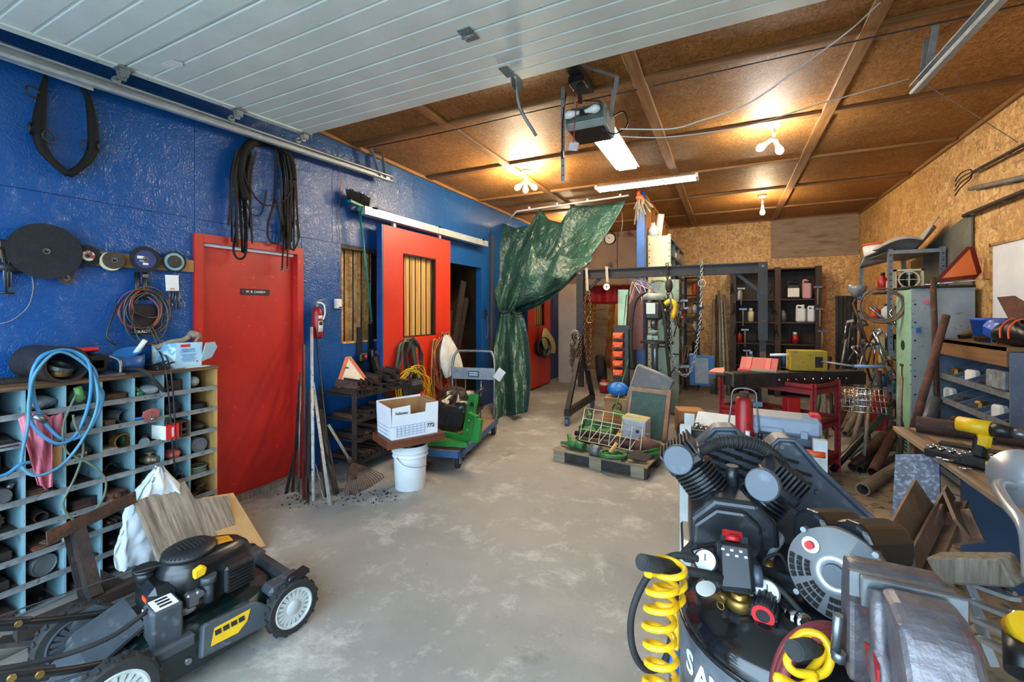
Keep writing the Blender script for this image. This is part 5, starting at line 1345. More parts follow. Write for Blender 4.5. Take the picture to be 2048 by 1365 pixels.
part(fx,'front_panel',mbx,m_fbox)
mbx=slab([lb(w2_,-d2_),lb(w2_,d2_),lb(w2_+.01,d2_,bh_),lb(w2_+.01,.09,bh_),lb(w2_+.012,.085,bh_ -.07),lb(w2_+.012,-.045,bh_ -.075),lb(w2_+.01,-.05,bh_),lb(w2_+.01,-d2_,bh_ -.01)],.004); mbx.w=False
part(fx,'side_panel',mbx,m_fbox)
mbx=wallp(lb(w2_,d2_),lb(-w2_,d2_),bh_,bh_+.01,None,.01); mbx.w=False
part(fx,'back_panel',mbx,m_cardboard)
mbx=wallp(lb(-w2_,d2_),lb(-w2_,-d2_),bh_+.01,bh_,None,.02); mbx.w=False
part(fx,'side_panel',mbx,m_fbox)
part(fx,'bottom',MB(False).box((0,0,.004),(bw_,bd_,.006)),m_cardboard)
part(fx,'inner_lining',MB(False).box((-w2_+.008,0,bh_*.5),(.003,bd_ -.02,bh_*.96)).box((0,d2_ -.008,bh_*.5),(bw_ -.02,.003,bh_*.96)),m_cardboard)
mat_fx=Matrix.Rotation(rzb,3,'Z'); of=V(fx.location)
def fxp(p):return of+mat_fx @ V(p)
def fxtext(body,size,p,U,bold=False):
 off=OFF[fx.name]; o=text(fx,body,size,V(p) +off,U,(0,0,1),m_letter,bold=bold); return o
fxtext('Fellowes',.03,(w2_+.0175,-.125,bh_ -.055),(0,1,0),True)
fxtext('772',.045,(w2_+.0125,.13,.075),(0,1,0),True)
for k in range(5):part(fx,'print_line',MB(False).box((w2_+.008,-.04 ,.025+.02*k),(.002,.26 if k<4 else .36,.0015)),m_letterb)
for k in range(8):part(fx,'print_line',MB(False).box((w2_+.008,-.16+.034*k,.065),(.002,.0015,.08)),m_letterb)
for k in range(3):part(fx,'print_line',MB(False).box((-.02,-d2_ -.006,.03+.03*k),(.24,.002,.0015)),m_letterb)
# ------------------------------------------------------------------ hoses, cords and charger on the red sliding door
def coil(name,label,cat,pxs,X0,r,mat,jitter=.012,n=5,turns=1,seed=1,jit=4):
 q=random.Random(seed)
 t=thing(name,label,cat,at(*pxs[len(pxs) // 2],X=X0))
 for k in range(turns):
  dx_,dy_=q.uniform(-1,1),q.uniform(-1,1)
  pts=[at(a+(q.uniform(-1,1) +dx_) *jit*(k>0),b+(q.uniform(-1,1) +dy_) *jit*(k>0),X=X0+q.uniform(-.01,.025)) for a,b in pxs]
  part(t,'loop',MB().tube(smooth(pts,n,True),r,7,True),mat)
 return t
def oval(cx,cy,rx,ry,n=14,ph=0):return [(cx+rx*math.cos(2*math.pi*k/n+ph),cy+ry*math.sin(2*math.pi*k/n+ph)) for k in range(n)]
coil('garden_hose','dark green hose looped on the red sliding door below its window','hose',oval(812,745,18,62),XF+.035,.016,M('hose_dark_green','#2f3f33','#3f5246',sc=10,r=.5),turns=3,seed=2)
coil('black_hose','black hose looped on a nail in the middle of the red sliding door','hose',oval(828,735,16,55),XF+.06,.014,m_rubber,turns=3,seed=3)
coil('extension_cord','orange extension cord looped at the right edge of the sliding door','cord',oval(890,735,16,60),XF+.04,.008,M('orange_cord','#b0563c','#8f432f',sc=12,r=.5),turns=9,seed=4,jit=7)
coil('yellow_strap','pale yellow strap hanging to the floor beside the orange cord','strap',[(872,690),(868,760),(870,830),(876,890),(884,830),(882,760),(878,690)],XF+.03,.01,M('dull_yellow','#a3893f','#86702f',sc=10,r=.7),turns=2,seed=5)
wsk=thing('white_bag','white plastic sack hanging inside the orange cord loops','bag',at(905,720,X=XF+.1))
def bagf(u,v):
 a=u*2*math.pi; w=5+17*math.sin(min(1,v*1.5) *1.57) *(1 -.5*max(0,v -.75) *4*.5)
 px=893+14*v+w*math.cos(a); py=672+82*v+3*math.sin(3*a)
 return at(px,py,X=XF+.12+.05*math.sin(a) *math.sin(min(1,v*1.5) *1.57))
part(wsk,'cloth',MB().surf(bagf,24,12,closed_u=True),M('bag_white','#cfd0cc','#b5b7b1',sc=7,r=.7,b=.6,bs=14))
m_ycord=M('yellow_cord','#d4b21c','#b99612',sc=9,r=.45)
yc=coil('extension_cord','bright yellow extension cord looped over the battery charger','cord',oval(828,785,27,42),XF+.14,.0058,m_ycord,turns=9,seed=6,jit=7)
part(yc,'tail',MB().tube(smooth([at(a,b,X=XF+.16) for a,b in ((858,780),(860,815),(848,835),(840,842),(850,858),(858,880))],5),.0065,7),m_ycord)
ch=thing('battery_charger','grey battery charger with carry handle hanging by the yellow cord','battery charger',at(826,790,X=XF+.18))
cc=at(826,774,X=XF+.2)
part(ch,'case',MB().box(cc,(.12,.2,.14),rotm(0,-10,0),.01),M('charger_grey','#4a4f53','#3b4043',sc=10,r=.5))
for k in range(6):part(ch,'fin',MB().box(cc+V((.02,-.075+.03*k,.078)),(.08,.014,.02),rotm(0,-10,0)),m_mgrey)
part(ch,'grille',MB().box(cc+V((.066,0,-.01)),(.004,.17,.07),rotm(0,-10,0)),m_black)
part(ch,'handle',MB().tube(smooth([cc+V((0,-.06,.07)),cc+V((0,-.05,.13)),cc+V((0,.05,.13)),cc+V((0,.06,.07))],4),.01,7),m_black)
one('tape_reel','round grey cable reel hanging under the battery charger','reel',MB().lathe([(.02,0),(.055,0),(.055,.006),(.035,.008),(.035,.03),(.055,.032),(.055,.038),(.02,.038),(.02,0)],at(830,802,X=XF+.17),(1,0,0),26,False),m_greycan)
# things hung on the far red door
fb2=thing('black_pan','round black cast pan hanging on the far red door','pan',at(1077,690,X=XF+.06))
part(fb2,'bowl',MB().lathe([(0,0),(.15,.0),(.19,.08),(.2,.16),(.195,.16),(.18,.085),(.14,.012),(0,.012)],at(1077,696,X=XF+.01),(1,-.25,.1),28),m_blackmetal)
part(fb2,'strap',MB().tube([at(1077,655,X=XF+.02),at(1076,675,X=XF+.1)],.012,6),m_black)
yb2=thing('yellow_bag','yellow and clear plastic bag hanging beside the black pan','bag',at(1100,700,X=XF+.05))
part(yb2,'bag',MB().surf(lambda u,v:at(1090+12*v+(3+10*math.sin(v*2.6)) *math.cos(u*6.283),657+50*v,X=XF+.08+.07*math.sin(u*6.283) *math.sin(v*2.8)),20,10,closed_u=True),M('bag_yellow','#c9b766','#a99a5a',sc=6,r=.5,b=.5,bs=14))
# pale panel door standing beyond
one('spare_door','plain pale grey door panel standing beyond the far red door','door panel',MB().span((-3.18,8.63,0),(-2.6,8.67,2.05),.003),M('pale_grey_paint','#b3a99e','#a2988e',sc=2,r=.7))
# ------------------------------------------------------------------ platform truck with green stand
pf=thing('platform_truck','blue platform truck with a bent grey tube handle','platform truck',(-2.66,3.98,0),rz=R(13))
m_pfb=M('worn_blue_steel','#1f4a78','#2a5683',sc=9,r=.55,c3='#5b4a3a',sc3=16,lo3=.58,hi3=.68)
m_pfw=WOOD('platform_wood','#8a7459','#65513b',axis=1,sc=3)
part(pf,'frame',L().span((-.31,-.66,.13),(.31,-.63,.19)).span((-.31,.63,.13),(.31,.66,.19)).span((-.31,-.66,.13),(-.28,.66,.19)).span((.28,-.66,.13),(.31,.66,.19)),m_pfb)
part(pf,'deck',L().span((-.3,-.65,.17),(.3,.65,.195)),m_pfw)
hx=.27
part(pf,'handle',L().tube(smooth([(-hx,.6,.19),(-hx,.62,.5),(-hx,.64,.86),(-hx+.04,.66,.98),(-hx+.1,.665,1.0),(hx -.1,.665,1.0),(hx -.04,.66,.98),(hx,.64,.86),(hx,.62,.5),(hx,.6,.19)],4),.016,10),m_steel)
hp=part(pf,'sign_plate',L().span((-hx,.615,.66),(hx,.63,.80)),m_galvd)
part(hp,'maker_plate',L().span((-.06,.605,.69),(.08,.615,.76)),M('navy_plate','#20405c',r=.4))
for k in range(2):part(hp,'plate_line',L().span((-.045,.603,.735 -.025*k),(.065,.606,.745 -.025*k)),m_letterw)
for x in (-.1,.1):part(pf,'handle_stay',L().cyl((x,.6,.19),(x,.63,.66),.008,8),m_steel)
part(pf,'paper_tag',L().box((hx+.07,.60,.73),(.1,.004,.14),rotm(0,35,0)),m_paper,'white paper tag')
for x,y in ((-.24,-.55),(.24,-.55),(-.24,.56),(.27,.6)):
 cs=part(pf,'caster',L().span((x -.03,y -.035,.10),(x+.03,y+.035,.13)).span((x -.03,y -.03,.05),(x -.022,y+.03,.11)).span((x+.022,y -.03,.05),(x+.03,y+.03,.11)),m_steel)
 part(cs,'caster_wheel',L().cyl((x -.018,y,.058),(x+.018,y,.058),.057,18),m_rubber)
gs=thing('green_stand','bright green steel engine stand lying on the blue platform truck','engine stand',at(935,900,Z=.2))
m_grn=M('bright_green_paint','#1c7a2c','#166424',sc=8,r=.42,c3='#3a5a30',sc3=30,lo3=.62,hi3=.7)
g1,g2=at(843,884,Z=.24),at(936,889,Z=.24)
part(gs,'base_beam',MB().beam(g1,g2,.075,.05,(0,0,1),.003),m_grn)
g3,g4=at(843,862,Z=.3),at(958,880,Z=.28)
part(gs,'base_beam',MB().beam(g3,g4,.06,.05,(0,0,1),.003),m_grn)
u0,u1=g2+V((-.03,.02,.02)),at(949,788,t=(g2.xy.length+.25))
u1=V((g2.x -.12,g2.y+.22,.77)); u1=at(948,790,Y=g2.y+.25)
part(gs,'upright',MB().beam(u0,u0.lerp(u1,.36),.10,.05,(0,1,0),.003).beam(u0.lerp(u1,.34),u1,.095,.045,(0,1,.1),.003),m_grn)
h0=u0.lerp(u1,.8)
part(gs,'pin_hole',MB().cyl(h0+V((.02,-.05,0)),h0+V((-.02,.05,0)),.022,12),m_dark)
for k in range(3):part(gs,'bolt',MB().cyl(u0.lerp(u1,.25+.2*k) +V((.01,-.035,0)),u0.lerp(u1,.25+.2*k) +V((.005,-.02,0)),.01,6),m_steel)
w0=at(953,880,Z=.29); w1=at(958,838,Y=w0.y+.02)
part(gs,'side_post',MB().beam(w0,w1,.07,.05,(0,1,0),.003).beam(w1+V((-.02,0,.0)),w1+V((-.14,.04,.02)),.05,.05,(0,0,1),.003),m_grn)
for px,py in ((921,922),(935,908)):
 b=at(px,py,Z=0)
 cs=part(gs,'caster',MB().span(b+V((-.03,-.03,.1)),b+V((.03,.03,.2))).span(b+V((-.032,-.02,.04)),b+V((-.026,.02,.12))).span(b+V((.026,-.02,.04)),b+V((.032,.02,.12))),m_galv)
 part(cs,'caster_wheel',MB().cyl(b+V((-.02,0,.05)),b+V((.02,0,.05)),.05,16),m_rubber)
bm=thing('wrapped_engine','engine wrapped in black plastic lying on the platform truck','engine',(-2.75,4.15,.195))
q=random.Random(9)
bmr=L()
def engf(u,v):
 th=v*math.pi; a=u*2*math.pi
 rr=1+.1*math.sin(5*a+2*th) +.08*math.sin(9*a -4*th) +.06*math.sin(13*th+a)
 return V((.24*rr*math.sin(th) *math.cos(a),.34*rr*math.sin(th) *math.sin(a),.2*(1 -math.cos(th) *rr)))
part(bm,'plastic_wrap',bmr.surf(engf,40,18,closed_u=True),M('black_film','#101012','#1b1b1e',sc=9,r=.25,b=.8,bs=9))
part(bm,'flywheel',L().cyl((.1,-.3,.17),(.16,-.36,.17),.14,24).cyl((.15,-.36,.17),(.17,-.38,.17),.05,14),m_blackmetal)
part(bm,'cover',L().lathe([(0,.01),(.16,0),(.15,.03),(0,.05)],(-.02,-.05,.36),(.1,-.3,1),24),m_rustd)
part(bm,'pipe',L().tube(smooth([(.12,.1,.3),(.2,.16,.38),(.2,.24,.4),(.12,.28,.36)],5),.02,8),m_black)
one('bent_bracket','rusty bent bracket on the floor beside the white bucket','bracket',MB().tube(smooth([at(835,935,Z=.02),at(848,925,Z=.03),at(858,930,Z=.02),at(845,945,Z=.02)],4),.013,6),m_rust)
# ------------------------------------------------------------------ green tarp curtain
tp=thing('green_tarp','dark green plastic tarp curtain tied back against the blue wall','tarp',at(1015,836,Y=5.4))
m_tarp=M('green_tarp','#2a4c42','#203d35',sc=3,r=.3,b=.3,bs=60)
nt_=m_tarp.node_tree; vo_=nd(nt_,'ShaderNodeTexVoronoi',feature='SMOOTH_F1'); vo_.inputs['Scale'].default_value=17; vo_.inputs['Detail'].default_value=2
b2_=nd(nt_,'ShaderNodeBump'); b2_.inputs['Strength'].default_value=.55; b2_.inputs['Distance'].default_value=.03
wn_=nd(nt_,'ShaderNodeTexNoise'); wn_.inputs['Scale'].default_value=6; ad_=nd(nt_,'ShaderNodeMix',data_type='RGBA',blend_type='LINEAR_LIGHT'); ad_.inputs[0].default_value=.12
tc_=[n for n in nt_.nodes if n.type=='TEX_COORD'][0]; ob_=[n for n in nt_.nodes if n.type=='BUMP' and n != b2_][0]
nt_.links.new(tc_.outputs['Object'],wn_.inputs['Vector']); nt_.links.new(tc_.outputs['Object'],ad_.inputs[6]); nt_.links.new(wn_.outputs['Color'],ad_.inputs[7]); nt_.links.new(ad_.outputs[2],vo_.inputs['Vector']); nt_.links.new(vo_.outputs['Distance'],b2_.inputs['Height']); nt_.links.new(ob_.outputs[0],b2_.inputs['Normal']); nt_.links.new(b2_.outputs[0],nt_.nodes['Principled BSDF'].inputs['Normal'])
topc=[(1007,447),(1030,456),(1058,452),(1080,418),(1098,440),(1122,446),(1142,411),(1175,411),(1215,408),(1252,401)]
def plerp(pts,s):
 k=s*(len(pts) -1); i=min(int(k),len(pts) -2); f=k -i
 f=f*f*(3 -2*f) *.5+f*.5
 return (pts[i][0] *(1 -f) +pts[i+1][0] *f,pts[i][1] *(1 -f) +pts[i+1][1] *f)
def tarp_up(s,v):
 tx,ty=plerp(topc,s); cx_,cy_=972+175*s,545+55*s
 gx,gy=1000+44*s,627 -2*s
 x=(1 -v) ** 2*tx+2*v*(1 -v) *cx_+v*v*gx; y=(1 -v) ** 2*ty+2*v*(1 -v) *cy_+v*v*gy
 fold=.10*math.sin(s*13+1.6*math.sin(v*3.3) +2*v) *(.3+.7*v) +.07*v*v*math.sin(s*29+v*5) +.055*noise.noise((s*5,v*4,1)) +.03*noise.noise((s*14,v*11,5)) +.012*noise.noise((s*40,v*30,9))
 Yd=6.62 -.2*s*(1 -v) -.45*v*v*(1 -.3*s) -.1*math.sin(v*3.1) *(.4+s)
 # swag: sagging pocket towards the lower right
 Yd -= .16*math.exp(-((s -.62) /.16) ** 2 -((v -.62) /.2) ** 2) -.1*math.exp(-((s -.42) /.1) ** 2 -((v -.5) /.25) ** 2)
 return at(x,y,Y=Yd -fold)
part(tp,'curtain',MB().surf(tarp_up,110,46),m_tarp,sol=.002)
def tarp_dn(s,v):
 w=min(1,v*3)
 x=(1000 -14*w+4*v) +(44+14*w+46*v*(1.15 -v)) *s
 y=622+(217 -14*s) *v
 Yd=6.17 -.74*v*(1+.0*s) +.0
 amp=.05+.06*min(1,v*2.5)
 fold=amp*math.sin(s*11+1.2*math.sin(v*4) +2*v) +.03*math.sin(s*23 -v*6) *(1 -v) +.05*noise.noise((s*5,v*6,3)) +.02*noise.noise((s*15,v*16,7))
 p=at(x,y,Y=Yd -fold*(.6+.4*v))
 if p.z<.006:p.z=.006
 return p
fa_,fb_=[(1064,486),(1072,512),(1098,520),(1118,508),(1140,516),(1186,512)],[(1030,618),(1048,612),(1074,602),(1104,588),(1136,566),(1172,530)]
def tarp_flap(s,v):
 a,b=plerp(fa_,s),plerp(fb_,s)
 return at(a[0] *(1 -v) +b[0] *v,a[1] *(1 -v) +b[1] *v+6*math.sin(v*3.1),Y=5.98+.12*s -.1*math.sin(v*3.1) +.07*noise.noise((s*5,v*3,12)) +.03*math.sin(s*17+4*v) +.16*(v>.97))
part(tp,'folded_flap',MB().surf(tarp_flap,40,20),m_tarp,sol=.002)
part(tp,'lower_curtain',MB().surf(tarp_dn,80,40),m_tarp,sol=.002)
part(tp,'tie',MB().tube([at(1000+45*k/10,626+2*math.sin(k),Y=6.02 -.04*math.sin(k/10*3.1)) for k in range(11)],.012,6),m_black)
# ------------------------------------------------------------------ gantry hoist
ga=thing('gantry_hoist','black steel gantry hoist on casters spanning the right bay','gantry hoist',(-.76,6.0,0))
GX0,GX1,GY,GZ=-1.9,.375,6.0,2.08
m_gan=M('gantry_black','#211f1e','#2b2826',sc=6,r=.5,m=.4,c3='#4a3a2e',sc3=20,lo3=.62,hi3=.72)
part(ga,'beam',MB().span((GX0 -.02,GY -.05,GZ -.012),(GX1+.05,GY+.05,GZ)).span((GX0 -.02,GY -.05,GZ -.13),(GX1+.05,GY+.05,GZ -.118)).span((GX0 -.02,GY -.008,GZ -.12),(GX1+.05,GY+.008,GZ -.01)),m_gan)
for x,sg in ((GX0+.03,1),(GX1,-1)):
 up=part(ga,'upright',MB().span((x -.05,GY -.06,1.15),(x+.05,GY -.052,GZ -.005)).span((x -.045,GY -.052,1.15),(x+.045,GY+.045,GZ -.13)),m_gan)
 part(up,'bolt',MB().cyl((x,GY -.06,GZ -.05),(x,GY -.07,GZ -.05),.014,8),m_steel)
 part(ga,'leg_tube',MB().span((x -.035,GY -.035,.42),(x+.035,GY+.035,1.2)),m_gan)
 part(ga,'corner_brace',MB().beam((x+sg*.02,GY,GZ -.36),(x+sg*.27,GY,GZ -.13),.04,.03,(0,1,0)),m_gan)
 part(ga,'foot_beam',MB().span((x -.035,GY -.62,.13),(x+.035,GY+.62,.21)),m_gan)
 for s2 in (-1,1):
  part(ga,'splay_leg',MB().beam((x,GY+s2*.58,.2),(x,GY+s2*.04,1.0),.06,.06,(1,0,0)),m_gan)
  y=GY+s2*.58
  cs=part(ga,'caster',MB().span((x -.045,y -.05,.118),(x+.045,y+.05,.13)).span((x -.035,y -.02,.05),(x -.028,y+.02,.12)).span((x+.028,y -.02,.05),(x+.035,y+.02,.12)),m_steel)
  part(cs,'caster_wheel',MB().cyl((x -.022,y,.055),(x+.022,y,.055),.055,18),M('blue_grey_wheel','#51708c','#3f5a72',sc=9,r=.5))
def chain(name,label,pts,mat,ll=.045,r=.006,parent=None,w=.5):
 sp=smooth(pts,10); mb=MB()
 # resample
 d=[0]
 for a,b in zip(sp,sp[1:]):d.append(d[-1] +(b -a).length)
 n=max(2,int(d[-1] /(ll*.72))); P=[]
 for k in range(n+1):
  s_=d[-1] *k/n
  i=max(j for j in range(len(d)) if d[j] <= s_+1e-9); i=min(i,len(sp) -2)
  f=(s_ -d[i]) /max(1e-9,d[i+1] -d[i]); P.append(sp[i].lerp(sp[i+1],f))
 for k in range(n):
  c=(P[k] +P[k+1]) /2; t=(P[k+1] -P[k]).normalized()
  u=t.orthogonal().normalized(); u=Quaternion(t,math.pi/2*(k % 2) +.4) @ u
  ring=[c+t*(ll/2) *math.cos(2*math.pi*j/8) +u*(ll*w*.62) *math.sin(2*math.pi*j/8) for j in range(8)]
  mb.tube(ring,r,4,True)
 if parent is not None:return part(parent,name,mb,mat,kind='stuff')
 t=thing(name,label,'chain',V(pts[-1])); part(t,'links',mb,mat,kind='stuff')
 return t
m_chs=M('bright_chain','#a9aba8','#8a8c8a',sc=30,r=.3,m=.8)
m_chr=M('rusty_chain','#6b4f34','#4a3524',sc=30,r=.55,m=.5)
c1=chain('hoist_chain','long bright chain hanging in a loop from the gantry beam',[at(1404,520,Y=5.93),at(1403,560,Y=5.93),at(1402,610,Y=5.93),at(1400,650,Y=5.92),at(1394,690,Y=5.9),at(1386,730,Y=5.88),at(1372,752,Y=5.86),at(1352,738,Y=5.86),at(1343,700,Y=5.88),at(1342,650,Y=5.9)],m_chs,.05,.0065)
part(c1,'wire_loop',MB().torus(at(1404,567,Y=5.9),.045,.003,(.3,1,0),14,5),m_cablew)
hk=at(1402,652,Y=5.92)
part(c1,'hook',MB().tube(smooth([hk+V(p) for p in ((0,0,.06),(0,0,.03),(-.035,0,0),(-.03,0,-.04),(.01,0,-.05),(.03,0,-.02))],4),.011,7),m_blackmetal)
part(c1,'hook',MB().tube([at(1402,610,Y=5.92),at(1403,618,Y=5.92)],.03,6),m_steel)
c2=chain('hoist_chain','dark chain hanging with a black block from the middle of the gantry beam',[at(1334,527,Y=5.92),at(1335,560,Y=5.92),at(1336,590,Y=5.92),at(1338,640,Y=5.92),at(1339,700,Y=5.92)],m_grease,.05,.007)
part(c2,'block',MB().sphere(at(1338,572,Y=5.92),.06,(.8,.8,1.5)),m_rustd)
yh=thing('yellow_chain_hoist','yellow hook shaped chain hoist hanging below the gantry beam','chain hoist',at(1345,640,Y=5.85))
part(yh,'body',MB().tube(smooth([at(1330,609,Y=5.82),at(1340,603,Y=5.82),at(1350,612,Y=5.82),at(1345,638,Y=5.82)],5),[.03] *5+[.036] *5+[.03] *5+[.02],8),m_yellow)
part(yh,'strap',MB().beam(at(1341,598,Y=5.8),at(1343,615,Y=5.8),.035,.02),m_black)
for i,(px,a,b) in enumerate(((1173,537,570),(1213,534,565))):
 t=thing('webbing_sling',('grey webbing sling over the left end of the gantry beam','white webbing sling with round end over the gantry beam')[i],'sling',at(px,590,Y=5.93))
 m_web=M('webbing','#a39c8a','#8b8473',sc=15,r=.85)
 part(t,'strap',MB().beam(at(px,a,Y=5.935),at(px+2,b+12*(1 -i),Y=5.93),.035,.006,(0,1,0)).beam(at(px,a,Y=5.935) +V((0,0,0)),at(px,a,Y=5.935) +V((0,.13,.002)),.035,.006,(0,0,1)),m_web)
 if i:part(t,'round_end',MB().lathe([(.012,0),(.045,0),(.045,.01),(.012,.01),(.012,0)],at(px,574,Y=5.93),(0,1,0),18,False),m_paper)
ck=chain('draped_chain','rusty chain draped from the grey sling at the left of the gantry',[at(1176,583,Y=5.92),at(1169,610,Y=5.9),at(1169,650,Y=5.9),at(1172,700,Y=5.9),at(1176,735,Y=5.9)],m_chr,.055,.008)
chain('links_second','',[at(1178,583,Y=5.9),at(1181,640,Y=5.88),at(1181,700,Y=5.9),at(1177,740,Y=5.9)],m_chr,.055,.008,ck)
part(ck,'hook',MB().tube(smooth([at(1178,640,Y=5.86) +V(p) for p in ((0,0,.05),(-.03,0,.01),(-.02,0,-.04),(.03,0,-.04))],4),.011,7),m_brass)
cg=thing('chain_bunch','thick bunch of rusty chains slung over the left gantry leg','chain',at(1150,745,Y=5.9))
r4=random.Random(4)
for k in range(9):
 x=1143+2.2*k
 chain('links','',[at(x,668+r4.uniform(-3,3),Y=5.88 -.02*(k % 3)),at(x+r4.uniform(-1,1),700,Y=5.86 -.02*(k % 3)),at(x -1+r4.uniform(-2,2),735+r4.uniform(-10,28),Y=5.86)],m_chr,.05,.007,cg)
chain('links','',[at(1145,690,Y=5.8),at(1141,672,Y=5.8),at(1148,661,Y=5.8),at(1156,668,Y=5.8),at(1154,690,Y=5.8),at(1148,698,Y=5.8)],m_chs,.045,.006,cg)
# ------------------------------------------------------------------ pallet with green implement parts
pa=thing('pallet','dark wooden pallet with a plywood top on the concrete floor','pallet',(-1.05,4.43,0),rz=R(-7))
m_palw=WOOD('pallet_wood','#8f8168','#6c5f4a',axis=0,sc=3,dirt='#4a4035')
part(pa,'top_sheet',L().span((-.47,-.40,.105),(.47,.40,.12)),m_palw)
for y in (-.36,0,.36):part(pa,'stringer',L().span((-.46,y -.03,.02),(.46,y+.03,.105)),m_grease)
for x in (-.40,-.02,.38):part(pa,'block',L().span((x -.06,-.405,.0),(x+.06,-.33,.105)),m_palw)
for y in (-.34,0,.34):part(pa,'bottom_board',L().span((-.46,y -.05,.0),(.46,y+.05,.018)),m_dwoodx)
PZ=.121
def onp(px,py,z=PZ):return at(px,py,Z=z)
wg=thing('wire_grid','bent cream wire basket panel on the pallet','wire panel',onp(1230,905))
m_wire=M('cream_wire','#c9bfa5','#a99f86',sc=20,r=.5)
ga0,ga1,gb0,gb1=at(1170,816,Y=4.5),at(1288,838,Y=4.5),at(1158,880,Y=4.2),at(1280,905,Y=4.15)
for k in range(7):
 f=k/6
 part(wg,'wire',MB().cyl(ga0.lerp(ga1,f),gb0.lerp(gb1,f),.004,5),m_wire)
 c=gb0.lerp(gb1,f); d=ga0.lerp(ga1,f)
 if k<6:part(wg,'wire',MB().cyl(c,c+V((.06,.28,.10)),.004,5),m_wire)
for k in range(4):
 f=k/3
 part(wg,'wire',MB().cyl(ga0.lerp(gb0,f),ga1.lerp(gb1,f),.004,5),m_wire)
part(wg,'wire',MB().cyl(gb0+V((.06,.28,.10)),gb1+V((.04,.28,.10)),.004,5),m_wire)
cn=thing('square_tin','dented white square tin standing on the pallet','tin',onp(1275,870))
cb_=V((-.83,4.52,PZ))
part(cn,'body',MB().box(cb_+V((0,0,.15)),(.24,.16,.29),rotm(4,3,-10),.006),M('tin_white','#b9bcc4','#a3a7b1',sc=5,r=.4,m=.2,b=.25,bs=5))
part(cn,'rim',MB().box(cb_+V((0,0,.295)),(.25,.17,.012),rotm(4,3,-10),.003),M('tin_rim','#a9a276',r=.5,m=.3))
part(cn,'spout',MB().cyl(cb_+V((.03,-.09,.18)),cb_+V((.03,-.1,.18)),.018,12),m_black)
def pipe_thing(name,label,a,b,r,mat,cat='pipe',hollow=False,group=None):
 mb=MB().pipe(a,b,r,r*.2,16) if hollow else MB().cyl(a,b,r,16)
 return one(name,label,cat,mb,mat,group)
pipe_thing('axle_tube','thick rusty axle tube lying across the pallet',onp(1152,880,.19),onp(1290,893,.2),.035,m_rust)
one('axle_housing','bulbous rusty axle housing at the right end of the pallet','axle',MB().lathe([(0,0),(.03,0),(.04,.05),(.075,.1),(.085,.15),(.06,.22),(.03,.3),(0,.3)],V((-.86,4.3,.2)),(1,.12,.02),18),m_rustr)
one('shaft','dark shaft lying behind the axle tube on the pallet','shaft',MB().tube([V((-1.45,4.45,.2)),V((-1.1,4.42,.21)),V((-.8,4.4,.2))],[.025,.035,.022],10),m_grease)
def grn(name,label,mb,cat):return one(name,label,cat,mb,m_jdgreen,'green implement parts on the pallet')
grn('steel_link','flat blue green steel arm at the front left of the pallet',MB().beam((-1.52,4.22,.155),(-1.1,4.14,.15),.045,.02),'steel arm')
grn('green_knotter','rounded green casting at the front left corner of the pallet',MB().sphere((-1.38,4.17,.175),.055,(1.2,1,.9)).cyl((-1.38,4.17,.175),(-1.25,4.12,.17),.04,12).cyl((-1.42,4.2,.16),(-1.45,4.24,.24),.02,8),'casting')
grn('green_pulley','green spoked pulley lying flat at the front of the pallet',MB().torus((-.97,4.09,.15),.12,.022,(0,.1,1),28,8).cyl((-.97,4.09,.13),(-.97,4.09,.18),.04,14).beam((-1.08,4.09,.15),(-.86,4.09,.15),.03,.016).beam((-.97,3.98,.15),(-.97,4.2,.15),.03,.016),'pulley')
grn('green_fender','curved green sheet guard standing behind the white tin',MB().surf(lambda u,v:V((-1.06+.16*math.cos(.3+1.5*u),4.5+.16*v,.14+.3*math.sin(.3+1.5*u))),12,3),'guard')
bpy.data.objects['green_fender'].modifiers.new('t','SOLIDIFY').thickness=.006
grn('green_tray','green metal tray at the back left of the pallet',MB().box((-1.25,4.62,.2),(.36,.2,.01),rotm(12,0,0)).box((-1.25,4.71,.24),(.36,.01,.09)).box((-1.25,4.53,.2),(.36,.01,.06)).box((-1.07,4.62,.22),(.01,.2,.08)).box((-1.43,4.62,.22),(.01,.2,.08)),'tray')
grn('green_lever','green lever with round knob standing at the back left of the pallet',MB().cyl((-1.2,4.55,.16),(-1.36,4.6,.42),.014,8).sphere((-1.33,4.59,.36),.04).cyl((-1.33,4.59,.36),(-1.4,4.55,.3),.012,8),'lever')
grn('green_bracket','green angled bracket at the front right corner of the pallet',MB().beam((-.78,4.08,.15),(-.56,4.32,.17),.06,.02).beam((-.78,4.08,.165),(-.56,4.32,.185),.012,.05).beam((-.62,4.42,.15),(-.42,4.36,.15),.04,.02),'bracket')
one('canister_motor','small grey canister lying at the front of the pallet','motor',MB().cyl((-1.18,4.1,.17),(-1.08,4.06,.17),.05,16).cyl((-1.08,4.06,.17),(-1.05,4.05,.17),.02,10),m_greycan)
one('dark_shovel_blade','small dark share blade at the front right edge of the pallet','blade',MB().prism([(-.1,0),(.06,-.03),(.12,.03),(0,.09),(-.08,.06)],.012,(-.72,4.05,.16),(1,.3,0),(-.2,.6,.5)),m_rustd)
one('wood_peg','pale wooden peg lying on the green pulley','peg',MB().beam((-.98,4.05,.18),(-.93,4.1,.26),.03,.018),m_pine)
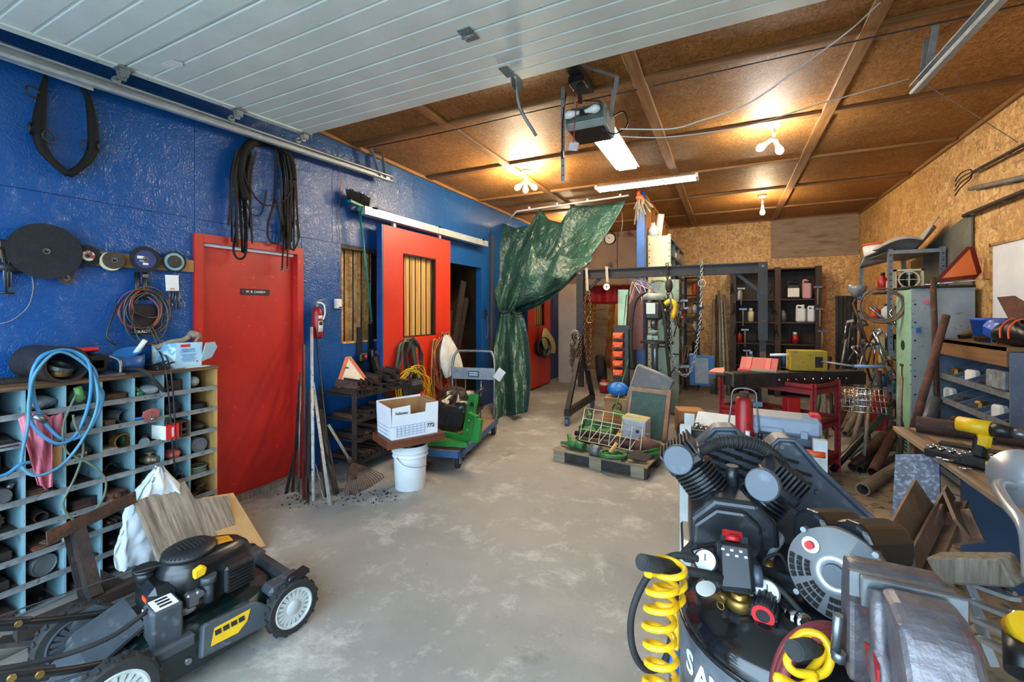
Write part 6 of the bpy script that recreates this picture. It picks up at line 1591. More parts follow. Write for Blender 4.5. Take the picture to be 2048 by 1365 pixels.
# ------------------------------------------------------------------ radiator, hood and boxes behind the pallet
ra=thing('radiator','tractor radiator core in a wooden frame leaning behind the pallet','radiator',at(1298,885,Z=0))
c=at(1295,830,Y=5.15)
U_,W_=V((1,-.12,-.03)).normalized(),V((.06,.35,1)).normalized()
Nn=U_.cross(W_)
def fr(u,w,n=0):return c+U_*u+W_*w+Nn*n
part(ra,'core',MB().prism([(-.19,-.25),(.19,-.25),(.19,.25),(-.19,.25)],.05,c,U_,W_),M('core_green','#2c4a44','#213a36',sc=20,r=.55))
for k in range(26):part(ra,'fin',MB().beam(fr(-.18+.0144*k,-.245,.028),fr(-.18+.0144*k,.245,.028),.004,.006,Nn),M('fin_teal','#4f6f69','#3a544f',sc=20,r=.5,m=.3))
m_rfr=M('radiator_frame','#85715f','#6b4a3a',sc=7,r=.8)
part(ra,'top_rail',MB().beam(fr(-.22,.27),fr(.22,.27),.05,.06,Nn),m_rfr)
part(ra,'side_rail',MB().beam(fr(.215,-.38),fr(.215,.31),.045,.06,Nn),m_rfr)
part(ra,'side_rail',MB().beam(fr(-.21,-.3),fr(-.21,.27),.03,.05,Nn),m_rfr)
part(ra,'bottom_rail',MB().beam(fr(-.22,-.27),fr(.24,-.29),.05,.06,Nn),M('rail_grey','#8b8d88','#74766f',r=.6))
ho=thing('grey_hood','large grey plastic hood panel standing behind the radiator','hood',at(1290,870,Z=0))
hp_=[at(1277,731,Y=5.45),at(1318,748,Y=5.4),at(1349,763,Y=5.4),at(1332,800,Y=5.33),at(1322,850,Y=5.3),at(1250,850,Y=5.3),at(1258,785,Y=5.38)]
part(ho,'panel',slab(hp_,.03),M('hood_grey','#4e5358','#42474b',sc=3,r=.5,c3='#6b6c6a',sc3=4,lo3=.55,hi3=.7),bev=.012)
part(ho,'rolled_edge',MB().tube([hp_[0],hp_[1],hp_[2]],.022,8).tube([hp_[0],hp_[6],hp_[5]],.018,8),M('hood_edge','#6d7276',r=.45))
one('work_boot','old black boot lying on the floor beside the pallet','boot',MB().tube([V((-.62,4.98,.05)),V((-.5,4.95,.06)),V((-.42,4.93,.07)),V((-.40,4.93,.16))],[.045,.055,.05,.05],10),m_rubber)
one('sledge_head','grey wooden tool handle lying over the black boot','tool',MB().beam((-.5,4.9,.12),(-.28,5.05,.16),.04,.04,ch=.006),m_weather)
one('steel_offcut_flat','dark flat steel piece on the floor right of the pallet','steel piece',MB().prism([(-.15,-.05),(.12,-.08),(.16,.03),(-.05,.09)],.012,(-.42,4.72,.012),(1,.1,0),(0,1,0)),m_rustd)
for i,(p,d,rz_) in enumerate((((-1.27,5.5,0),(.34,.26,.17),12),((-1.24,5.52,.172),(.3,.24,.24),8))):
 t=thing('cardboard_box',('lower flattened cardboard box behind the pallet','cardboard box printed with a round emblem behind the pallet')[i],'box',p,rz=R(rz_))
 part(t,'body',L().box((0,0,d[2] /2),d,None,.004),m_cardboard)
 part(t,'seam_tape',L().box((0,0,d[2] +.0005),(d[0],.05,.001)),M('tape_tan','#b08b5e',r=.5))
 if i:
  part(t,'emblem',L().torus((0,-d[1] /2 -.001,.13),.06,.006,(0,1,0),20,4,.75),m_letter)
  text(t,'Co',.07,V(OFF[t.name]) +V((0,-d[1] /2 -.0015,.13)),(1,0,0),(0,0,1),m_letter)
  part(t,'flap',L().box((-.08,-.14,d[2] -.01),(.16,.06,.004),rotm(-50,0,0)),m_cardboard)
one('blue_bag','crumpled blue plastic bag on the cardboard boxes','bag',MB().surf(lambda u,v:V((-1.24+.13*math.sin(v*3.14) *math.cos(u*6.283) *(1+.1*math.sin(u*30)),5.52+.1*math.sin(v*3.14) *math.sin(u*6.283),.418+.17*(1 -math.cos(v*3.14)) /2*(1+.1*math.sin(u*25)))),24,10,closed_u=True),M('bag_blue','#1666b0','#1258a0',sc=6,r=.4,b=.5,bs=14))
one('yellow_block','small yellow block on the floor beside the green guard','block',MB().box((-1.12,4.98,.05),(.1,.1,.1),rotm(0,0,20),.006),m_yellow)
# stack of orange storage bins on a post
for k in range(5):
 t=thing('storage_bin','orange storage bin on the post, %s from the bottom' % ORD[k],'bin',(-1.33,5.98,.62+.125*k),'orange bins on the black post')
 part(t,'tray',L().prism([(-.08,0),(.08,0),(.09,.05),(.05,.085),(-.09,.085)],.13,(0,0,0),(0,-1,0),(0,0,1)),m_orange,bev=.004)
 part(t,'inside',L().box((0,.01,.0855),(.11,.13,.002)),M('bin_inside','#7a2b12',r=.7))
 part(t,'card_slot',L().box((0,-.088,.03),(.07,.006,.02)),M('bin_slot','#e2703a',r=.5))
one('bin_post','black steel post carrying the orange bins','post',MB().span((-1.25,5.97,0),(-1.2,6.02,1.25)).span((-1.33,5.9,0),(-1.1,6.1,.012)).span((-1.42,6.06,.4),(-1.2,6.075,1.3)),m_blackmetal)
# mint green machine panels beside the drill press
m_mint=M('mint_enamel','#9cc2a6','#86ad92',sc=4,r=.45,c3='#5b5240',sc3=18,lo3=.66,hi3=.72)
m_oldgreen=M('old_green_grey','#7f9488','#6a7f73',sc=4,r=.5,c3='#4b4a3c',sc3=12,lo3=.6,hi3=.7)
mp1=thing('mint_cabinet_door','tall tapering mint green metal cover beside the blue column','metal cover',(-1.27,6.2,1.1))
part(mp1,'sheet',slab([at(1237,580,Y=6.15),at(1257,580,Y=6.15),at(1250,696,Y=6.12),at(1237,696,Y=6.12)],.03),m_mint)
part(mp1,'slot',MB().beam(at(1244,598,Y=6.13),at(1241,608,Y=6.13),.02,.006),m_dark)
part(mp1,'handle',MB().cyl(at(1253,590,Y=6.12),at(1244,690,Y=6.1),.008,6),m_black)
# drill press
dp=thing('drill_press','old grey and green drill press beside the blue column','drill press',(-.86,6.02,0))
DX,DY=-.86,6.02
part(dp,'base',MB().box((DX,DY -.1,.03),(.3,.46,.06),None,.01),m_oldgreen)
part(dp,'column',MB().cyl((DX,DY,.05),(DX,DY,1.75),.04,20),m_steel)
part(dp,'head',MB().box((DX,DY -.08,1.5),(.2,.3,.24),None,.03),m_grease)
part(dp,'belt_cover',MB().lathe([(0,.09),(.1,.09),(.14,.06),(.15,0),(0,0)],(DX,DY -.08,1.64),(0,0,1),28),M('cover_grey_green','#8d958f','#767e78',sc=6,r=.45))
part(dp,'badge_plate',MB().box((DX -.02,DY -.235,1.53),(.11,.008,.14)),M('pale_plate','#b9c7bd',r=.4))
part(dp,'quill',MB().cyl((DX,DY -.16,1.4),(DX,DY -.16,1.28),.035,16).cyl((DX,DY -.16,1.28),(DX,DY -.16,1.2),.022,12,.012),m_steel)
part(dp,'spindle_collar',MB().cyl((DX,DY -.16,1.25),(DX,DY -.16,1.2),.06,16),m_oldgreen)
ft=part(dp,'feed_hub',MB().cyl((DX+.1,DY -.12,1.45),(DX+.15,DY -.12,1.45),.03,12),m_steel)
for k in range(3):
 a=2.2*k+.6; e=V((DX+.16,DY -.12+.17*math.cos(a),1.45+.17*math.sin(a)))
 part(ft,'feed_handle',MB().cyl((DX+.14,DY -.12,1.45),e,.007,6).sphere(e,.016),m_chrome)
part(dp,'table',MB().lathe([(0,0),(.16,0),(.16,.03),(0,.03)],(DX,DY -.16,1.08),(0,0,1),26,False).box((DX,DY -.03,1.05),(.09,.2,.08)),m_grease)
part(dp,'table_crank',MB().tube([(DX+.06,DY -.05,1.03),(DX+.18,DY -.06,1.03),(DX+.2,DY -.08,.95),(DX+.3,DY -.08,.94)],.01,7),m_blackmetal)
part(dp,'vise',MB().box((DX,DY -.17,1.15),(.14,.1,.06),None,.008).cyl((DX,DY -.22,1.15),(DX,DY -.32,1.15),.01,8),m_oldgreen)
part(dp,'motor',MB().cyl((DX,DY+.2,1.42),(DX,DY+.2,1.66),.08,18),m_grease)
part(dp,'wiring',MB().tube(smooth([(DX -.1,DY -.1,1.68),(DX -.05,DY -.05,1.86),(DX+.12,DY -.06,1.88),(DX+.22,DY -.08,1.72),(DX+.24,DY -.08,1.5)],5),.006,6),m_rubber)
m_wr,m_wb,m_ww=M('wire_pink','#b05a50',r=.5),M('wire_blue','#5f86b0',r=.5),m_cablew
cw=thing('wire_tangle','tangle of thin coloured wires above the drill press','wires',(-1.0,6.1,1.75))
r5=random.Random(12)
for k in range(13):
 a=at(1262+r5.uniform(-4,4),590+r5.uniform(-15,25),Y=6.0); b=at(1275+r5.uniform(-15,25),556+r5.uniform(0,12),Y=5.98); d=at(1300+r5.uniform(-20,24),590+r5.uniform(-10,24),Y=5.9)
 part(cw,'wire',MB().tube(smooth([a,a.lerp(b,.5) +V((0,0,.06)),b,d+V((0,0,.1)),d],4),.0035,5),(m_wr,m_wb,m_ww,m_brass)[k % 4])
# thick black hoses flanking the drill press
for i,pts in enumerate(([(1290,585),(1272,600),(1264,640),(1262,690),(1265,740)],[(1308,590),(1322,608),(1330,650),(1334,700),(1340,760)],[(1305,585),(1325,600),(1336,640),(1344,690)])):
 one('black_hose',('thick black hose hanging left of the drill press','thick black hose hanging right of the drill press','thinner black hose behind the yellow chain hoist')[i],'hose',MB().tube(smooth([at(a,b,Y=5.78+.06*i) for a,b in pts],5),.022 -.004*(i==2),8),m_rubber)
one('rust_brown_panel','brown board standing behind the mint green cover','board',MB().span((-1.27,6.3,.95),(-1.06,6.33,1.75)),m_redwood)
gp=thing('grey_green_panel','tall grey green sheet metal cabinet end behind the drill press','metal panel',(-.8,6.66,0))
part(gp,'sheet',MB().span((-.96,6.63,0),(-.62,6.665,1.95),.004),m_oldgreen)
part(gp,'switch_plate',MB().span((-.80,6.62,1.85),(-.68,6.63,1.93)),m_galvd)
for k in range(6):part(gp,'rivet',MB().cyl((-.64,6.63,.2+.3*k),(-.64,6.624,.2+.3*k),.008,6),m_steel)
# ------------------------------------------------------------------ cream steel shelving along the partition
cs_=thing('cream_shelving','cream steel shelving unit standing along the stud partition','shelving',(-.9,7.75,0))
m_cream=M('cream_enamel','#c9c4a2','#b6b190',sc=5,r=.45)
SX0,SX1,SY0,SY1,SZ=-1.06,-.74,6.7,8.86,2.6
part(cs_,'end_panel',MB().span((SX0,SY0,1.95),(SX1,SY0+.012,SZ),.002),m_cream)
part(cs_,'end_panel',MB().span((SX0,SY0,0),(SX1,SY0+.012,1.945),.002),m_oldgreen)
for x in (SX0+.02,SX1 -.02):
 for y in (SY0 -.003,SY1):
  pp_=part(cs_,'post',MB().span((x -.02,y -.004,0),(x+.02,y+.03,SZ+.02)),m_cream if y<7 else m_galvd)
  if y<7:
   for k in range(24):part(pp_,'slot',MB().box((x,y -.005,.3+.095*k),(.012,.003,.02)),m_dark)
levels=[.1,.5,.85,1.2,1.5,1.8,2.1,2.35,2.59]
for z in levels:part(cs_,'shelf',MB().span((SX0,SY0+.012,z -.01),(SX1,SY1,z)).span((SX1 -.004,SY0+.012,z -.03),(SX1,SY1,z+.004)),m_galvd)
part(cs_,'back_panel',MB().span((SX0,SY0+.012,0),(SX0+.008,SY1,SZ)),m_blackmetal)
for y in (7.4,8.1):part(cs_,'divider',MB().span((SX0+.01,y,.1),(SX1 -.01,y+.008,SZ)),m_galvd)
r6=random.Random(21)
gl=['red','blue','white','grey','black','orange','teal','cream']
gm={'red':m_toolred,'blue':M('item_blue','#24598f',r=.5),'white':m_whitepl,'grey':m_greycan,'black':m_black,'orange':m_orange,'teal':M('item_teal','#2c7d7a',r=.5),'cream':M('item_cream','#c9bd94',r=.6)}
def bottle(base,r,h,kind,label,mat,group,cap=None,cat='bottle'):
 t=thing('bottle' if kind==0 else ('tin_can' if kind==1 else 'spray_can'),label,'bottle' if kind==0 else 'can',base,group)
 if kind==0:
  part(t,'body',L().lathe([(0,0),(r,0),(r,h*.62),(r*.4,h*.8),(r*.4,h*.88),(0,h*.88)],n=14),mat); part(t,'cap',L().cyl((0,0,h*.86),(0,0,h),r*.45,10),cap or m_black)
 elif kind==1:
  part(t,'body',L().lathe([(0,0),(r,0),(r*.97,h*.02),(r*.97,h*.97),(r,h),(r*.92,h),(r*.92,h*.98),(0,h*.98)],n=16),mat); part(t,'lid',L().cyl((0,0,h*.98),(0,0,h),r*.8,14),m_steel)
 else:
  part(t,'body',L().lathe([(0,0),(r,0),(r,h*.72),(r*.5,h*.8),(0,h*.8)],n=14),mat); part(t,'cap',L().cyl((0,0,h*.79),(0,0,h),r*.55,10),cap or m_whitepl)
 return t
for li,z in enumerate(levels[2:8]):
 for k in range(6):
  y=6.86+.34*k+r6.uniform(-.05,.05); col=gl[(li*5+k*3) % 8]; kind=(li+k*2) % 3
  bottle((SX1 -.09,y,z+.001),r6.uniform(.04,.06),r6.uniform(.14,.22),kind,'%s %s on the cream shelving, shelf %s from floor, place %s' % (col,('bottle','tin','spray can')[kind],ORD[li+2],ORD[k]),gm[col],'bottles and tins on the cream shelving')
cls=thing('poster_sign','red and white printed sign hung on the cream shelving','sign',(-.68,7.0,1.3))
part(cls,'board',slab([at(1347,615,Y=6.85),at(1372,616,Y=6.95),at(1372,640,Y=6.95),at(1347,640,Y=6.85)],.006),m_toolred)
for k in range(2):part(cls,'white_stroke',MB().tube(smooth([at(1352+9*k,622,Y=6.82),at(1352+9*k,632,Y=6.82),at(1357+9*k,636,Y=6.82),at(1361+9*k,628,Y=6.82)],4),.012,6),m_paper)
one('white_tube_roll','white cardboard roll standing on top of the cream shelving','roll',MB().pipe((-.95,6.95,SZ+.005),(-.9,6.9,SZ+.36),.05,.004),m_paper)
one('plastic_jug','pale plastic jug on top of the cream shelving','jug',MB().lathe([(0,0),(.07,0),(.075,.12),(.03,.19),(.03,.22),(0,.22)],(-1.0,6.82,SZ+.001),(0,0,1),18),m_whitepl)
# lower dark shelf unit with hanging tools beyond the cream one
sh2=thing('tool_shelf','dark steel shelf crowded with hand tools at the end of the cream shelving','shelf',(-.62,8.95,0))
for x in (-.74,-.5):
 for y in (8.9,9.3):part(sh2,'post',MB().span((x -.015,y -.015,0),(x+.015,y+.015,2.15)),m_blackmetal)
for z in (.3,.7,1.1,1.45,1.8,2.14):part(sh2,'shelf',MB().span((-.75,8.89,z -.01),(-.49,9.32,z)),m_blackmetal)
for k,z in enumerate((.3,.7,1.1,1.45,1.8)):
 bottle((-.56,9.0,z+.001),.05,.2,k % 3,'%s container on the dark tool shelf, %s shelf up' % (gl[(k*3+1) % 8],ORD[k]),gm[gl[(k*3+1) % 8]],'containers on the dark tool shelf')
# junk hanging in front of the shelving
for k in range(24):
 a=at(1342+r6.uniform(0,42),600+r6.uniform(0,140),Y=6.55+r6.uniform(-.1,.2))
 ln=r6.uniform(.12,.2) +.14*(k // 12); d=V((r6.uniform(-.15,.15),r6.uniform(-.05,.05),-ln)); w=('spanner','hammer','clamp')[k % 3]
 t=thing(w,'%s %s %s hanging before the cream shelving' % (('short','long')[k // 12],('bright steel','rusty','black','greasy')[k % 4],w),'hand tool',a+d,'hand tools hanging before the cream shelving')
 mt=(m_steel,m_rust,m_blackmetal,m_grease)[k % 4]
 part(t,'shaft',MB().cyl(a,a+d,.009,6),mt)
 if k % 3==0:part(t,'ring',MB().torus(a,.022,.008,(0,1,0),10,5),mt)
 elif k % 3==1:part(t,'head',MB().beam(a+V((-.05,0,0)),a+V((.05,0,.01)),.03,.03),m_steel)
 else:part(t,'jaw',MB().beam(a,a+V((.07,0,.01)),.02,.02),mt)
# ------------------------------------------------------------------ clock and details on the back header
ck_=thing('wall_clock','round wall clock with black rim above the back opening','clock',at(1220,478,Y=YB -.02))
cc=at(1220,478,Y=YB -.001)
part(ck_,'rim',MB().lathe([(.115,0),(.128,0),(.128,-.03),(.12,-.04),(.11,-.035),(.108,-.012),(.115,0)],cc,(0,1,0),32),m_black)
part(ck_,'face',MB().cyl(cc+V((0,-.004,0)),cc+V((0,-.012,0)),.112,32),m_porc)
for k in range(12):
 a=k*math.pi/6; part(ck_,'hour_mark',MB().box(cc+V((.092*math.sin(a),-.0135,.092*math.cos(a))),(.008,.002,.008)),m_letter)
part(ck_,'hour_hand',MB().beam(cc+V((0,-.016,0)),cc+V((-.045,-.016,.025)),.008,.002,(0,1,0)),m_letter)
part(ck_,'minute_hand',MB().beam(cc+V((0,-.018,0)),cc+V((-.06,-.018,.055)),.006,.002,(0,1,0)),m_letter)
one('pull_cord','white pull cord hanging in front of the brown back wall','cord',MB().tube(smooth([at(1244,425,Y=7.0),at(1245,445,Y=7.0),at(1243,462,Y=7.0)],4),.005,5),m_cablew)
one('wall_cable','thin brown cable running down the back wall under the clock','cable',MB().tube([at(1235,470,Y=YB -.01),at(1234,500,Y=YB -.01),at(1235,545,Y=YB -.01)],.006,5),m_w[3])
# red cloth and things beyond the opening
rc=one('red_curtain','red cloth with pale stripes hung across the far opening','curtain',MB().surf(lambda u,v:V((-3.05+1.25*u,9.75+.04*math.sin(u*22),2.06 -v*(.36+.05*math.sin(u*3)) )),40,6),M('red_cloth','#b01122','#8f0d1b',sc=2,r=.6,c3='#d9a39a',sc3=5,lo3=.66,hi3=.68),sol=.004)
ty=thing('spare_tyre','black tyre leaning beside the opening to the far room','tyre',(-2.32,8.75,0))
part(ty,'tread',MB().lathe([(.19,-.08),(.26,-.09),(.3,-.06),(.31,0),(.3,.06),(.26,.09),(.19,.08),(.19,-.08)],(-2.3,8.75,.31),(1,.2,.12),32),m_rubber)
part(ty,'rim',MB().lathe([(.0,.02),(.19,.03),(.19,.05),(0,.05)],(-2.3,8.75,.31),(1,.2,.12),24,False),m_greycan)
rt=thing('fuel_can','small red and cream fuel can on the floor by the tyre','can',(-2.02,7.9,0))
part(rt,'body',L().lathe([(0,0),(.085,0),(.085,.2),(.06,.24),(0,.25)],n=18),m_toolred)
part(rt,'label_band',L().lathe([(.0855,.15),(.0865,.15),(.0865,.2),(.0855,.2),(.0855,.15)],n=18,smooth=False),m_cream)
part(rt,'cap',L().cyl((0,0,.24),(0,0,.29),.025,10),m_black)
one('small_engine_part','dark cast part on the floor beside the red fuel can','machine part',MB().sphere((-1.86,8.05,.09),.09,(1.2,.8,.9)).cyl((-1.86,8.05,.1),(-1.72,8.0,.14),.03,8).box((-1.86,8.05,.02),(.16,.12,.04)),m_grease)
one('red_handle_bar','thin red bar leaning beside the tyre','bar',MB().cyl((-1.98,8.6,.0),(-2.2,8.8,.95),.014,8),m_toolred)
for i,(x,y,w,h,mt) in enumerate(((-3.0,11.0,.35,1.7,m_ply),(-2.55,11.2,.3,1.9,m_stud),(-2.2,11.4,.25,1.5,m_dwood),(-1.85,11.6,.3,1.1,m_osb_d))):
 one('leaning_sheet','%s board leaning in the room beyond the back opening' % ('wide grey','tall golden','dark narrow','low strand')[i],'board',MB().beam((x,y,0),(x+.05,y+.4,h),w,.02,(0,1,0)),mt,'boards in the far room')
t=thing('far_shelf','wooden shelf with a dark jar in the room beyond','shelf',(-1.6,10.6,0))
for z in (.3,.8,1.3):part(t,'board',MB().span((-1.85,10.4,z),(-1.3,10.8,z+.03)),m_stud)
for x in (-1.85,-1.33):part(t,'side',MB().span((x,10.4,0),(x+.03,10.8,1.5)),m_osb_d)
bottle((-1.6,10.6,.831),.09,.3,0,'dark jar on the wooden shelf in the far room',m_black,None)
# ------------------------------------------------------------------ air compressor in the foreground
m_ck=M('compressor_black','#17191c','#1f2226',sc=10,r=.38,coat=.15,c3='#34373b',sc3=30,lo3=.6,hi3=.75)
m_tank=M('tank_black','#0c0d0f','#141619',sc=8,r=.2,coat=.4,c3='#3a3d40',sc3=26,lo3=.6,hi3=.8)
m_guard=M('guard_plastic','#3a4049','#434a54',sc=7,r=.42,c3='#565d68',sc3=30,lo3=.6,hi3=.75)
m_ycoil=M('coil_yellow','#e8b51c','#dca90f',sc=8,r=.3)
m_silver=M('silver_paint','#a9adb0','#989c9f',sc=9,r=.3,m=.5)
TC=V((.13,1.158,0)); TR=.235
cp=thing('air_compressor','black upright air compressor with a twin cylinder pump','air compressor',TC)
prof=[(0,.10),(.12,.115),(.2,.15),(TR,.2),(TR,.796)] +[(TR*math.cos(a),.796+.088*math.sin(a)) for a in [math.pi/2*k/8 for k in range(1,8)]] +[(0,.884)]
tk=part(cp,'tank',MB().lathe(prof,TC,(0,0,1),56),m_tank)
part(tk,'weld_seam',MB().torus(TC+V((0,0,.79)),TR+.001,.004,(0,0,1),56,6),m_tank)
for k in range(4):
 a=.6+k*math.pi/2; d=V((math.cos(a),math.sin(a),0))
 part(cp,'foot',MB().beam(TC+d*.2+V((0,0,.22)),TC+d*.25,.06,.012),m_tank)
# name band wrapping the tank, with the letters on the curve
ang0=math.atan2(-.55,-.83)
part(tk,'label_band',MB().lathe([(TR+.001,.66),(TR+.001,.78)],TC,(0,0,1),20,sweep=R(130),u0=V((math.cos(ang0 -.5),math.sin(ang0 -.5),0))),M('label_grey','#55595e','#6b6f74',sc=20,r=.4),sol=.001)
for i,ch_ in enumerate('SANBORN'):
 a=ang0 -.05+i*.19; d=V((math.cos(a),math.sin(a),0)); tt=V((-math.sin(a),math.cos(a),0))
 text(tk,ch_,.068,TC+d*(TR+.003) +V((0,0,.722)),tt,(0,0,1),m_letterw,bold=True)
# top platform
pb0,pb1=at(1440,1088,Z=.895),at(1715,1195,Z=.895)
part(cp,'platform',MB().beam(pb0+V((-.03,.03,0)),pb1+V((.05,.05,0)),.16,.012,(0,0,1)).beam(pb0+V((0,.0,-.015)),pb1+V((.03,0,-.015)),.12,.03),m_ck)
# belt guard
gpx=[(1383,905),(1430,858),(1470,858),(1492,880),(1528,903),(1556,878),(1588,880),(1640,940),(1775,1065),(1798,1110),(1796,1165),(1740,1190),(1590,1135),(1470,1050),(1395,985)]
gd_=[at(x,y,t=1.36 -(x -1383) /415*.18) for x,y in gpx]
bg=part(cp,'belt_guard',slab(gd_[::-1],.1),m_guard,bev=.016,seg=3)
gn=(gd_[3] -gd_[0]).cross(gd_[10] -gd_[0]).normalized()
if gn.dot(FW) >0:gn=-gn
gc=sum(gd_,V((0,0,0))) /len(gd_); gn=V((0,0,0))
for i in range(len(gd_)):gn += (gd_[i] -gc).cross(gd_[(i+1) % len(gd_)] -gc)
gn.normalize()
if gn.dot(FW) >0:gn=-gn
def gq(x,y,o=.004):
 p=at(x,y,t=1.36 -(x -1383) /415*.18); return p -gn*(p -gc).dot(gn) +gn*o
def pip(x,y,poly):
 c_=False; j=len(poly) -1
 for i in range(len(poly)):
  (xi,yi),(xj,yj) =poly[i],poly[j]
  if (yi>y) != (yj>y) and x<(xj -xi) *(y -yi) /(yj -yi) +xi:c_=not c_
  j=i
 return c_
zone=[(1402,905),(1436,872),(1466,872),(1486,893),(1528,918),(1560,892),(1584,894),(1638,965),(1600,1005),(1540,1010),(1440,985),(1405,950)]
for r_ in range(18):
 for c_ in range(5):
  y=872+r_*8.6; x=1404+c_*46+(r_ % 2) *20
  x2,y2=x+34,y+10
  if pip(x,y,zone) and pip(x2,y2,zone):part(bg,'slot',MB().beam(gq(x,y),gq(x2,y2),.0085,.004,gn),m_dark)
part(bg,'edge_rib',MB().tube([gq(x,y,.006) for x,y in gpx[:10]],.008,6),m_guard)
part(bg,'round_cover',MB().lathe([(0,.006),(.07,.004),(.075,-.004)],gq(1560,1055,.004),gn,28),m_guard)
for x,y in ((1562,892),(1633,983)):part(bg,'screw',MB().cyl(gq(x,y,0),gq(x,y,.01),.007,8),m_steel)
# pump crankcase
ax=(-gn).normalized(); rt_=V((0,0,1)).cross(ax).normalized(); rt_=-rt_ if rt_.dot(RT) <0 else rt_
pc=at(1458,1040,t=1.17)
def pq_(a,b,c_):return pc+rt_*a+V((0,0,b)) -ax*c_      # right, up, towards the viewer
cr=part(cp,'crankcase',MB().prism([(-.1,-.065),(.085,-.065),(.105,-.03),(.1,.04),(.055,.085),(-.045,.085),(-.1,.03)],.17,pc,rt_,V((0,0,1))),m_ck,bev=.014,seg=3)
part(cr,'front_cover',MB().prism([(-.085,-.05),(.06,-.05),(.075,-.02),(.07,.035),(.035,.065),(-.03,.065),(-.08,.02)],.02,pq_(-.01,0,.093),rt_,V((0,0,1))),m_ck,bev=.008)
part(cr,'name_badge',MB().box(pq_(.0,.0,.105),(.06,.004,.014),Matrix((rt_,ax,V((0,0,1)))).transposed()),M('badge_grey','#3a3d41',r=.4))
part(cr,'base_flange',MB().box(pq_(0,-.075,0),(.24,.2,.02),Matrix((rt_,ax,V((0,0,1)))).transposed(),.006),m_ck)
part(cr,'oil_sight',MB().cyl(pq_(-.075,-.05,.1),pq_(-.075,-.05,.125),.02,16),m_silver)
part(cr,'drain_plug',MB().cyl(pq_(-.02,-.065,.1),pq_(-.02,-.065,.12),.014,6),m_steel)
part(cr,'breather',MB().cyl(pq_(.01,.085,-.02),pq_(.01,.14,-.02),.016,14),m_ck)
def fcyl(base,top,rr,n,name,hw):
 base,top=V(base),V(top); a_=(top -base).normalized(); Lc=(top -base).length
 cy=part(cp,name,MB().cyl(base,top,rr*.72,20),m_ck)
 for k in range(n):
  part(cy,'fin',MB().lathe([(rr*.6,0),(rr,0),(rr,.0045),(rr*.6,.0045),(rr*.6,0)],base+a_*(Lc*(.12+.8*k/n)),a_,22,False),m_ck)
 s1=a_.cross(ax).normalized()
 hd=part(cp,'cylinder_head',MB().box(top+a_*.012,(hw,hw*1.15,.03),Matrix((s1,ax,a_)).transposed(),.008),m_ck)
 for k in range(9):part(hd,'fin',MB().box(top+a_*.04+s1*(-hw*.44+hw*.11*k),(.005,hw*1.1,.05),Matrix((s1,ax,a_)).transposed()),m_ck)
 return top+a_*.03
hl=fcyl(pq_(-.035,.05,-.02),pq_(-.1,.132,-.03),.056,8,'cylinder',.1)
hr=fcyl(pq_(.055,.03,.0),pq_(.105,.1,.0),.056,6,'cylinder',.095)
for (x,y,t_,hh) in ((1356,921,1.10,hl),(1523,971,1.0,hr)):
 f0=at(x,y,t=t_); f1=f0.lerp(hh,.42)
 af=part(cp,'air_filter',MB().lathe([(0,0),(.034,0),(.037,.004),(.037,.022),(.03,.028),(.018,.03),(.018,.06)],f0,(hh -f0).normalized(),28,False),m_guard)
# corrugated hose over the heads
hp=smooth([at(1398,905,t=1.22),at(1430,888,t=1.22),at(1470,883,t=1.2),at(1515,890,t=1.2),at(1548,912,t=1.18),at(1566,935,t=1.18)],6)
hs=part(cp,'corrugated_hose',MB().tube(hp,.0155,10),m_rubber)
for k in range(4,len(hp),1):
 if k % 1==0 and k<len(hp) -1:part(hs,'ridge',MB().torus(hp[k],.0165,.0025,hp[k+1] -hp[k],12,4),m_rubber)
# motor
mf,mbk=at(1668,1152,t=.87),at(1740,1108,t=1.06)
ma=(mf -mbk).normalized(); mr=.085
mo=part(cp,'motor',MB().lathe([(mr*.9,0),(mr,.02),(mr,.17),(mr*.97,.185)],mbk,ma,36),m_guard)
ml=(mf -mbk).length; mu=(V((0,0,1)) -ma*ma.z).normalized(); ms=ma.cross(mu)
if ms.dot(RT) <0:ms=-ms
bell=part(cp,'motor_end_bell',MB().lathe([(0,-.018),(.02,-.018),(.021,-.004),(.038,-.006),(.04,-.012),(.086,-.012),(mr*.99,-.03),(mr,-.055)],mf,ma,40),m_silver)
for k in range(20):
 a=math.pi*(.95+1.0*k/20)
 for j,rr in enumerate((.05,.064,.078)):
  d=ms*math.cos(a) +mu*math.sin(a); d2=ms*math.cos(a+.13) +mu*math.sin(a+.13)
  if k % 5 != 4:part(bell,'vent_slot',MB().beam(mf+d*rr -ma*.0115,mf+d2*rr -ma*.0115,.009,.004,ma),m_dark)
part(bell,'shaft_cap',MB().cyl(mf -ma*.02,mf+ma*.002,.02,20),m_guard)
part(bell,'label_panel',MB().lathe([(.045,-.0105),(.084,-.0105),(.084,-.0095),(.045,-.0095),(.045,-.0105)],mf,ma,10,False,R(60),ms*.9+mu*.1),M('motor_label','#4a4f55',r=.5))
part(bell,'reset_plate',MB().lathe([(0,-.0105),(.016,-.0105),(.016,-.008),(0,-.008)],mf -ms*.045+mu*.04,ma,18,False),m_whitepl)
part(bell,'reset_button',MB().cyl(mf -ms*.045+mu*.04 -ma*.01,mf -ms*.045+mu*.04+ma*.004,.008,12),m_letterr,'red reset button')
for a in (.8,2.3,3.9,5.5):part(bell,'bolt',MB().cyl(mf+(ms*math.cos(a) +mu*math.sin(a)) *.088 -ma*.03,mf+(ms*math.cos(a) +mu*math.sin(a)) *.088 -ma*.004,.006,6),m_steel)
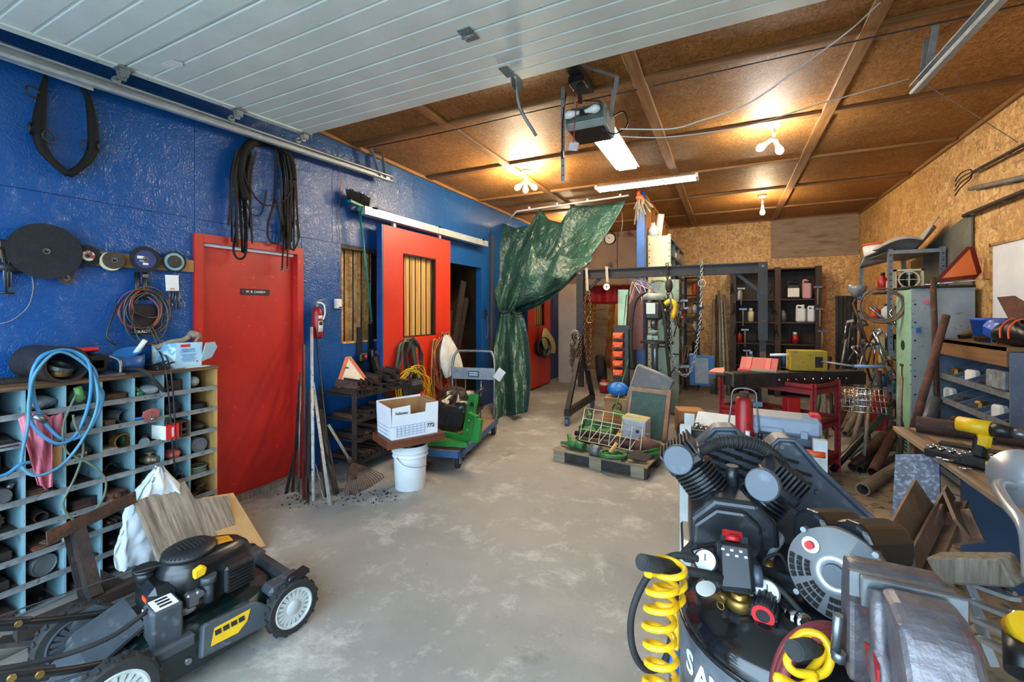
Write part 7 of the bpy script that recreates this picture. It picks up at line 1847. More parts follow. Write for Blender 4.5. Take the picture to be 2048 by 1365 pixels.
for px,py,t_ in ((1618,1058,.98),(1700,1083,.90)):
 c0=at(px,py,t=t_); dr_=(-ma*.75+ms*.3+V((0,0,.05))).normalized()
 part(cp,'capacitor_cover',MB().prism([(-.042,-.04),(.042,-.04),(.042,.01),(.03,.032),(.012,.04),(-.012,.04),(-.03,.032),(-.042,.01)],.13,c0+dr_*.065,(ms -dr_*ms.dot(dr_)).normalized(),dr_.cross((ms -dr_*ms.dot(dr_)).normalized()) *(1 if dr_.cross(ms).z>0 else -1)),m_shroud,bev=.01,seg=3)
part(mo,'rating_plate',MB().box(at(1758,1130,t=1.0),(.05,.002,.03),rotm(0,20,35)),m_stick)
# pressure switch and gauges
sw0=at(1468,1135,t=.97); swr=Matrix.Rotation(R(YAW -18),3,'Z') @ Matrix.Rotation(R(-32),3,'X')
ps=part(cp,'pressure_switch',MB().box(sw0,(.07,.06,.095),swr,.008),m_black,bev=.002)
kb0=sw0+swr @ V((-.0,-.012,.05))
part(ps,'red_knob',MB().cyl(kb0,kb0+swr @ V((0,0,.012)),.016,18).box(kb0+swr @ V((0,0,.015)),(.04,.012,.014),swr @ rotm(0,0,20)),m_toolred,'red switch knob')
for k in range(6):part(ps,'print_mark',MB().box(sw0+swr @ V((-.024+.009*k,-.0305,.03 -.01*(k % 2))),(.006,.001,.004),swr),m_letterw)
part(ps,'side_knob',MB().cyl(sw0+swr @ V((.035,.0,-.01)),sw0+swr @ V((.052,0,-.01)),.022,18),m_guard)
st0=at(1478,1212,Z=.865)
part(cp,'brass_stem',MB().cyl(st0,sw0 -V((0,0,.03)),.0095,6).cyl(st0+V((0,0,-.002)),st0+V((0,0,.02)),.026,20).cyl(st0,st0+V((0,0,.03)),.018,6),m_brass)
def gauge(px,py,t_,r_,d_,nm):
 c0=at(px,py,t=t_); d_=V(d_).normalized()
 g=part(cp,'gauge',MB().lathe([(0,0),(r_,0),(r_,.022),(r_*.88,.025),(r_*.86,.02),(0,.02)],c0 -d_*.02,d_,26,False),m_black if nm else m_silver)
 part(g,'dial',MB().cyl(c0,c0+d_*.0015,r_*.86,24),m_porc); part(g,'needle',MB().beam(c0+d_*.003,c0+d_*.003+V((0,0,r_*.6)),.002,.001,d_),m_letter)
gauge(1411,1123,.97,.026,(-.25,-.75,.62),1); gauge(1534,1185,.93,.025,(.05,-.7,.7),0)
bh_=at(1492,1185,t=.95)
part(cp,'brass_manifold',MB().cyl(bh_,at(1520,1196,t=.94),.008,6).cyl(at(1520,1196,t=.94),at(1534,1190,t=.945),.01,8),m_brass)
rk0,rk1=at(1533,1203,t=.93),at(1526,1232,t=.89)
rk_=part(cp,'regulator_knob',MB().cyl(rk0,rk1,.023,12),m_black)
part(rk_,'knob_cap',MB().lathe([(.013,0),(.021,0),(.021,.002),(.013,.002),(.013,0)],rk1,rk1 -rk0,20,False),m_letterr)
for k in range(14):
 a=2*math.pi*k/14; q_=(rk1 -rk0).normalized(); o1=q_.orthogonal().normalized(); o2=q_.cross(o1); d=(o1*math.cos(a) +o2*math.sin(a)) *.0235
 part(rk_,'grip_rib',MB().cyl(rk0+d,rk1+d,.0025,5),m_black)
q0,q1=at(1560,1222,t=.92),at(1612,1247,t=.87)
part(cp,'quick_coupler',MB().cyl(q0,q0.lerp(q1,.5),.011,10).cyl(q0.lerp(q1,.4),q0.lerp(q1,.75),.015,14).cyl(q0.lerp(q1,.75),q1,.0165,14),m_chrome)
part(cp,'safety_valve',MB().cyl(at(1448,1190,t=.95),at(1440,1200,t=.94),.01,10).torus(at(1441,1212,t=.93),.008,.0015,(.5,1,0),10,4),m_brass)
part(cp,'round_sticker',MB().cyl(at(1412,1179,Z=.853),at(1412,1179,Z=.853) +V((-.25,-.25,1)).normalized() *.003,.022,24),m_paper)
part(cp,'discharge_tube',MB().tube(smooth([at(1532,1063,t=1.1),at(1550,1066,t=1.1),at(1562,1080,t=1.08),at(1545,1105,t=1.06),at(1535,1130,t=1.04)],5),.0085,10),m_silver)
part(cp,'check_valve',MB().cyl(at(1535,1125,t=1.04),at(1538,1145,t=1.02),.014,6),m_brass)
for pts,r_ in (([(1510,1145,.97),(1560,1180,.93),(1610,1235,.88),(1660,1310,.82),(1690,1380,.78)],.006),([(1530,1150,1.02),(1530,1120,1.03),(1560,1110,1.03),(1575,1150,1.0),(1540,1180,.98)],.004),([(1395,1090,1.05),(1380,1100,1.05),(1395,1115,1.03),(1440,1100,1.03),(1480,1105,1.03)],.006),([(1385,1085,1.06),(1365,1108,1.05),(1390,1095,1.05),(1450,1088,1.06)],.006)):
 part(cp,'black_cable',MB().tube(smooth([at(x,y,t=t_) for x,y,t_ in pts],6),r_,7),m_rubber)
# tank hose hooks
for a,b in (((1284,1125,.86),(1352,1138,.93)),((1588,1302,.73),(1650,1290,.79))):
 p_,q_=at(*a[:2],t=a[2]),at(*b[:2],t=b[2])
 part(cp,'hose_hook',MB().cyl(p_,q_,.0155,18).cyl(p_ -(q_ -p_).normalized() *.001,p_,.012,14).cyl(q_,V((TC.x,TC.y,q_.z -.08)).lerp(q_,.55),.01,8),m_rubber)
def helix(p,q,r_,n,wob=0):
 p,q=V(p),V(q); a_=(q -p).normalized(); u=a_.orthogonal().normalized(); w=a_.cross(u); N=n*14
 return [p.lerp(q,k/N) +u*r_*math.cos(2*math.pi*k/14) +w*r_*math.sin(2*math.pi*k/14) +V((wob*math.sin(k*.11),0,0)) for k in range(N+1)]
ych=thing('yellow_coil_hose','yellow spiral air hose hanging from the left hook of the compressor','air hose',at(1320,1365,t=.86))
part(ych,'spiral',MB().tube(helix(at(1322,1150,t=.88),at(1318,1480,t=.82),.028,9,.003),.0062,8),m_ycoil)
part(ych,'spiral',MB().tube(helix(at(1338,1120,t=.90),at(1340,1205,t=.89),.028,3,.003),.0062,8),m_ycoil)
part(ych,'tail',MB().tube(smooth([at(1347,1215,t=.88),at(1352,1260,t=.87),at(1350,1330,t=.86),at(1350,1370,t=.86)],5),.0062,8),m_ycoil)
part(ych,'blue_sleeve',MB().cyl(at(1351,1298,t=.865),at(1347,1348,t=.86),.009,10,.011),M('sleeve_blue','#2466b8',r=.4))
part(ych,'brass_end',MB().cyl(at(1347,1348,t=.86),at(1347,1362,t=.86),.009,6),m_brass)
bhs=thing('black_air_hose','black rubber hose looping down from the left hook of the compressor','air hose',at(1290,1340,t=.88))
part(bhs,'loop',MB().tube(smooth([at(x,y,t=.93) for x,y in ((1395,1118),(1350,1112),(1310,1135),(1278,1185),(1262,1240),(1266,1300),(1290,1338),(1325,1330),(1342,1280),(1350,1200),(1352,1140))],6),.0075,8),m_rubber)
rh=thing('red_air_hose','dark red rubber hose coiled over the right hook of the compressor','air hose',at(1640,1365,t=.75))
m_rh=M('hose_red','#7c2f33','#6a272b',sc=10,r=.5)
for k in range(3):
 part(rh,'loop',MB().tube(smooth([at(x+6*k,y+10*k,t=.79 -.012*k) for x,y in ((1548,1420),(1552,1350),(1575,1290),(1620,1258),(1670,1258),(1725,1295),(1760,1350),(1775,1430))],6),.0095,9),m_rh)
y2=thing('yellow_coil_hose','yellow hose loops around the right hook of the compressor','air hose',at(1620,1365,t=.7))
part(y2,'loop',MB().tube(smooth([at(x,y,t=t_) for x,y,t_ in ((1585,1285,.77),(1610,1266,.77),(1645,1275,.76),(1662,1310,.745),(1650,1345,.735),(1615,1352,.735),(1632,1330,.75),(1655,1300,.76),(1640,1280,.765),(1610,1280,.765),(1575,1318,.74),(1590,1345,.73),(1630,1352,.73),(1600,1375,.72),(1555,1355,.71),(1570,1400,.71))],6),.0068,8),m_ycoil)
# ------------------------------------------------------------------ bench vise on a post in front of the compressor
m_vise=M('worn_vise_iron','#726b6d','#4a4446',sc=9,r=.38,m=.45,b=.35,bs=40,c3='#7c4a44',sc3=18,lo3=.6,hi3=.72)
vi=thing('bench_vise','heavy worn bench vise on a post in the right foreground','vise',(.255,.72,0))
vx=.235
def yz(poly,w,x):return MB().prism(poly,w,(x,0,0),(0,1,0),(0,0,1))
part(vi,'fixed_jaw',yz([(.872,.9),(.872,1.03),(.86,1.05),(.86,1.085),(.875,1.094),(.915,1.09),(.93,1.03),(.93,.9)],.12,vx),m_vise,bev=.008)
part(vi,'jaw_plate',yz([(.852,1.052),(.862,1.052),(.862,1.09),(.852,1.09)],.125,vx),m_steel)
part(vi,'moving_jaw',yz([(.835,1.09),(.845,1.05),(.84,.98),(.835,.93),(.66,.93),(.66,.985),(.70,1.0),(.725,1.04),(.755,1.08),(.79,1.09)],.085,vx+.012),m_vise,bev=.014,seg=3)
part(vi,'jaw_face',MB().span((vx -.05,.838,1.045),(vx+.072,.85,1.09),.002),m_steel)
part(vi,'slide',MB().span((vx -.028,.6,.92),(vx+.04,.9,.975),.006),m_vise)
part(vi,'base',MB().lathe([(0,.84),(.1,.84),(.1,.87),(.07,.89),(.06,.93),(0,.93)],(vx+.01,.79,0),(0,0,1),24),m_vise)
part(vi,'post',MB().cyl((vx+.01,.79,0),(vx+.01,.79,.845),.05,20).box((vx+.01,.79,.01),(.3,.3,.02)),m_rustd)
part(vi,'handle',MB().cyl((vx -.075,.885,.93),(vx -.072,.88,1.0),.007,10).cyl((vx -.072,.88,.925),(vx -.07,.88,.94),.01,10),m_steel)
part(vi,'red_patch',MB().prism([(-.03,-.02),(.02,-.025),(.035,.005),(.0,.02),(-.03,.01)],.003,(vx -.0465,.80,.99),(0,1,0),(0,0,1)),m_toolred)
part(vi,'rib',MB().tube(smooth([(vx -.032,.835,1.075),(vx -.034,.815,1.05),(vx -.036,.80,1.0),(vx -.034,.775,.965),(vx -.03,.72,.95)],5),[.012] *10+[.017] *11,10),m_vise)
for k in range(7):part(vi,'jaw_tooth',MB().span((vx -.05+.0175*k,.8495,1.05),(vx -.04+.0175*k,.852,1.088)),m_grease)
part(vi,'anvil',MB().prism([(-.05,0),(.05,0),(.05,.025),(-.05,.035)],.07,(vx+.02,.64,.975),(0,1,0),(0,0,1)),m_vise,bev=.006)
part(vi,'swivel_lock',MB().cyl((vx -.08,.76,.87),(vx -.02,.77,.88),.012,8),m_steel)
part(vi,'bolt',MB().cyl((vx -.04,.72,1.0),(vx -.035,.72,1.0),.01,6),m_steel)
# ------------------------------------------------------------------ white sawhorse stand with tools behind the compressor
ws=thing('white_stand','white painted work stand behind the air compressor','work stand',(.1,2.9,0))
m_wp=M('chipped_white','#c3c4c0','#aeb0ad',sc=9,r=.6,c3='#8a4a3c',sc3=20,lo3=.66,hi3=.7)
part(ws,'top',MB().span((-.22,2.72,.70),(.46,3.06,.735)),m_wp)
for x in (-.22,.43):
 part(ws,'apron',MB().span((x -.02,2.72,.6),(x+.02,3.06,.7)),m_wp)
 for y in (2.74,3.04):part(ws,'leg',MB().span((x -.03,y -.02,0),(x+.03,y+.02,.83)),m_wp)
part(ws,'red_tray',MB().span((-.2,2.72,.4),(.42,3.04,.42)),m_toolred)
SZ_=.736
def boxy(name,label,cat,c,d,mat,rz=0,ch=.006,grp=None):return one(name,label,cat,MB(False).box((0,0,d[2] /2),d,None,ch),mat,grp,loc=c,rz=R(rz))
gt=thing('grey_tool_case','pale grey plastic tool case on the white stand','tool case',(.28,2.93,SZ_),rz=R(-4))
m_case=M('case_grey','#8f9aa8','#7d8896',sc=6,r=.45)
part(gt,'base',L().box((0,0,.05),(.36,.22,.06),None,.012),m_guard); part(gt,'lid',L().box((0,0,.125),(.36,.22,.09),None,.015),m_case)
part(gt,'handle',L().box((-.05,-.115,.10),(.11,.02,.03),None,.006),m_case)
for x in (-.13,.1):part(gt,'latch',L().box((x,-.113,.09),(.035,.012,.04),None,.003),m_case)
for k in range(5):part(gt,'lid_rib',L().box((.13,-.06+.03*k,.171),(.07,.008,.004)),m_case)
so=thing('socket_case','open black socket set case on the white stand','socket set',(-.06,2.9,SZ_),rz=R(-8))
part(so,'tray',L().box((0,0,.025),(.28,.2,.05),None,.005),m_black); part(so,'lid',L().box((0,.12,.065),(.28,.16,.02),rotm(25,0,0),.004),m_paper)
for k in range(8):part(so,'socket',L().cyl((-.11+.03*k,-.04,.05),(-.11+.03*k,-.04,.062),.011,10),m_chrome)
part(so,'ratchet',L().cyl((-.11,.0,.058),(.08,-.01,.058),.008,8).sphere((-.11,0,.06),.02),m_chrome)
bj=thing('bottle_jack','red bottle jack with a wire handle on the white stand','jack',(.085,2.82,SZ_))
part(bj,'base',L().box((0,0,.02),(.13,.11,.04),None,.008),m_toolred)
part(bj,'body',L().lathe([(.05,.04),(.05,.08),(.045,.1),(.045,.24),(.038,.25),(.038,.27),(0,.27)],n=24),m_toolred)
part(bj,'ram',L().cyl((0,0,.27),(0,0,.3),.025,14),m_rust)
part(bj,'wire_bail',L().tube(smooth([(-.085,0,.06),(-.065,0,.22),(-.05,0,.31),(.05,0,.31),(.065,0,.22),(.075,0,.06)],4),.005,6),m_steel)
for k in range(2):pipe_thing('short_pipe','%s of two grey pipes lying in front of the tool case' % ('rear','front')[k],V((.12,2.77 -.035*k,SZ_+.018)),V((.36+.05*k,2.76 -.035*k,SZ_+.018)),.016,m_weather,'pipe',True,'grey pipes on the white stand')
for k,(x,c_) in enumerate(((.03,m_guard),(.1,m_whitepl),(.16,m_black))):one('socket_adapter','%s cylinder standing on the front edge of the stand' % ('dark grey','white','black')[k],'socket',MB().cyl((x,2.735,SZ_),(x,2.735,SZ_+.07),.018,12).cyl((x,2.735,SZ_+.07),(x,2.735,SZ_+.1),.012,10),c_)
one('rusty_chain_lump','rusty clevis lying at the front of the white stand','clevis',MB().torus((.23,2.735,SZ_+.02),.035,.013,(.2,.4,1),14,6).beam((.26,2.74,SZ_+.02),(.36,2.745,SZ_+.025),.025,.02),m_rustr)
sv=thing('screwdriver','orange and brown handled screwdriver at the right end of the white stand','screwdriver',(.38,2.725,SZ_))
part(sv,'handle',MB().cyl((.37,2.728,SZ_+.02),(.45,2.728,SZ_+.02),.019,12),m_orange); part(sv,'blade',MB().cyl((.31,2.728,SZ_+.012),(.37,2.728,SZ_+.02),.005,6),m_steel)
boxy('red_carton','small red and white carton at the right end of the white stand','carton',(.44,2.95,.831),(.05,.08,.09),m_letterr)
# ------------------------------------------------------------------ maroon cart with mower bar, yellow box and toolbox
ct=thing('maroon_cart','maroon steel cart with open shelves in the right bay','cart',(.43,5.0,0),rz=R(-32))
for z in (.16,.5,.82):part(ct,'shelf',L().span((-.44,-.24,z -.02),(.44,.24,z)).span((-.44,-.24,z -.06),(.44,-.232,z+.03)).span((-.44,.232,z -.06),(.44,.24,z+.03)).span((-.44,-.24,z -.06),(-.432,.24,z+.03)).span((.432,-.24,z -.06),(.44,.24,z+.03)),m_maroon)
for x in (-.43,.43):
 for y in (-.23,.23):
  lg=part(ct,'leg',L().span((x -.025,y -.004,0),(x+.025,y+.004,.86)).span((x -.004,y -.025,0),(x+.004,y+.025,.86)),m_maroon)
  for k in range(5):part(lg,'hole',L().cyl((x+.01,y -.006,.3+.1*k),(x+.01,y+.006,.3+.1*k),.006,6),m_dark)
def cw_(x,y,z):return V((.43,5.0,0)) +rotm(0,0,-32) @ V((x,y,z))
ml_=thing('machine_bed','long dark steel machine bed with bolts lying across the maroon cart','machine bed',cw_(.2,0,.83))
b0,b1=at(1500,778,Z=.92),at(1700,738,Z=.92); b1=b0+(b1 -b0).normalized() *1.25
b0=V((.1,4.55,.92)); b1=V((1.12,5.25,.92))
part(ml_,'channel',MB().beam(b0,b1,.16,.015,(0,0,1)).beam(b0+V((.05,-.07,-.06)),b1+V((.05,-.07,-.06)),.014,.11,(0,0,1)).beam(b0+V((-.05,.07,-.06)),b1+V((-.05,.07,-.06)),.014,.11,(0,0,1)),m_grease)
part(ml_,'end_block',MB().beam(b0+V((-.1,-.07,-.05)),b0+V((.05,.035,-.05)),.15,.13,(0,0,1),.012),m_grease)
part(ml_,'screw_handle',MB().cyl(b0+V((-.2,-.03,-.02)),b0+V((-.05,-.03,-.02)),.022,12).cyl(b0+V((-.22,-.02,-.2)),b0+V((-.22,-.02,-.05)),.03,12),m_rustd)
for k in range(9):q_=b0.lerp(b1,.25+.07*k) +V((.062,-.082,-.05)); part(ml_,'bolt',MB().cyl(q_,q_+V((.012,-.015,0)),.012,6),m_chrome)
part(ml_,'red_wedge',MB().prism([(-.09,-.03),(.06,-.03),(.03,.05),(-.05,.03)],.03,b0+V((-.17,.05,.0)),(1,-.3,0),(.2,.6,.4)),M('salmon_paint','#b06a5c',r=.6))
yx=thing('yellow_gearbox','mustard yellow steel box with a protruding rod on the machine bed','steel box',b0.lerp(b1,.55))
yc_=b0.lerp(b1,.58) +V((-.02,.0,.11)); yr_=rotm(0,0,10)
m_must=M('mustard_paint','#a0851f','#8a7018',sc=7,r=.5,c3='#5a4a1c',sc3=20,lo3=.62,hi3=.7)
part(yx,'body',MB().box(yc_,(.3,.14,.19),yr_,.004),m_must)
part(yx,'flange',MB().box(yc_+yr_ @ V((.08,-.072,-.01)),(.06,.006,.1),yr_),m_blackmetal)
part(yx,'rod',MB().cyl(yc_+yr_ @ V((.08,-.05,-.0)),yc_+V((.33,-.16,-.02)),.01,8),m_galvd)
part(yx,'rod',MB().cyl(yc_+V((-.3,-.05,.04)),yc_+V((-.12,-.02,.05)),.013,10),m_whitepl)
part(yx,'blue_tube',MB().cyl(yc_+V((.33,-.16,-.02)),yc_+V((.56,-.1,-.02)),.014,8),M('pale_blue_tube','#6d8cae',r=.5))
tb=thing('red_toolbox','faded red metal toolbox with open lid on the maroon cart','toolbox',cw_(-.24,.1,.822),rz=R(-16))
m_fred=M('faded_red_steel','#b04a44','#98403b',sc=7,r=.5)
part(tb,'tray',L().box((0,0,.035),(.34,.16,.07),None,.004),m_fred)
part(tb,'lid',L().box((0,.05,.11),(.35,.012,.17),rotm(-35,0,0),.003),m_fred)
for x in (-.09,.09):part(tb,'lid_band',L().box((x,.042,.115),(.045,.01,.16),rotm(-35,0,0)),M('band_red','#c0564e',r=.5))
for k,(px,py,d_,mt,nm) in enumerate(((1508,775,(.2,.14,.02),m_weather,'wooden pad'),(1405,790,(.13,.13,.3),m_paper,'white carton'),(1535,790,(.12,.1,.16),m_letterr,'red fuel jug'),(1480,800,(.2,.16,.05),m_lblue,'pale blue sheet'))):
 boxy(nm.replace(' ','_'),nm+' '+('lying on the machine bed','standing on the floor left of the maroon cart','standing on the middle shelf of the maroon cart','lying on the middle shelf of the maroon cart')[k],nm.split()[-1],(b0.lerp(b1,.2) +V((0,0,.009)),V((-.14,5.3,.0)),cw_(.1,.08,.502),cw_(-.3,.05,.502))[k],d_,mt,12*k)
# small red jacks, blue crate, tyre ring and cartons behind
for k,(x,y) in enumerate(((-.36,5.2),(-.25,5.35),(-.3,5.05))):
 t=thing('floor_jack','red floor jack %s behind the white stand' % ('nearest the radiator','nearest the white carton','in front'[0:8]) [k],'jack',(x,y,0),'red jacks on the floor')
 part(t,'body',L().lathe([(.07,0),(.07,.04),(.045,.06),(.045,.24),(.02,.25),(.02,.32),(0,.32)],n=16),m_toolred); part(t,'pump_arm',L().cyl((.06,-.03,.05),(.09,-.05,.2),.014,8),m_black)
bc_=thing('blue_crate','small blue plastic crate hanging among the clutter behind the chain loop','crate',(-.3,6.2,.5))
part(bc_,'panel',MB().box((-.3,6.2,.72),(.3,.03,.4),rotm(8,0,0),.006),gm['blue']); part(bc_,'clear_sheet',MB().box((-.3,6.18,.72),(.16,.012,.34),rotm(8,0,0)),m_galvd)
one('rusty_ring','rusty flanged pipe ring on the floor right of the radiator','ring',MB().lathe([(.05,0),(.12,0),(.12,.05),(.08,.06),(.08,.16),(.05,.16),(.05,0)],(-.4,5.4,.12),(-.3,-1,.1),22,False),m_rustr)
boxy('brown_carton','brown carton behind the red floor jacks','carton',(-.42,5.75,0),(.3,.25,.3),m_cardboard,15)
# ------------------------------------------------------------------ dark wooden cabinet at the back wall
dk=thing('wooden_cabinet','tall dark wooden open cabinet against the back wall','cabinet',(.72,9.15,0))
for x in (.05,.74,1.33):part(dk,'post',MB().span((x,8.85,0),(x+.09,8.97,2.26)),m_dwood)
part(dk,'back',MB().span((.05,9.37,0),(1.42,9.39,2.24)),m_dwood); part(dk,'side',MB().span((.05,8.97,0),(.07,9.38,2.24)),m_dwood); part(dk,'side',MB().span((1.4,8.97,0),(1.42,9.38,2.24)),m_stud)
for z in (.1,.5,.9,1.28,1.68,2.22):part(dk,'shelf',MB().span((.07,8.9,z),(1.4,9.37,z+.025)),m_dwoodx)
for k in range(22):
 z=(.926,1.306,1.706,.526)[k % 4]; x=(.2,.34,.5,.88,1.02,1.2)[(k*5) % 6] +.02*(k % 3); col=gl[(k*3) % 8]; kd=k % 3
 bottle((x,9.0+.1*(k // 12),z),.05,.2+.04*(k % 2),kd,'%s %s in the dark wooden cabinet, shelf %s up, place %s' % (col,('bottle','tin','spray can')[kd],ORD[(1,2,3,0)[k % 4] +1],ORD[(k*5) % 6] +('' if k<12 else ' behind')),gm[col],'bottles and tins in the wooden cabinet')
def jug(c,d,mat,label,cap=m_black):
 t=thing('oil_jug',label,'jug',c); part(t,'body',L().box((0,0,d[2] *.4),(d[0],d[1],d[2] *.8),None,.02),mat); part(t,'cap',L().cyl((d[0] *.25,0,d[2] *.8),(d[0] *.25,0,d[2]),.025,12),cap); part(t,'grip',L().tube(smooth([(-d[0] *.4,0,d[2] *.78),(-d[0] *.3,0,d[2] *.95),(d[0] *.15,0,d[2] *.9)],4),.016,7),mat); return t
j=jug((1.02,8.95,1.706),(.2,.12,.32),m_black,'black oil jug with a white label on the top cabinet shelf'); part(j,'label_sheet',L().box((0,-.062,.11),(.17,.002,.15)),m_paper)
jug((1.22,8.95,1.706),(.13,.11,.34),M('pink_jug','#b98a8c',r=.5),'pink jug beside the black oil jug'); jug((1.13,8.95,1.306),(.14,.1,.3),m_whitepl,'white jug on the middle cabinet shelf',m_whitepl); jug((1.28,8.95,1.306),(.1,.1,.28),m_whitepl,'narrow white jug next to the cabinet side',m_whitepl)
for k in range(14):
 x=(.08,.22,.7,1.36)[k % 4] +.03*(k // 4); z=2.0 -.37*(k // 4) -.1*(k % 2)
 t=thing('hammer' if k % 2 else 'pliers','%s hung on the front of the wooden cabinet, %s, %s row' % ('hammer' if k % 2 else 'pliers',('left post','left shelf end','middle post','right post')[k % 4],ORD[k // 4]),'hand tool',(x,8.83,z -.3),'hand tools on the wooden cabinet')
 if k % 2:part(t,'handle',MB().cyl((x,8.83,z),(x,8.82,z -.3),.013,7),m_weather); part(t,'head',MB().beam((x -.06,8.83,z),(x+.06,8.83,z),.032,.03),m_steel)
 else:part(t,'grip',MB().tube([(x -.03,8.83,z -.2),(x,8.83,z -.06),(x+.012,8.83,z)],.01,6),m_blackmetal); part(t,'grip',MB().tube([(x+.03,8.82,z -.2),(x,8.82,z -.06),(x -.012,8.82,z)],.01,6),m_rustd)
for k in range(5):
 a,b=fz(1390+9*k,800 -2*k),at(1428+5*k,600 -9*(k % 3),Y=9.2)
 one('long_rod','%s rod leaning on the back wall left of the wooden cabinet' % ('pale','rusty','thin grey','long white','dark','brown','bent','short')[k],'rod',MB().cyl(V((-.25+.07*k,8.6,0)),b,.016 if k % 2 else .022,7),(m_weather,m_rust,m_galvd,m_whitebar)[k % 4],'rods left of the wooden cabinet')
# ------------------------------------------------------------------ steel shelf unit by the right wall
su=thing('steel_shelving','grey slotted steel shelving packed with parts by the right wall','shelving',(1.77,6.52,0))
for x in (1.56,1.98):
 for y in (5.97,7.07):
  pp_=part(su,'post',MB().span((x -.022,y -.003,0),(x+.022,y+.003,2.16)).span((x -.022,y -.02,0),(x -.017,y+.02,2.16)),m_galvd)
  if y<6:
   for k in range(30):part(pp_,'hole',MB().cyl((x+.005,y -.005,.15+.067*k),(x+.005,y+.005,.15+.067*k),.007,6),m_dark)
for z in (.15,.6,1.05,1.4,1.72,2.14):part(su,'shelf',MB().span((1.54,5.96,z -.012),(2.0,7.09,z)).span((1.54,5.955,z -.035),(2.0,5.962,z+.003)),m_galvd)
r8=random.Random(31)
for k in range(34):
 z=(.15,.6,1.05,1.4,1.72)[k % 5] +.001; y=6.06+.14*(k // 5); x=1.66+.08*(k % 3); col=gl[(k*5) % 8]; kd=(k*2) % 3
 if k % 4==3:boxy('parts_box','%s parts box on the steel shelving, shelf %s up, %s from the front' % (col,ORD[k % 5],ORD[k // 5]),'box',(x,y,z),(.14,.11,.13),gm[col],5,.004,'boxes on the steel shelving')
 else:bottle((x,y,z),.05,r8.uniform(.14,.24),kd,'%s %s on the steel shelving, shelf %s up, %s from the front' % (col,('bottle','tin','spray can')[kd],ORD[k % 5],ORD[k // 5]),gm[col],'containers on the steel shelving')
fn=thing('box_fan','small cream box fan on the upper steel shelf','fan',(1.72,6.03,1.721))
part(fn,'case',L().span((-.12,-.04,0),(.12,.08,.02)).span((-.12,-.04,.2),(.12,.08,.22)).span((-.12,-.04,0),(-.1,.08,.22)).span((.1,-.04,0),(.12,.08,.22)),m_cream); part(fn,'grille',L().torus((0,-.042,.11),.085,.008,(0,1,0),22,5).beam((-.1,-.042,.11),(.1,-.042,.11),.01,.006).beam((0,-.042,.01),(0,-.042,.21),.01,.006,(0,1,0)),m_cream); part(fn,'blades',L().cyl((0,.02,.11),(0,.04,.11),.08,16),m_black)
pl_=thing('orange_lid_pail','white pail with an orange lid on top of the steel shelving','pail',(1.68,6.85,2.141)); part(pl_,'pail',L().lathe([(0,0),(.14,0),(.16,.17),(0,.17)],n=24),m_whitepl); part(pl_,'lid',L().lathe([(0,.19),(.17,.19),(.17,.165),(0,.165)],n=24),m_orange)
one('felt_roll','dirty white felt sheet rolled and draped over the steel shelving','felt sheet',MB().surf(lambda u,v:V((1.5+.5*u -.06*(v<.2),5.93+1.0*v,2.165+.16*math.sin(u*3.1) *(1 -v) *(.6+.4*math.sin(v*9)) +(.3*max(0,u -.75) *4*(1 -v)) -(.5*max(0,v -.75)) *(1 -u))),20,12),M('felt_white','#b9b3a6','#9d978a',sc=5,r=.95),sol=.012)
# loose junk hanging on the shelving ends
cbl=thing('cable_coil','brown wire cable coiled on the front of the steel shelving','cable',(1.5,5.9,1.3))
for k in range(4):part(cbl,'loop',MB().torus(at(1762+k,608+2*k,Y=5.6 -.01*k),.16+.008*(k % 3),.008,(.3,1,0),30,6),M('brown_cable','#6b4f3c','#4d382a',sc=12,r=.5))
fu=thing('funnel','clear plastic funnel with a blue spout left of the cable coil','funnel',(1.35,6.3,1.4)); part(fu,'cone',MB().lathe([(.09,0),(.085,-.05),(.02,-.13)],at(1715,572,Y=6.25),(.15,0,1),20),m_bagp,sol=.003); part(fu,'spout',MB().cyl(at(1720,592,Y=6.25),at(1723,606,Y=6.25),.02,10,.012),gm['blue'])
for k in range(24):
 a=at(1690+r8.uniform(0,90),600+r8.uniform(0,130),Y=5.85+r8.uniform(-.15,.25)); d=V((r8.uniform(-.15,.15),r8.uniform(-.04,.04),-r8.uniform(.15,.25) -.2*(k // 12)))
 t=thing(('iron_rod','hook_bar','pipe_wrench')[k % 3],'%s %s %s hanging on the end of the steel shelving' % (('short','long')[k // 12],('bright','rusty','dark','chrome')[k % 4],('iron rod','hooked bar','pipe wrench')[k % 3]),'hand tool',a+d,'tools hanging on the steel shelving'); mt=(m_steel,m_rust,m_grease,m_chrome)[k % 4]
 part(t,'shaft',MB().cyl(a,a+d,.008+.004*(k % 3),6),mt)
 part(t,'head',MB().tube(smooth([a,a+V((.03,0,.04)),a+V((.07,0,.03)),a+V((.08,0,-.02))],3),.009,6) if k % 3==1 else MB().beam(a,a+V((.06,0,.015)),.025,.025),mt)
sb_=thing('wire_basket','chrome wire basket hanging low on the steel shelving','basket',(1.3,5.6,.55))
k0=at(1690,775,Y=5.55)
for i in range(10):part(sb_,'wire',MB().tube([k0+V((.034*i,0,0)),k0+V((.036*i+.01,.0,-.25)),k0+V((.036*i+.01,.2,-.24)),k0+V((.034*i,.24,0))],.0035,5),m_chrome)
for i in range(5):part(sb_,'wire',MB().tube([k0+V((-.005,0,-.06*i)),k0+V((.33+.005*i,0,-.06*i)),k0+V((.33,.23,-.06*i)),k0+V((-.005,.23,-.06*i))],.004,5,True),m_chrome)
one('red_disc_guard','red curved steel guard behind the wire basket','guard',MB().prism([(-.1,-.2),(.06,-.22),(.12,-.05),(.1,.12),(.0,.2)],.015,at(1752,820,Y=5.75),(1,.3,0),(0,0,1)),m_toolred)
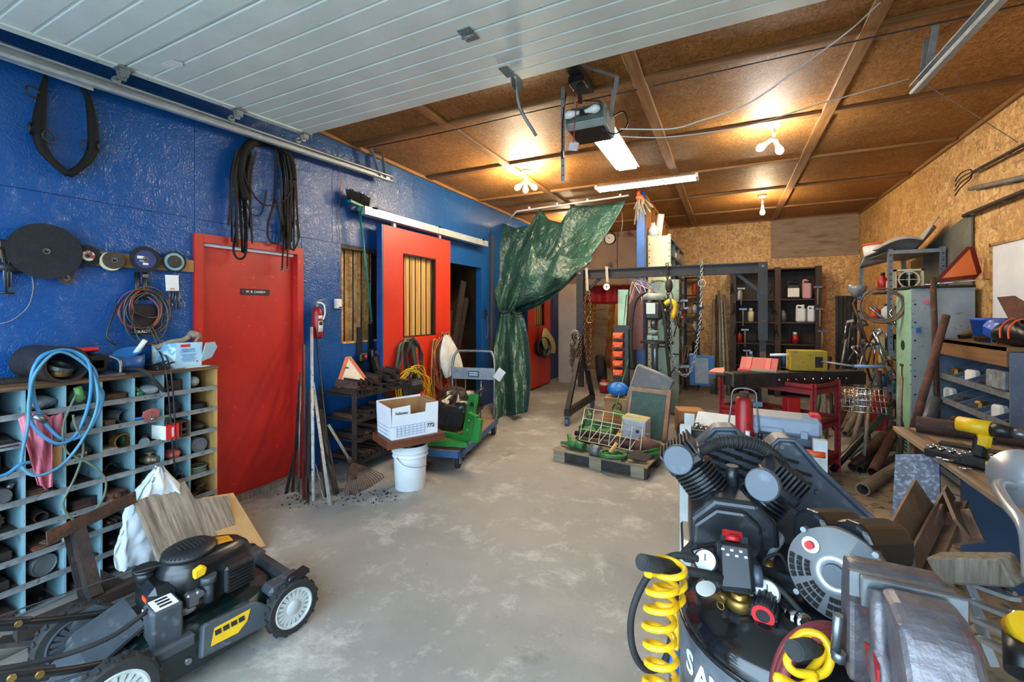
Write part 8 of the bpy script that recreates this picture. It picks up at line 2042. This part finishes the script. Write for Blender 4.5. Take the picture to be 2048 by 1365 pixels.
boxy('wood_block','small pine block on the steel shelving post','block',at(1769,742,Y=5.9),(.1,.04,.16),m_pine)
# ------------------------------------------------------------------ mint locker
lk=thing('metal_locker','steel locker with mint green front and grey side by the right wall','locker',(1.78,5.56,0))
m_lg=M('locker_grey','#8f999c','#7e888b',sc=4,r=.45,c3='#6a7072',sc3=22,lo3=.62,hi3=.7)
part(lk,'side_panel',MB().span((1.56,5.37,.02),(2.0,5.39,1.71)),m_lg); part(lk,'body',MB().span((1.575,5.39,.02),(2.0,5.75,1.71)),m_lg)
dr2=part(lk,'door',MB().span((1.55,5.375,.03),(1.575,5.75,1.70),.003),m_mint)
part(dr2,'oval_hole',MB().lathe([(0,0),(.05,0),(.05,.003),(0,.003)],(1.551,5.56,1.16),(-1,0,0),20,False),m_dark); part(dr2,'handle',MB().span((1.535,5.54,.95),(1.551,5.6,.975)).cyl((1.545,5.57,.4),(1.545,5.57,.95),.006,6),m_rust)
for z in range(9):part(lk,'rivet',MB().cyl((1.585,5.37,.2+.17*z),(1.585,5.364,.2+.17*z),.008,6),m_dark)
part(lk,'red_magnet',MB().cyl(at(1854,605,Y=5.37),at(1854,605,Y=5.355),.024,14),m_toolred); part(lk,'blue_magnet',MB().box(at(1836,661,Y=5.36),(.03,.02,.05)),gm['blue'])
for k in range(6):part(dr2,'vent',MB().span((1.546,5.45,.14+.035*k),(1.552,5.68,.15+.035*k)),m_dark)
smv('warning_triangle','bright orange warning triangle with red border on top of the locker',at(1925,535,Y=5.3),(1,.35,.12),(.25,-.1,1),.19,M('dark_red_edge','#6e1216',r=.5),M('fluoro_orange','#f27a3a',r=.5))
pipe_thing('thin_shaft','thin steel shaft with black grip resting on the locker',at(1850,570,Y=5.25),at(1985,558,Y=5.2),.006,m_chrome); one('dusty_sheet','dusty dark plastic sheet lying on top of the locker','sheet',MB().span((1.55,5.35,1.712),(2.0,5.76,1.735),.005),m_rustd)
for k,(a,b,r_,mt,nm) in enumerate(((at(1826,862,Y=4.3),at(1892,632,Y=4.75),.027,m_rustr,'long rust brown pipe leaning against the locker side'),(at(1846,858,Y=4.4),at(1872,800,Y=4.6),.04,m_guard,'short dark grey tube beside the rusty pipe'),(at(1876,870,Y=5.2),at(1866,555,Y=5.25),.022,m_rust,'rusty flat strip standing against the locker'),(at(1797,870,Y=5.0),at(1803,755,Y=5.3),.016,m_weather,'wooden tool handle leaning on the locker door'))):
 pipe_thing('leaning_pipe',nm,a,b,r_,mt,'pipe',False)
# ------------------------------------------------------------------ bolt bin unit along the right wall
bn=thing('bolt_bins','blue grey steel bolt bin unit with sloped dividers along the right wall','bin unit',(1.88,4.72,0))
m_bin=M('bin_blue_grey','#5d6b7e','#515e70',sc=6,r=.5,c3='#6d7680',sc3=25,lo3=.62,hi3=.7)
BX0,BX1,BY0,BY1=1.72,2.03,4.1,5.32
part(bn,'back',MB().span((BX1 -.01,BY0,0),(BX1,BY1,1.22)),m_bin)
for y in (BY0,BY1 -.012):part(bn,'end_panel',MB().span((BX0 -.02,y,0),(BX1,y+.012,1.22)),m_bin)
part(bn,'top_board',MB().span((BX0 -.03,BY0+.02,1.12),(BX0 -.01,BY1,1.25)).span((BX0 -.03,BY0,1.225),(BX1,BY1,1.25)),WOOD('bin_board','#7d5a36','#5c3f24',axis=1,sc=3))
for r_ in range(5):
 z=.06+.21*r_
 part(bn,'tray',MB().span((BX0,BY0+.012,z),(BX1 -.01,BY1 -.012,z+.008)),m_bin); part(bn,'lip',MB().span((BX0 -.004,BY0+.012,z -.004),(BX0,BY1 -.012,z+.045)),m_lip)
 for k in range(1,9):
  y=BY0+.012+.133*k; dv=part(bn,'divider',MB().prism([(0,0),(.29,0),(.29,.15),(.25,.15),(0,.03)],.004,(BX0,y,z+.008),(1,0,0),(0,0,1)),m_bin)
  part(dv,'bare_edge',MB().beam((BX0,y,z+.038),(BX0+.25,y,z+.158),.007,.005),m_lip)
 for k in range(9):
  if (k+r_) % 2:boxy(('bolt_heap','fitting','paper_packet')[k % 3],'%s in the bolt bins, row %s from floor, bin %s from the bench' % (('heap of bolts','pipe fitting','paper packet')[k % 3],ORD[r_],(ORD+['ninth'])[k]),'hardware',(BX0+.07,BY0+.08+.133*k,z+.009),((.1,.09,.07),(.07,.07,.09),(.06,.1,.11))[k % 3],(m_rustd,m_brass,m_paper)[k % 3],15,.015,'hardware in the bolt bins')
bk_=thing('blue_bucket','bright blue plastic bucket on top of the bolt bins','bucket',(1.9,4.86,1.251)); part(bk_,'pail',L().lathe([(0,0),(.09,0),(.115,.17),(.12,.17),(.12,.19),(.112,.19),(.09,.01),(0,.01)],n=26),M('bucket_blue','#1a55b0','#1648a0',sc=6,r=.4))
wb_=thing('wipes_bag','blue and white printed plastic bag beside the blue bucket','bag',(1.88,4.6,1.251)); part(wb_,'bag',L().box((0,0,.09),(.16,.26,.15),rotm(18,-14,10),.04),M('bag_blue_white','#2a4fa3','#d5d9e2',sc=9,r=.35,lo=.52,hi=.56))
t=thing('safety_harness','black and red padded tool bag on top of the bolt bins','tool bag',(1.83,4.28,1.251)); part(t,'bag',L().surf(lambda u,v:V((.12*math.sin(v*3.14) *math.cos(u*6.283) *(1+.15*math.sin(u*19)),.2*math.sin(v*3.14) *math.sin(u*6.283),.09*(1 -math.cos(v*3.14)) *(1+.1*math.sin(u*25)))),26,12,closed_u=True),m_black)
for k in range(2):part(t,'red_trim',L().tube(smooth([(-.13,-.16+.1*k,.06),(-.11,-.12+.1*k,.13),(-.03,-.06+.1*k,.19),(.08,-.08+.1*k,.16)],5),.006,7),m_orange)
one('ploughshare','dark rusty curved ploughshare standing behind the tool bag','ploughshare',slab([at(1998,595,X=1.95),at(2030,592,X=1.95),at(2060,610,X=1.95),at(2060,690,X=1.93),at(2035,690,X=1.93),at(2022,640,X=1.94)],.012),m_rustr)
for k in range(8):pipe_thing('pipe_elbow','%s pipe fitting lying on the bolt bins left of the tool bag' % ('grey','rusty','dark','brass','bent','small','long','cream')[k],V((1.78+.03*(k % 3),4.5+.09*k,1.275)),V((1.88+.02*(k % 2),4.56+.085*k,1.29+.03*(k % 3))),.02,(m_steel,m_rust,m_grease,m_brass)[k % 4],'pipe fitting',True,'fittings on the bolt bins')
boxy('paper_pack','clear packet of white clips lying on the bolt bins front','packet',(1.74,4.28,.95),(.1,.2,.13),m_bagp,4,.01)
# ------------------------------------------------------------------ workbench with drill
wbn=thing('workbench','plywood topped workbench along the right wall','workbench',(1.45,2.55,0))
m_bt=WOOD('bench_ply','#9c8467','#6b5843',axis=1,sc=3,r=.7,dirt='#3e3226')
part(wbn,'top',MB().span((.9,1.2,.775),(2.02,3.4,.8),.002),m_bt)
for x,y in ((1.0,3.3),(1.95,3.3),(1.2,1.4),(1.95,1.4)):part(wbn,'leg',MB().span((x -.04,y -.04,0),(x+.04,y+.04,.775)),m_rust)
part(wbn,'panel',MB().span((1.3,1.3,.0),(1.32,3.0,.775)),M('navy_panel','#1d2a3b','#182230',sc=6,r=.5)); part(wbn,'panel',MB().span((1.08,3.02,.1),(1.3,3.05,.775)),M('blue_panel','#30435a',r=.5))
BZ=.801
pipe_thing('pipe_section','thick rusty pipe with collars lying on the workbench',V((.98,3.3,BZ+.045)),V((1.75,3.02,BZ+.045)),.045,m_rust,'pipe',True)
for k,(a,b,w) in enumerate((((1.0,3.05),(1.3,2.9),.07),((1.05,2.92),(1.5,2.7),.015),((1.3,2.95),(1.55,2.75),.02),((1.5,2.9),(1.95,2.6),.1))):one('bench_bar','%s lying on the workbench' % ('short flat bar','thin long rod','bent bolt','wide steel plate')[k],'steel bar',MB().beam((*a,BZ+.006),(*b,BZ+.006),w,.012),m_rustd)
dl=thing('cordless_drill','yellow and black cordless drill standing on the workbench','drill',at(1960,945,Z=BZ)); p0=at(1965,940,Z=BZ)
D_=V((.75,-.65,0)).normalized(); E_=V((0,0,1)).cross(D_)
Dm=Matrix((D_,E_,V((0,0,1)))).transposed()
part(dl,'battery',MB().box(p0+V((0,0,.03)),(.13,.075,.05),Dm,.01),m_black); part(dl,'battery_label',MB().box(p0+D_*.045+V((0,0,.032)),(.05,.078,.035),Dm,.004),m_yellow)
part(dl,'grip',MB().beam(p0+V((0,0,.05)) -D_*.01,p0+V((0,0,.15)) -D_*.0,.045,.05,D_,.012),m_black); part(dl,'grip_shell',MB().beam(p0+V((0,0,.1)) +D_*.005,p0+V((0,0,.16)) +D_*.012,.047,.05,D_,.01),m_yellow)
part(dl,'motor_housing',MB().cyl(p0+V((0,0,.185)) -D_*.08,p0+V((0,0,.185)) +D_*.03,.033,18),m_yellow); part(dl,'gear_housing',MB().cyl(p0+V((0,0,.185)) +D_*.02,p0+V((0,0,.185)) +D_*.09,.031,18,.027),m_black); part(dl,'chuck',MB().cyl(p0+V((0,0,.185)) +D_*.09,p0+V((0,0,.185)) +D_*.135,.022,14,.014),m_steel); part(dl,'trigger',MB().box(p0+V((0,0,.135)) +D_*.035,(.02,.02,.03),Dm,.005),m_black)
for k,c_ in enumerate((at(1915,925,Z=BZ),at(2005,940,Z=BZ))):
 t=thing('socket_rail',('black socket holder left of the cordless drill','black socket holder right of the cordless drill')[k],'socket set',c_,rz=R(-45)); part(t,'holder',L().box((0,0,.02),(.22,.08,.04),None,.006),m_black)
 for i in range(12):part(t,'socket',L().cyl((-.09+.036*(i % 6),-.02+.04*(i // 6),.04),(-.09+.036*(i % 6),-.02+.04*(i // 6),.055),.013,10),m_chrome)
t=thing('steel_clamp','chrome ring clamp at the bench edge by the socket holder','clamp',at(1895,922,Z=BZ)); part(t,'ring',MB().torus(at(1893,918,Z=BZ+.012),.035,.007,(0,.1,1),18,6),m_chrome); part(t,'ring',MB().torus(at(1930,938,Z=BZ+.012),.02,.005,(0,.3,1),16,6),m_chrome)
hd2=thing('bent_tube_stand','bent pale grey tube frame with a round plate at the right edge of the bench','tube frame',(1.15,1.85,.0))
part(hd2,'tube',MB().tube(smooth([at(2060,985,t=1.55),at(2010,968,t=1.5),at(1996,975,t=1.42),at(2015,1010,t=1.3),at(2050,1060,t=1.2),at(2060,1160,t=1.15)],5),.016,10),m_silver); part(hd2,'round_plate',MB().lathe([(0,0),(.1,.0),(.1,.012),(0,.02)],at(2055,960,t=1.5),(-.6,-.8,.1),28),m_silver)
# ------------------------------------------------------------------ clutter under and in front of the bench
one('speckled_panel','blue grey speckled sheet leaning under the corner of the bench','sheet',slab([at(1790,908,Y=3.05),at(1882,916,Y=3.0),at(1882,1070,Y=2.65),at(1786,1090,Y=2.7)],.012),M('speckled_blue','#4d627e','#3b4d66',sc=14,r=.6,c3='#8294aa',sc3=50,lo3=.5,hi3=.65))
for k,(a,b,w) in enumerate(((at(1850,990,t=2.0),at(1770,1150,t=1.6),.14),(at(1900,985,t=2.1),at(1800,1180,t=1.5),.06),(at(1900,1000,t=1.95),at(1925,1060,t=1.8),.1))):one('channel_iron','%s rust brown channel beam leaning under the bench' % ('wide','long narrow','short')[k],'channel beam',MB().beam(a,b,w,.012,(1,-.3,.6)).beam(a+V((.02,0,-.05)),b+V((.02,0,-.05)),.012,.1,(1,-.3,.6)),M('tan_rust','#7d5f48','#5c4535',sc=6,r=.75,c3='#8f5f40',sc3=15,lo3=.58,hi3=.72))
one('wood_beam','weathered wooden beam lying behind the vise','beam',MB().beam(at(1878,1135,t=1.35),at(2030,1140,t=1.2),.09,.07,(0,0,1),.006),m_weather)
for k in range(4):t=thing('bar_clamp','bar clamp lying under the bench, %s of four' % ('topmost','second','third','lowest')[k],'clamp',at(1990,1190+40*k,t=1.25 -.03*k),'bar clamps by the bench'); a,b=at(1935+10*k,1165+38*k,t=1.3 -.03*k),at(2030,1200+38*k,t=1.18 -.03*k); part(t,'bar',MB().beam(a,b,.035,.01,(0,.3,1)),m_galv); part(t,'jaw',MB().beam(a,a+V((.02,0,-.06)),.03,.02),m_silver); part(t,'screw',MB().cyl(a+V((.05,-.03,.02)),b+V((0,0,.015)),.006,6),m_chrome)
ag=thing('angle_grinder','yellow and black angle grinder at the lower right edge','grinder',at(2030,1330,t=1.0)); part(ag,'body',MB().cyl(at(2040,1275,t=1.05),at(2045,1350,t=1.0),.03,16),m_black); part(ag,'head',MB().cyl(at(2040,1262,t=1.05),at(2058,1255,t=1.02),.033,16),m_yellow)
one('base_plate','rusty steel plate with slotted holes lying on the floor behind the vise','plate',MB().box((.85,1.35,.012),(.4,.35,.02),rotm(0,0,25),.003),m_rust)
db=MB()
for k in range(500):
 x,y=rnd.uniform(.55,1.9),rnd.uniform(1.3,5.0)
 s_=rnd.uniform(.008,.03); db.box((x,y,.003+s_*.1),(s_*rnd.uniform(1,4),s_*.5,.004),rotm(0,0,rnd.uniform(0,180)))
one('wood_chips','pale wood chips and dirt strewn over the floor by the bench','debris',db,M('wood_chip','#8a7a62','#544839',sc=20,r=.95),kind='stuff')
one('floor_sheet','dirty plywood sheet lying on the floor under the pipes','plywood sheet',MB().span((.62,1.6,0),(1.6,4.9,.003)),M('dirty_ply','#8f8069','#6a5b47',sc=3,r=.9,c3='#3b3025',sc3=7,lo3=.56,hi3=.68))
for k,(a,b,r_,mt,nm) in enumerate((((1665,940),(1790,805),.03,m_shroud,'glossy black tube'),((1705,935),(1790,850),.04,m_rust,'brown iron pipe'),((1745,945),(1792,858),.042,m_rustr,'red rusty pipe'),((1725,980),(1795,935),.05,m_weather,'thick grey pipe'),((1720,940),(1785,880),.03,m_grease,'bent dark pipe'),((1695,915),(1780,850),.025,m_galvd,'thin grey pipe'),((1690,868),(1725,810),.035,m_weather,'dusty grey tube'),((1672,860),(1700,800),.03,m_rust,'leaning iron stake'))):
 pa_,pb_=at(*a,Z=r_),at(b[0],b[1],Y=at(*a,Z=r_).y+.9); pipe_thing('scrap_pipe',nm+' in the heap leaning towards the locker',pa_,pb_,r_,mt,'pipe',True,'scrap pipes by the locker')
for k in range(14):
 x,y=r8.uniform(1.0,1.5),r8.uniform(5.1,7.2); pipe_thing('scrap_bar','%s scrap bar standing in the jumble below the steel shelving' % ('rusty','dark','brown','grey','greasy','bent','short','long','thin','thick','green','round','worn','crooked')[k],V((x,y,.02)),V((x+r8.uniform(-.1,.35),y+r8.uniform(-.2,.5),r8.uniform(.3,.9))),r8.uniform(.012,.03),(m_rust,m_rustd,m_rustr,m_weather,m_jdgreen)[k % 5],'bar',False,'scrap bars below the shelving')
# right wall tools
for k,(a,b,r_,nm) in enumerate((((2060,283),(1945,345),.014,'long handled fork hung high on the right wall'),((2060,352),(1940,378),.02,'wooden handled bar hung under the fork on the right wall'),((2060,378),(1928,432),.02,'dark pole hung lowest on the right wall'))):
 t=thing(('pitch_fork','yoke_bar','wall_rod')[k],nm,('fork','bar','rod')[k],at(*b,X=XR -.06)); p_,q_=at(*a,X=XR -.05),at(*b,X=XR -.05); part(t,'shaft',MB().cyl(p_,q_,r_,8),(m_dwood,m_weather,m_dwood)[k])
 for s2 in (.3,.8):h_=p_.lerp(q_,s2); part(t,'nail',MB().cyl(h_+V((-.03,0,-r_ -.004)),V((XR,h_.y,h_.z -r_ -.004)),.004,5),m_steel)
 if k==0:
  for i in range(4):part(t,'tine',MB().tube(smooth([q_,q_+V((-.0,.05,-.05+.03*i)),q_+V((-.03,.14,-.1+.045*i)),q_+V((-.05,.2,-.16+.045*i))],3),.006,5),m_blackmetal)
one('grey_wallboard','weathered grey green board with a slanted top standing against the right wall','board',slab([V((XR -.03,5.5,1.2)),V((XR -.03,5.5,2.42)),V((XR -.03,6.6,2.2)),V((XR -.03,6.6,1.2))],.015),M('wallboard_grey','#6b6a5c','#57574b',sc=5,r=.85))
pg=thing('dark_backing_board','dark perforated backing board added to darken the left end of the steel shelving','panel',(1.4,7.2,0))  # dark backing added to deepen the shaded gap beside the shelving
part(pg,'sheet',MB().span((1.3,7.15,.5),(1.53,7.18,1.7)),m_rustd)
for k in range(5):part(pg,'backing_bar',MB().cyl((1.32+.045*k,7.14,.5),(1.32+.045*k,7.14,1.7),.005,4),m_grease)
one('green_rod','thin dark green rod leaning from the pallet against the orange bin post','rod',MB().cyl((-1.22,4.85,.01),(-1.19,5.92,.85),.009,8),m_jdgreen)
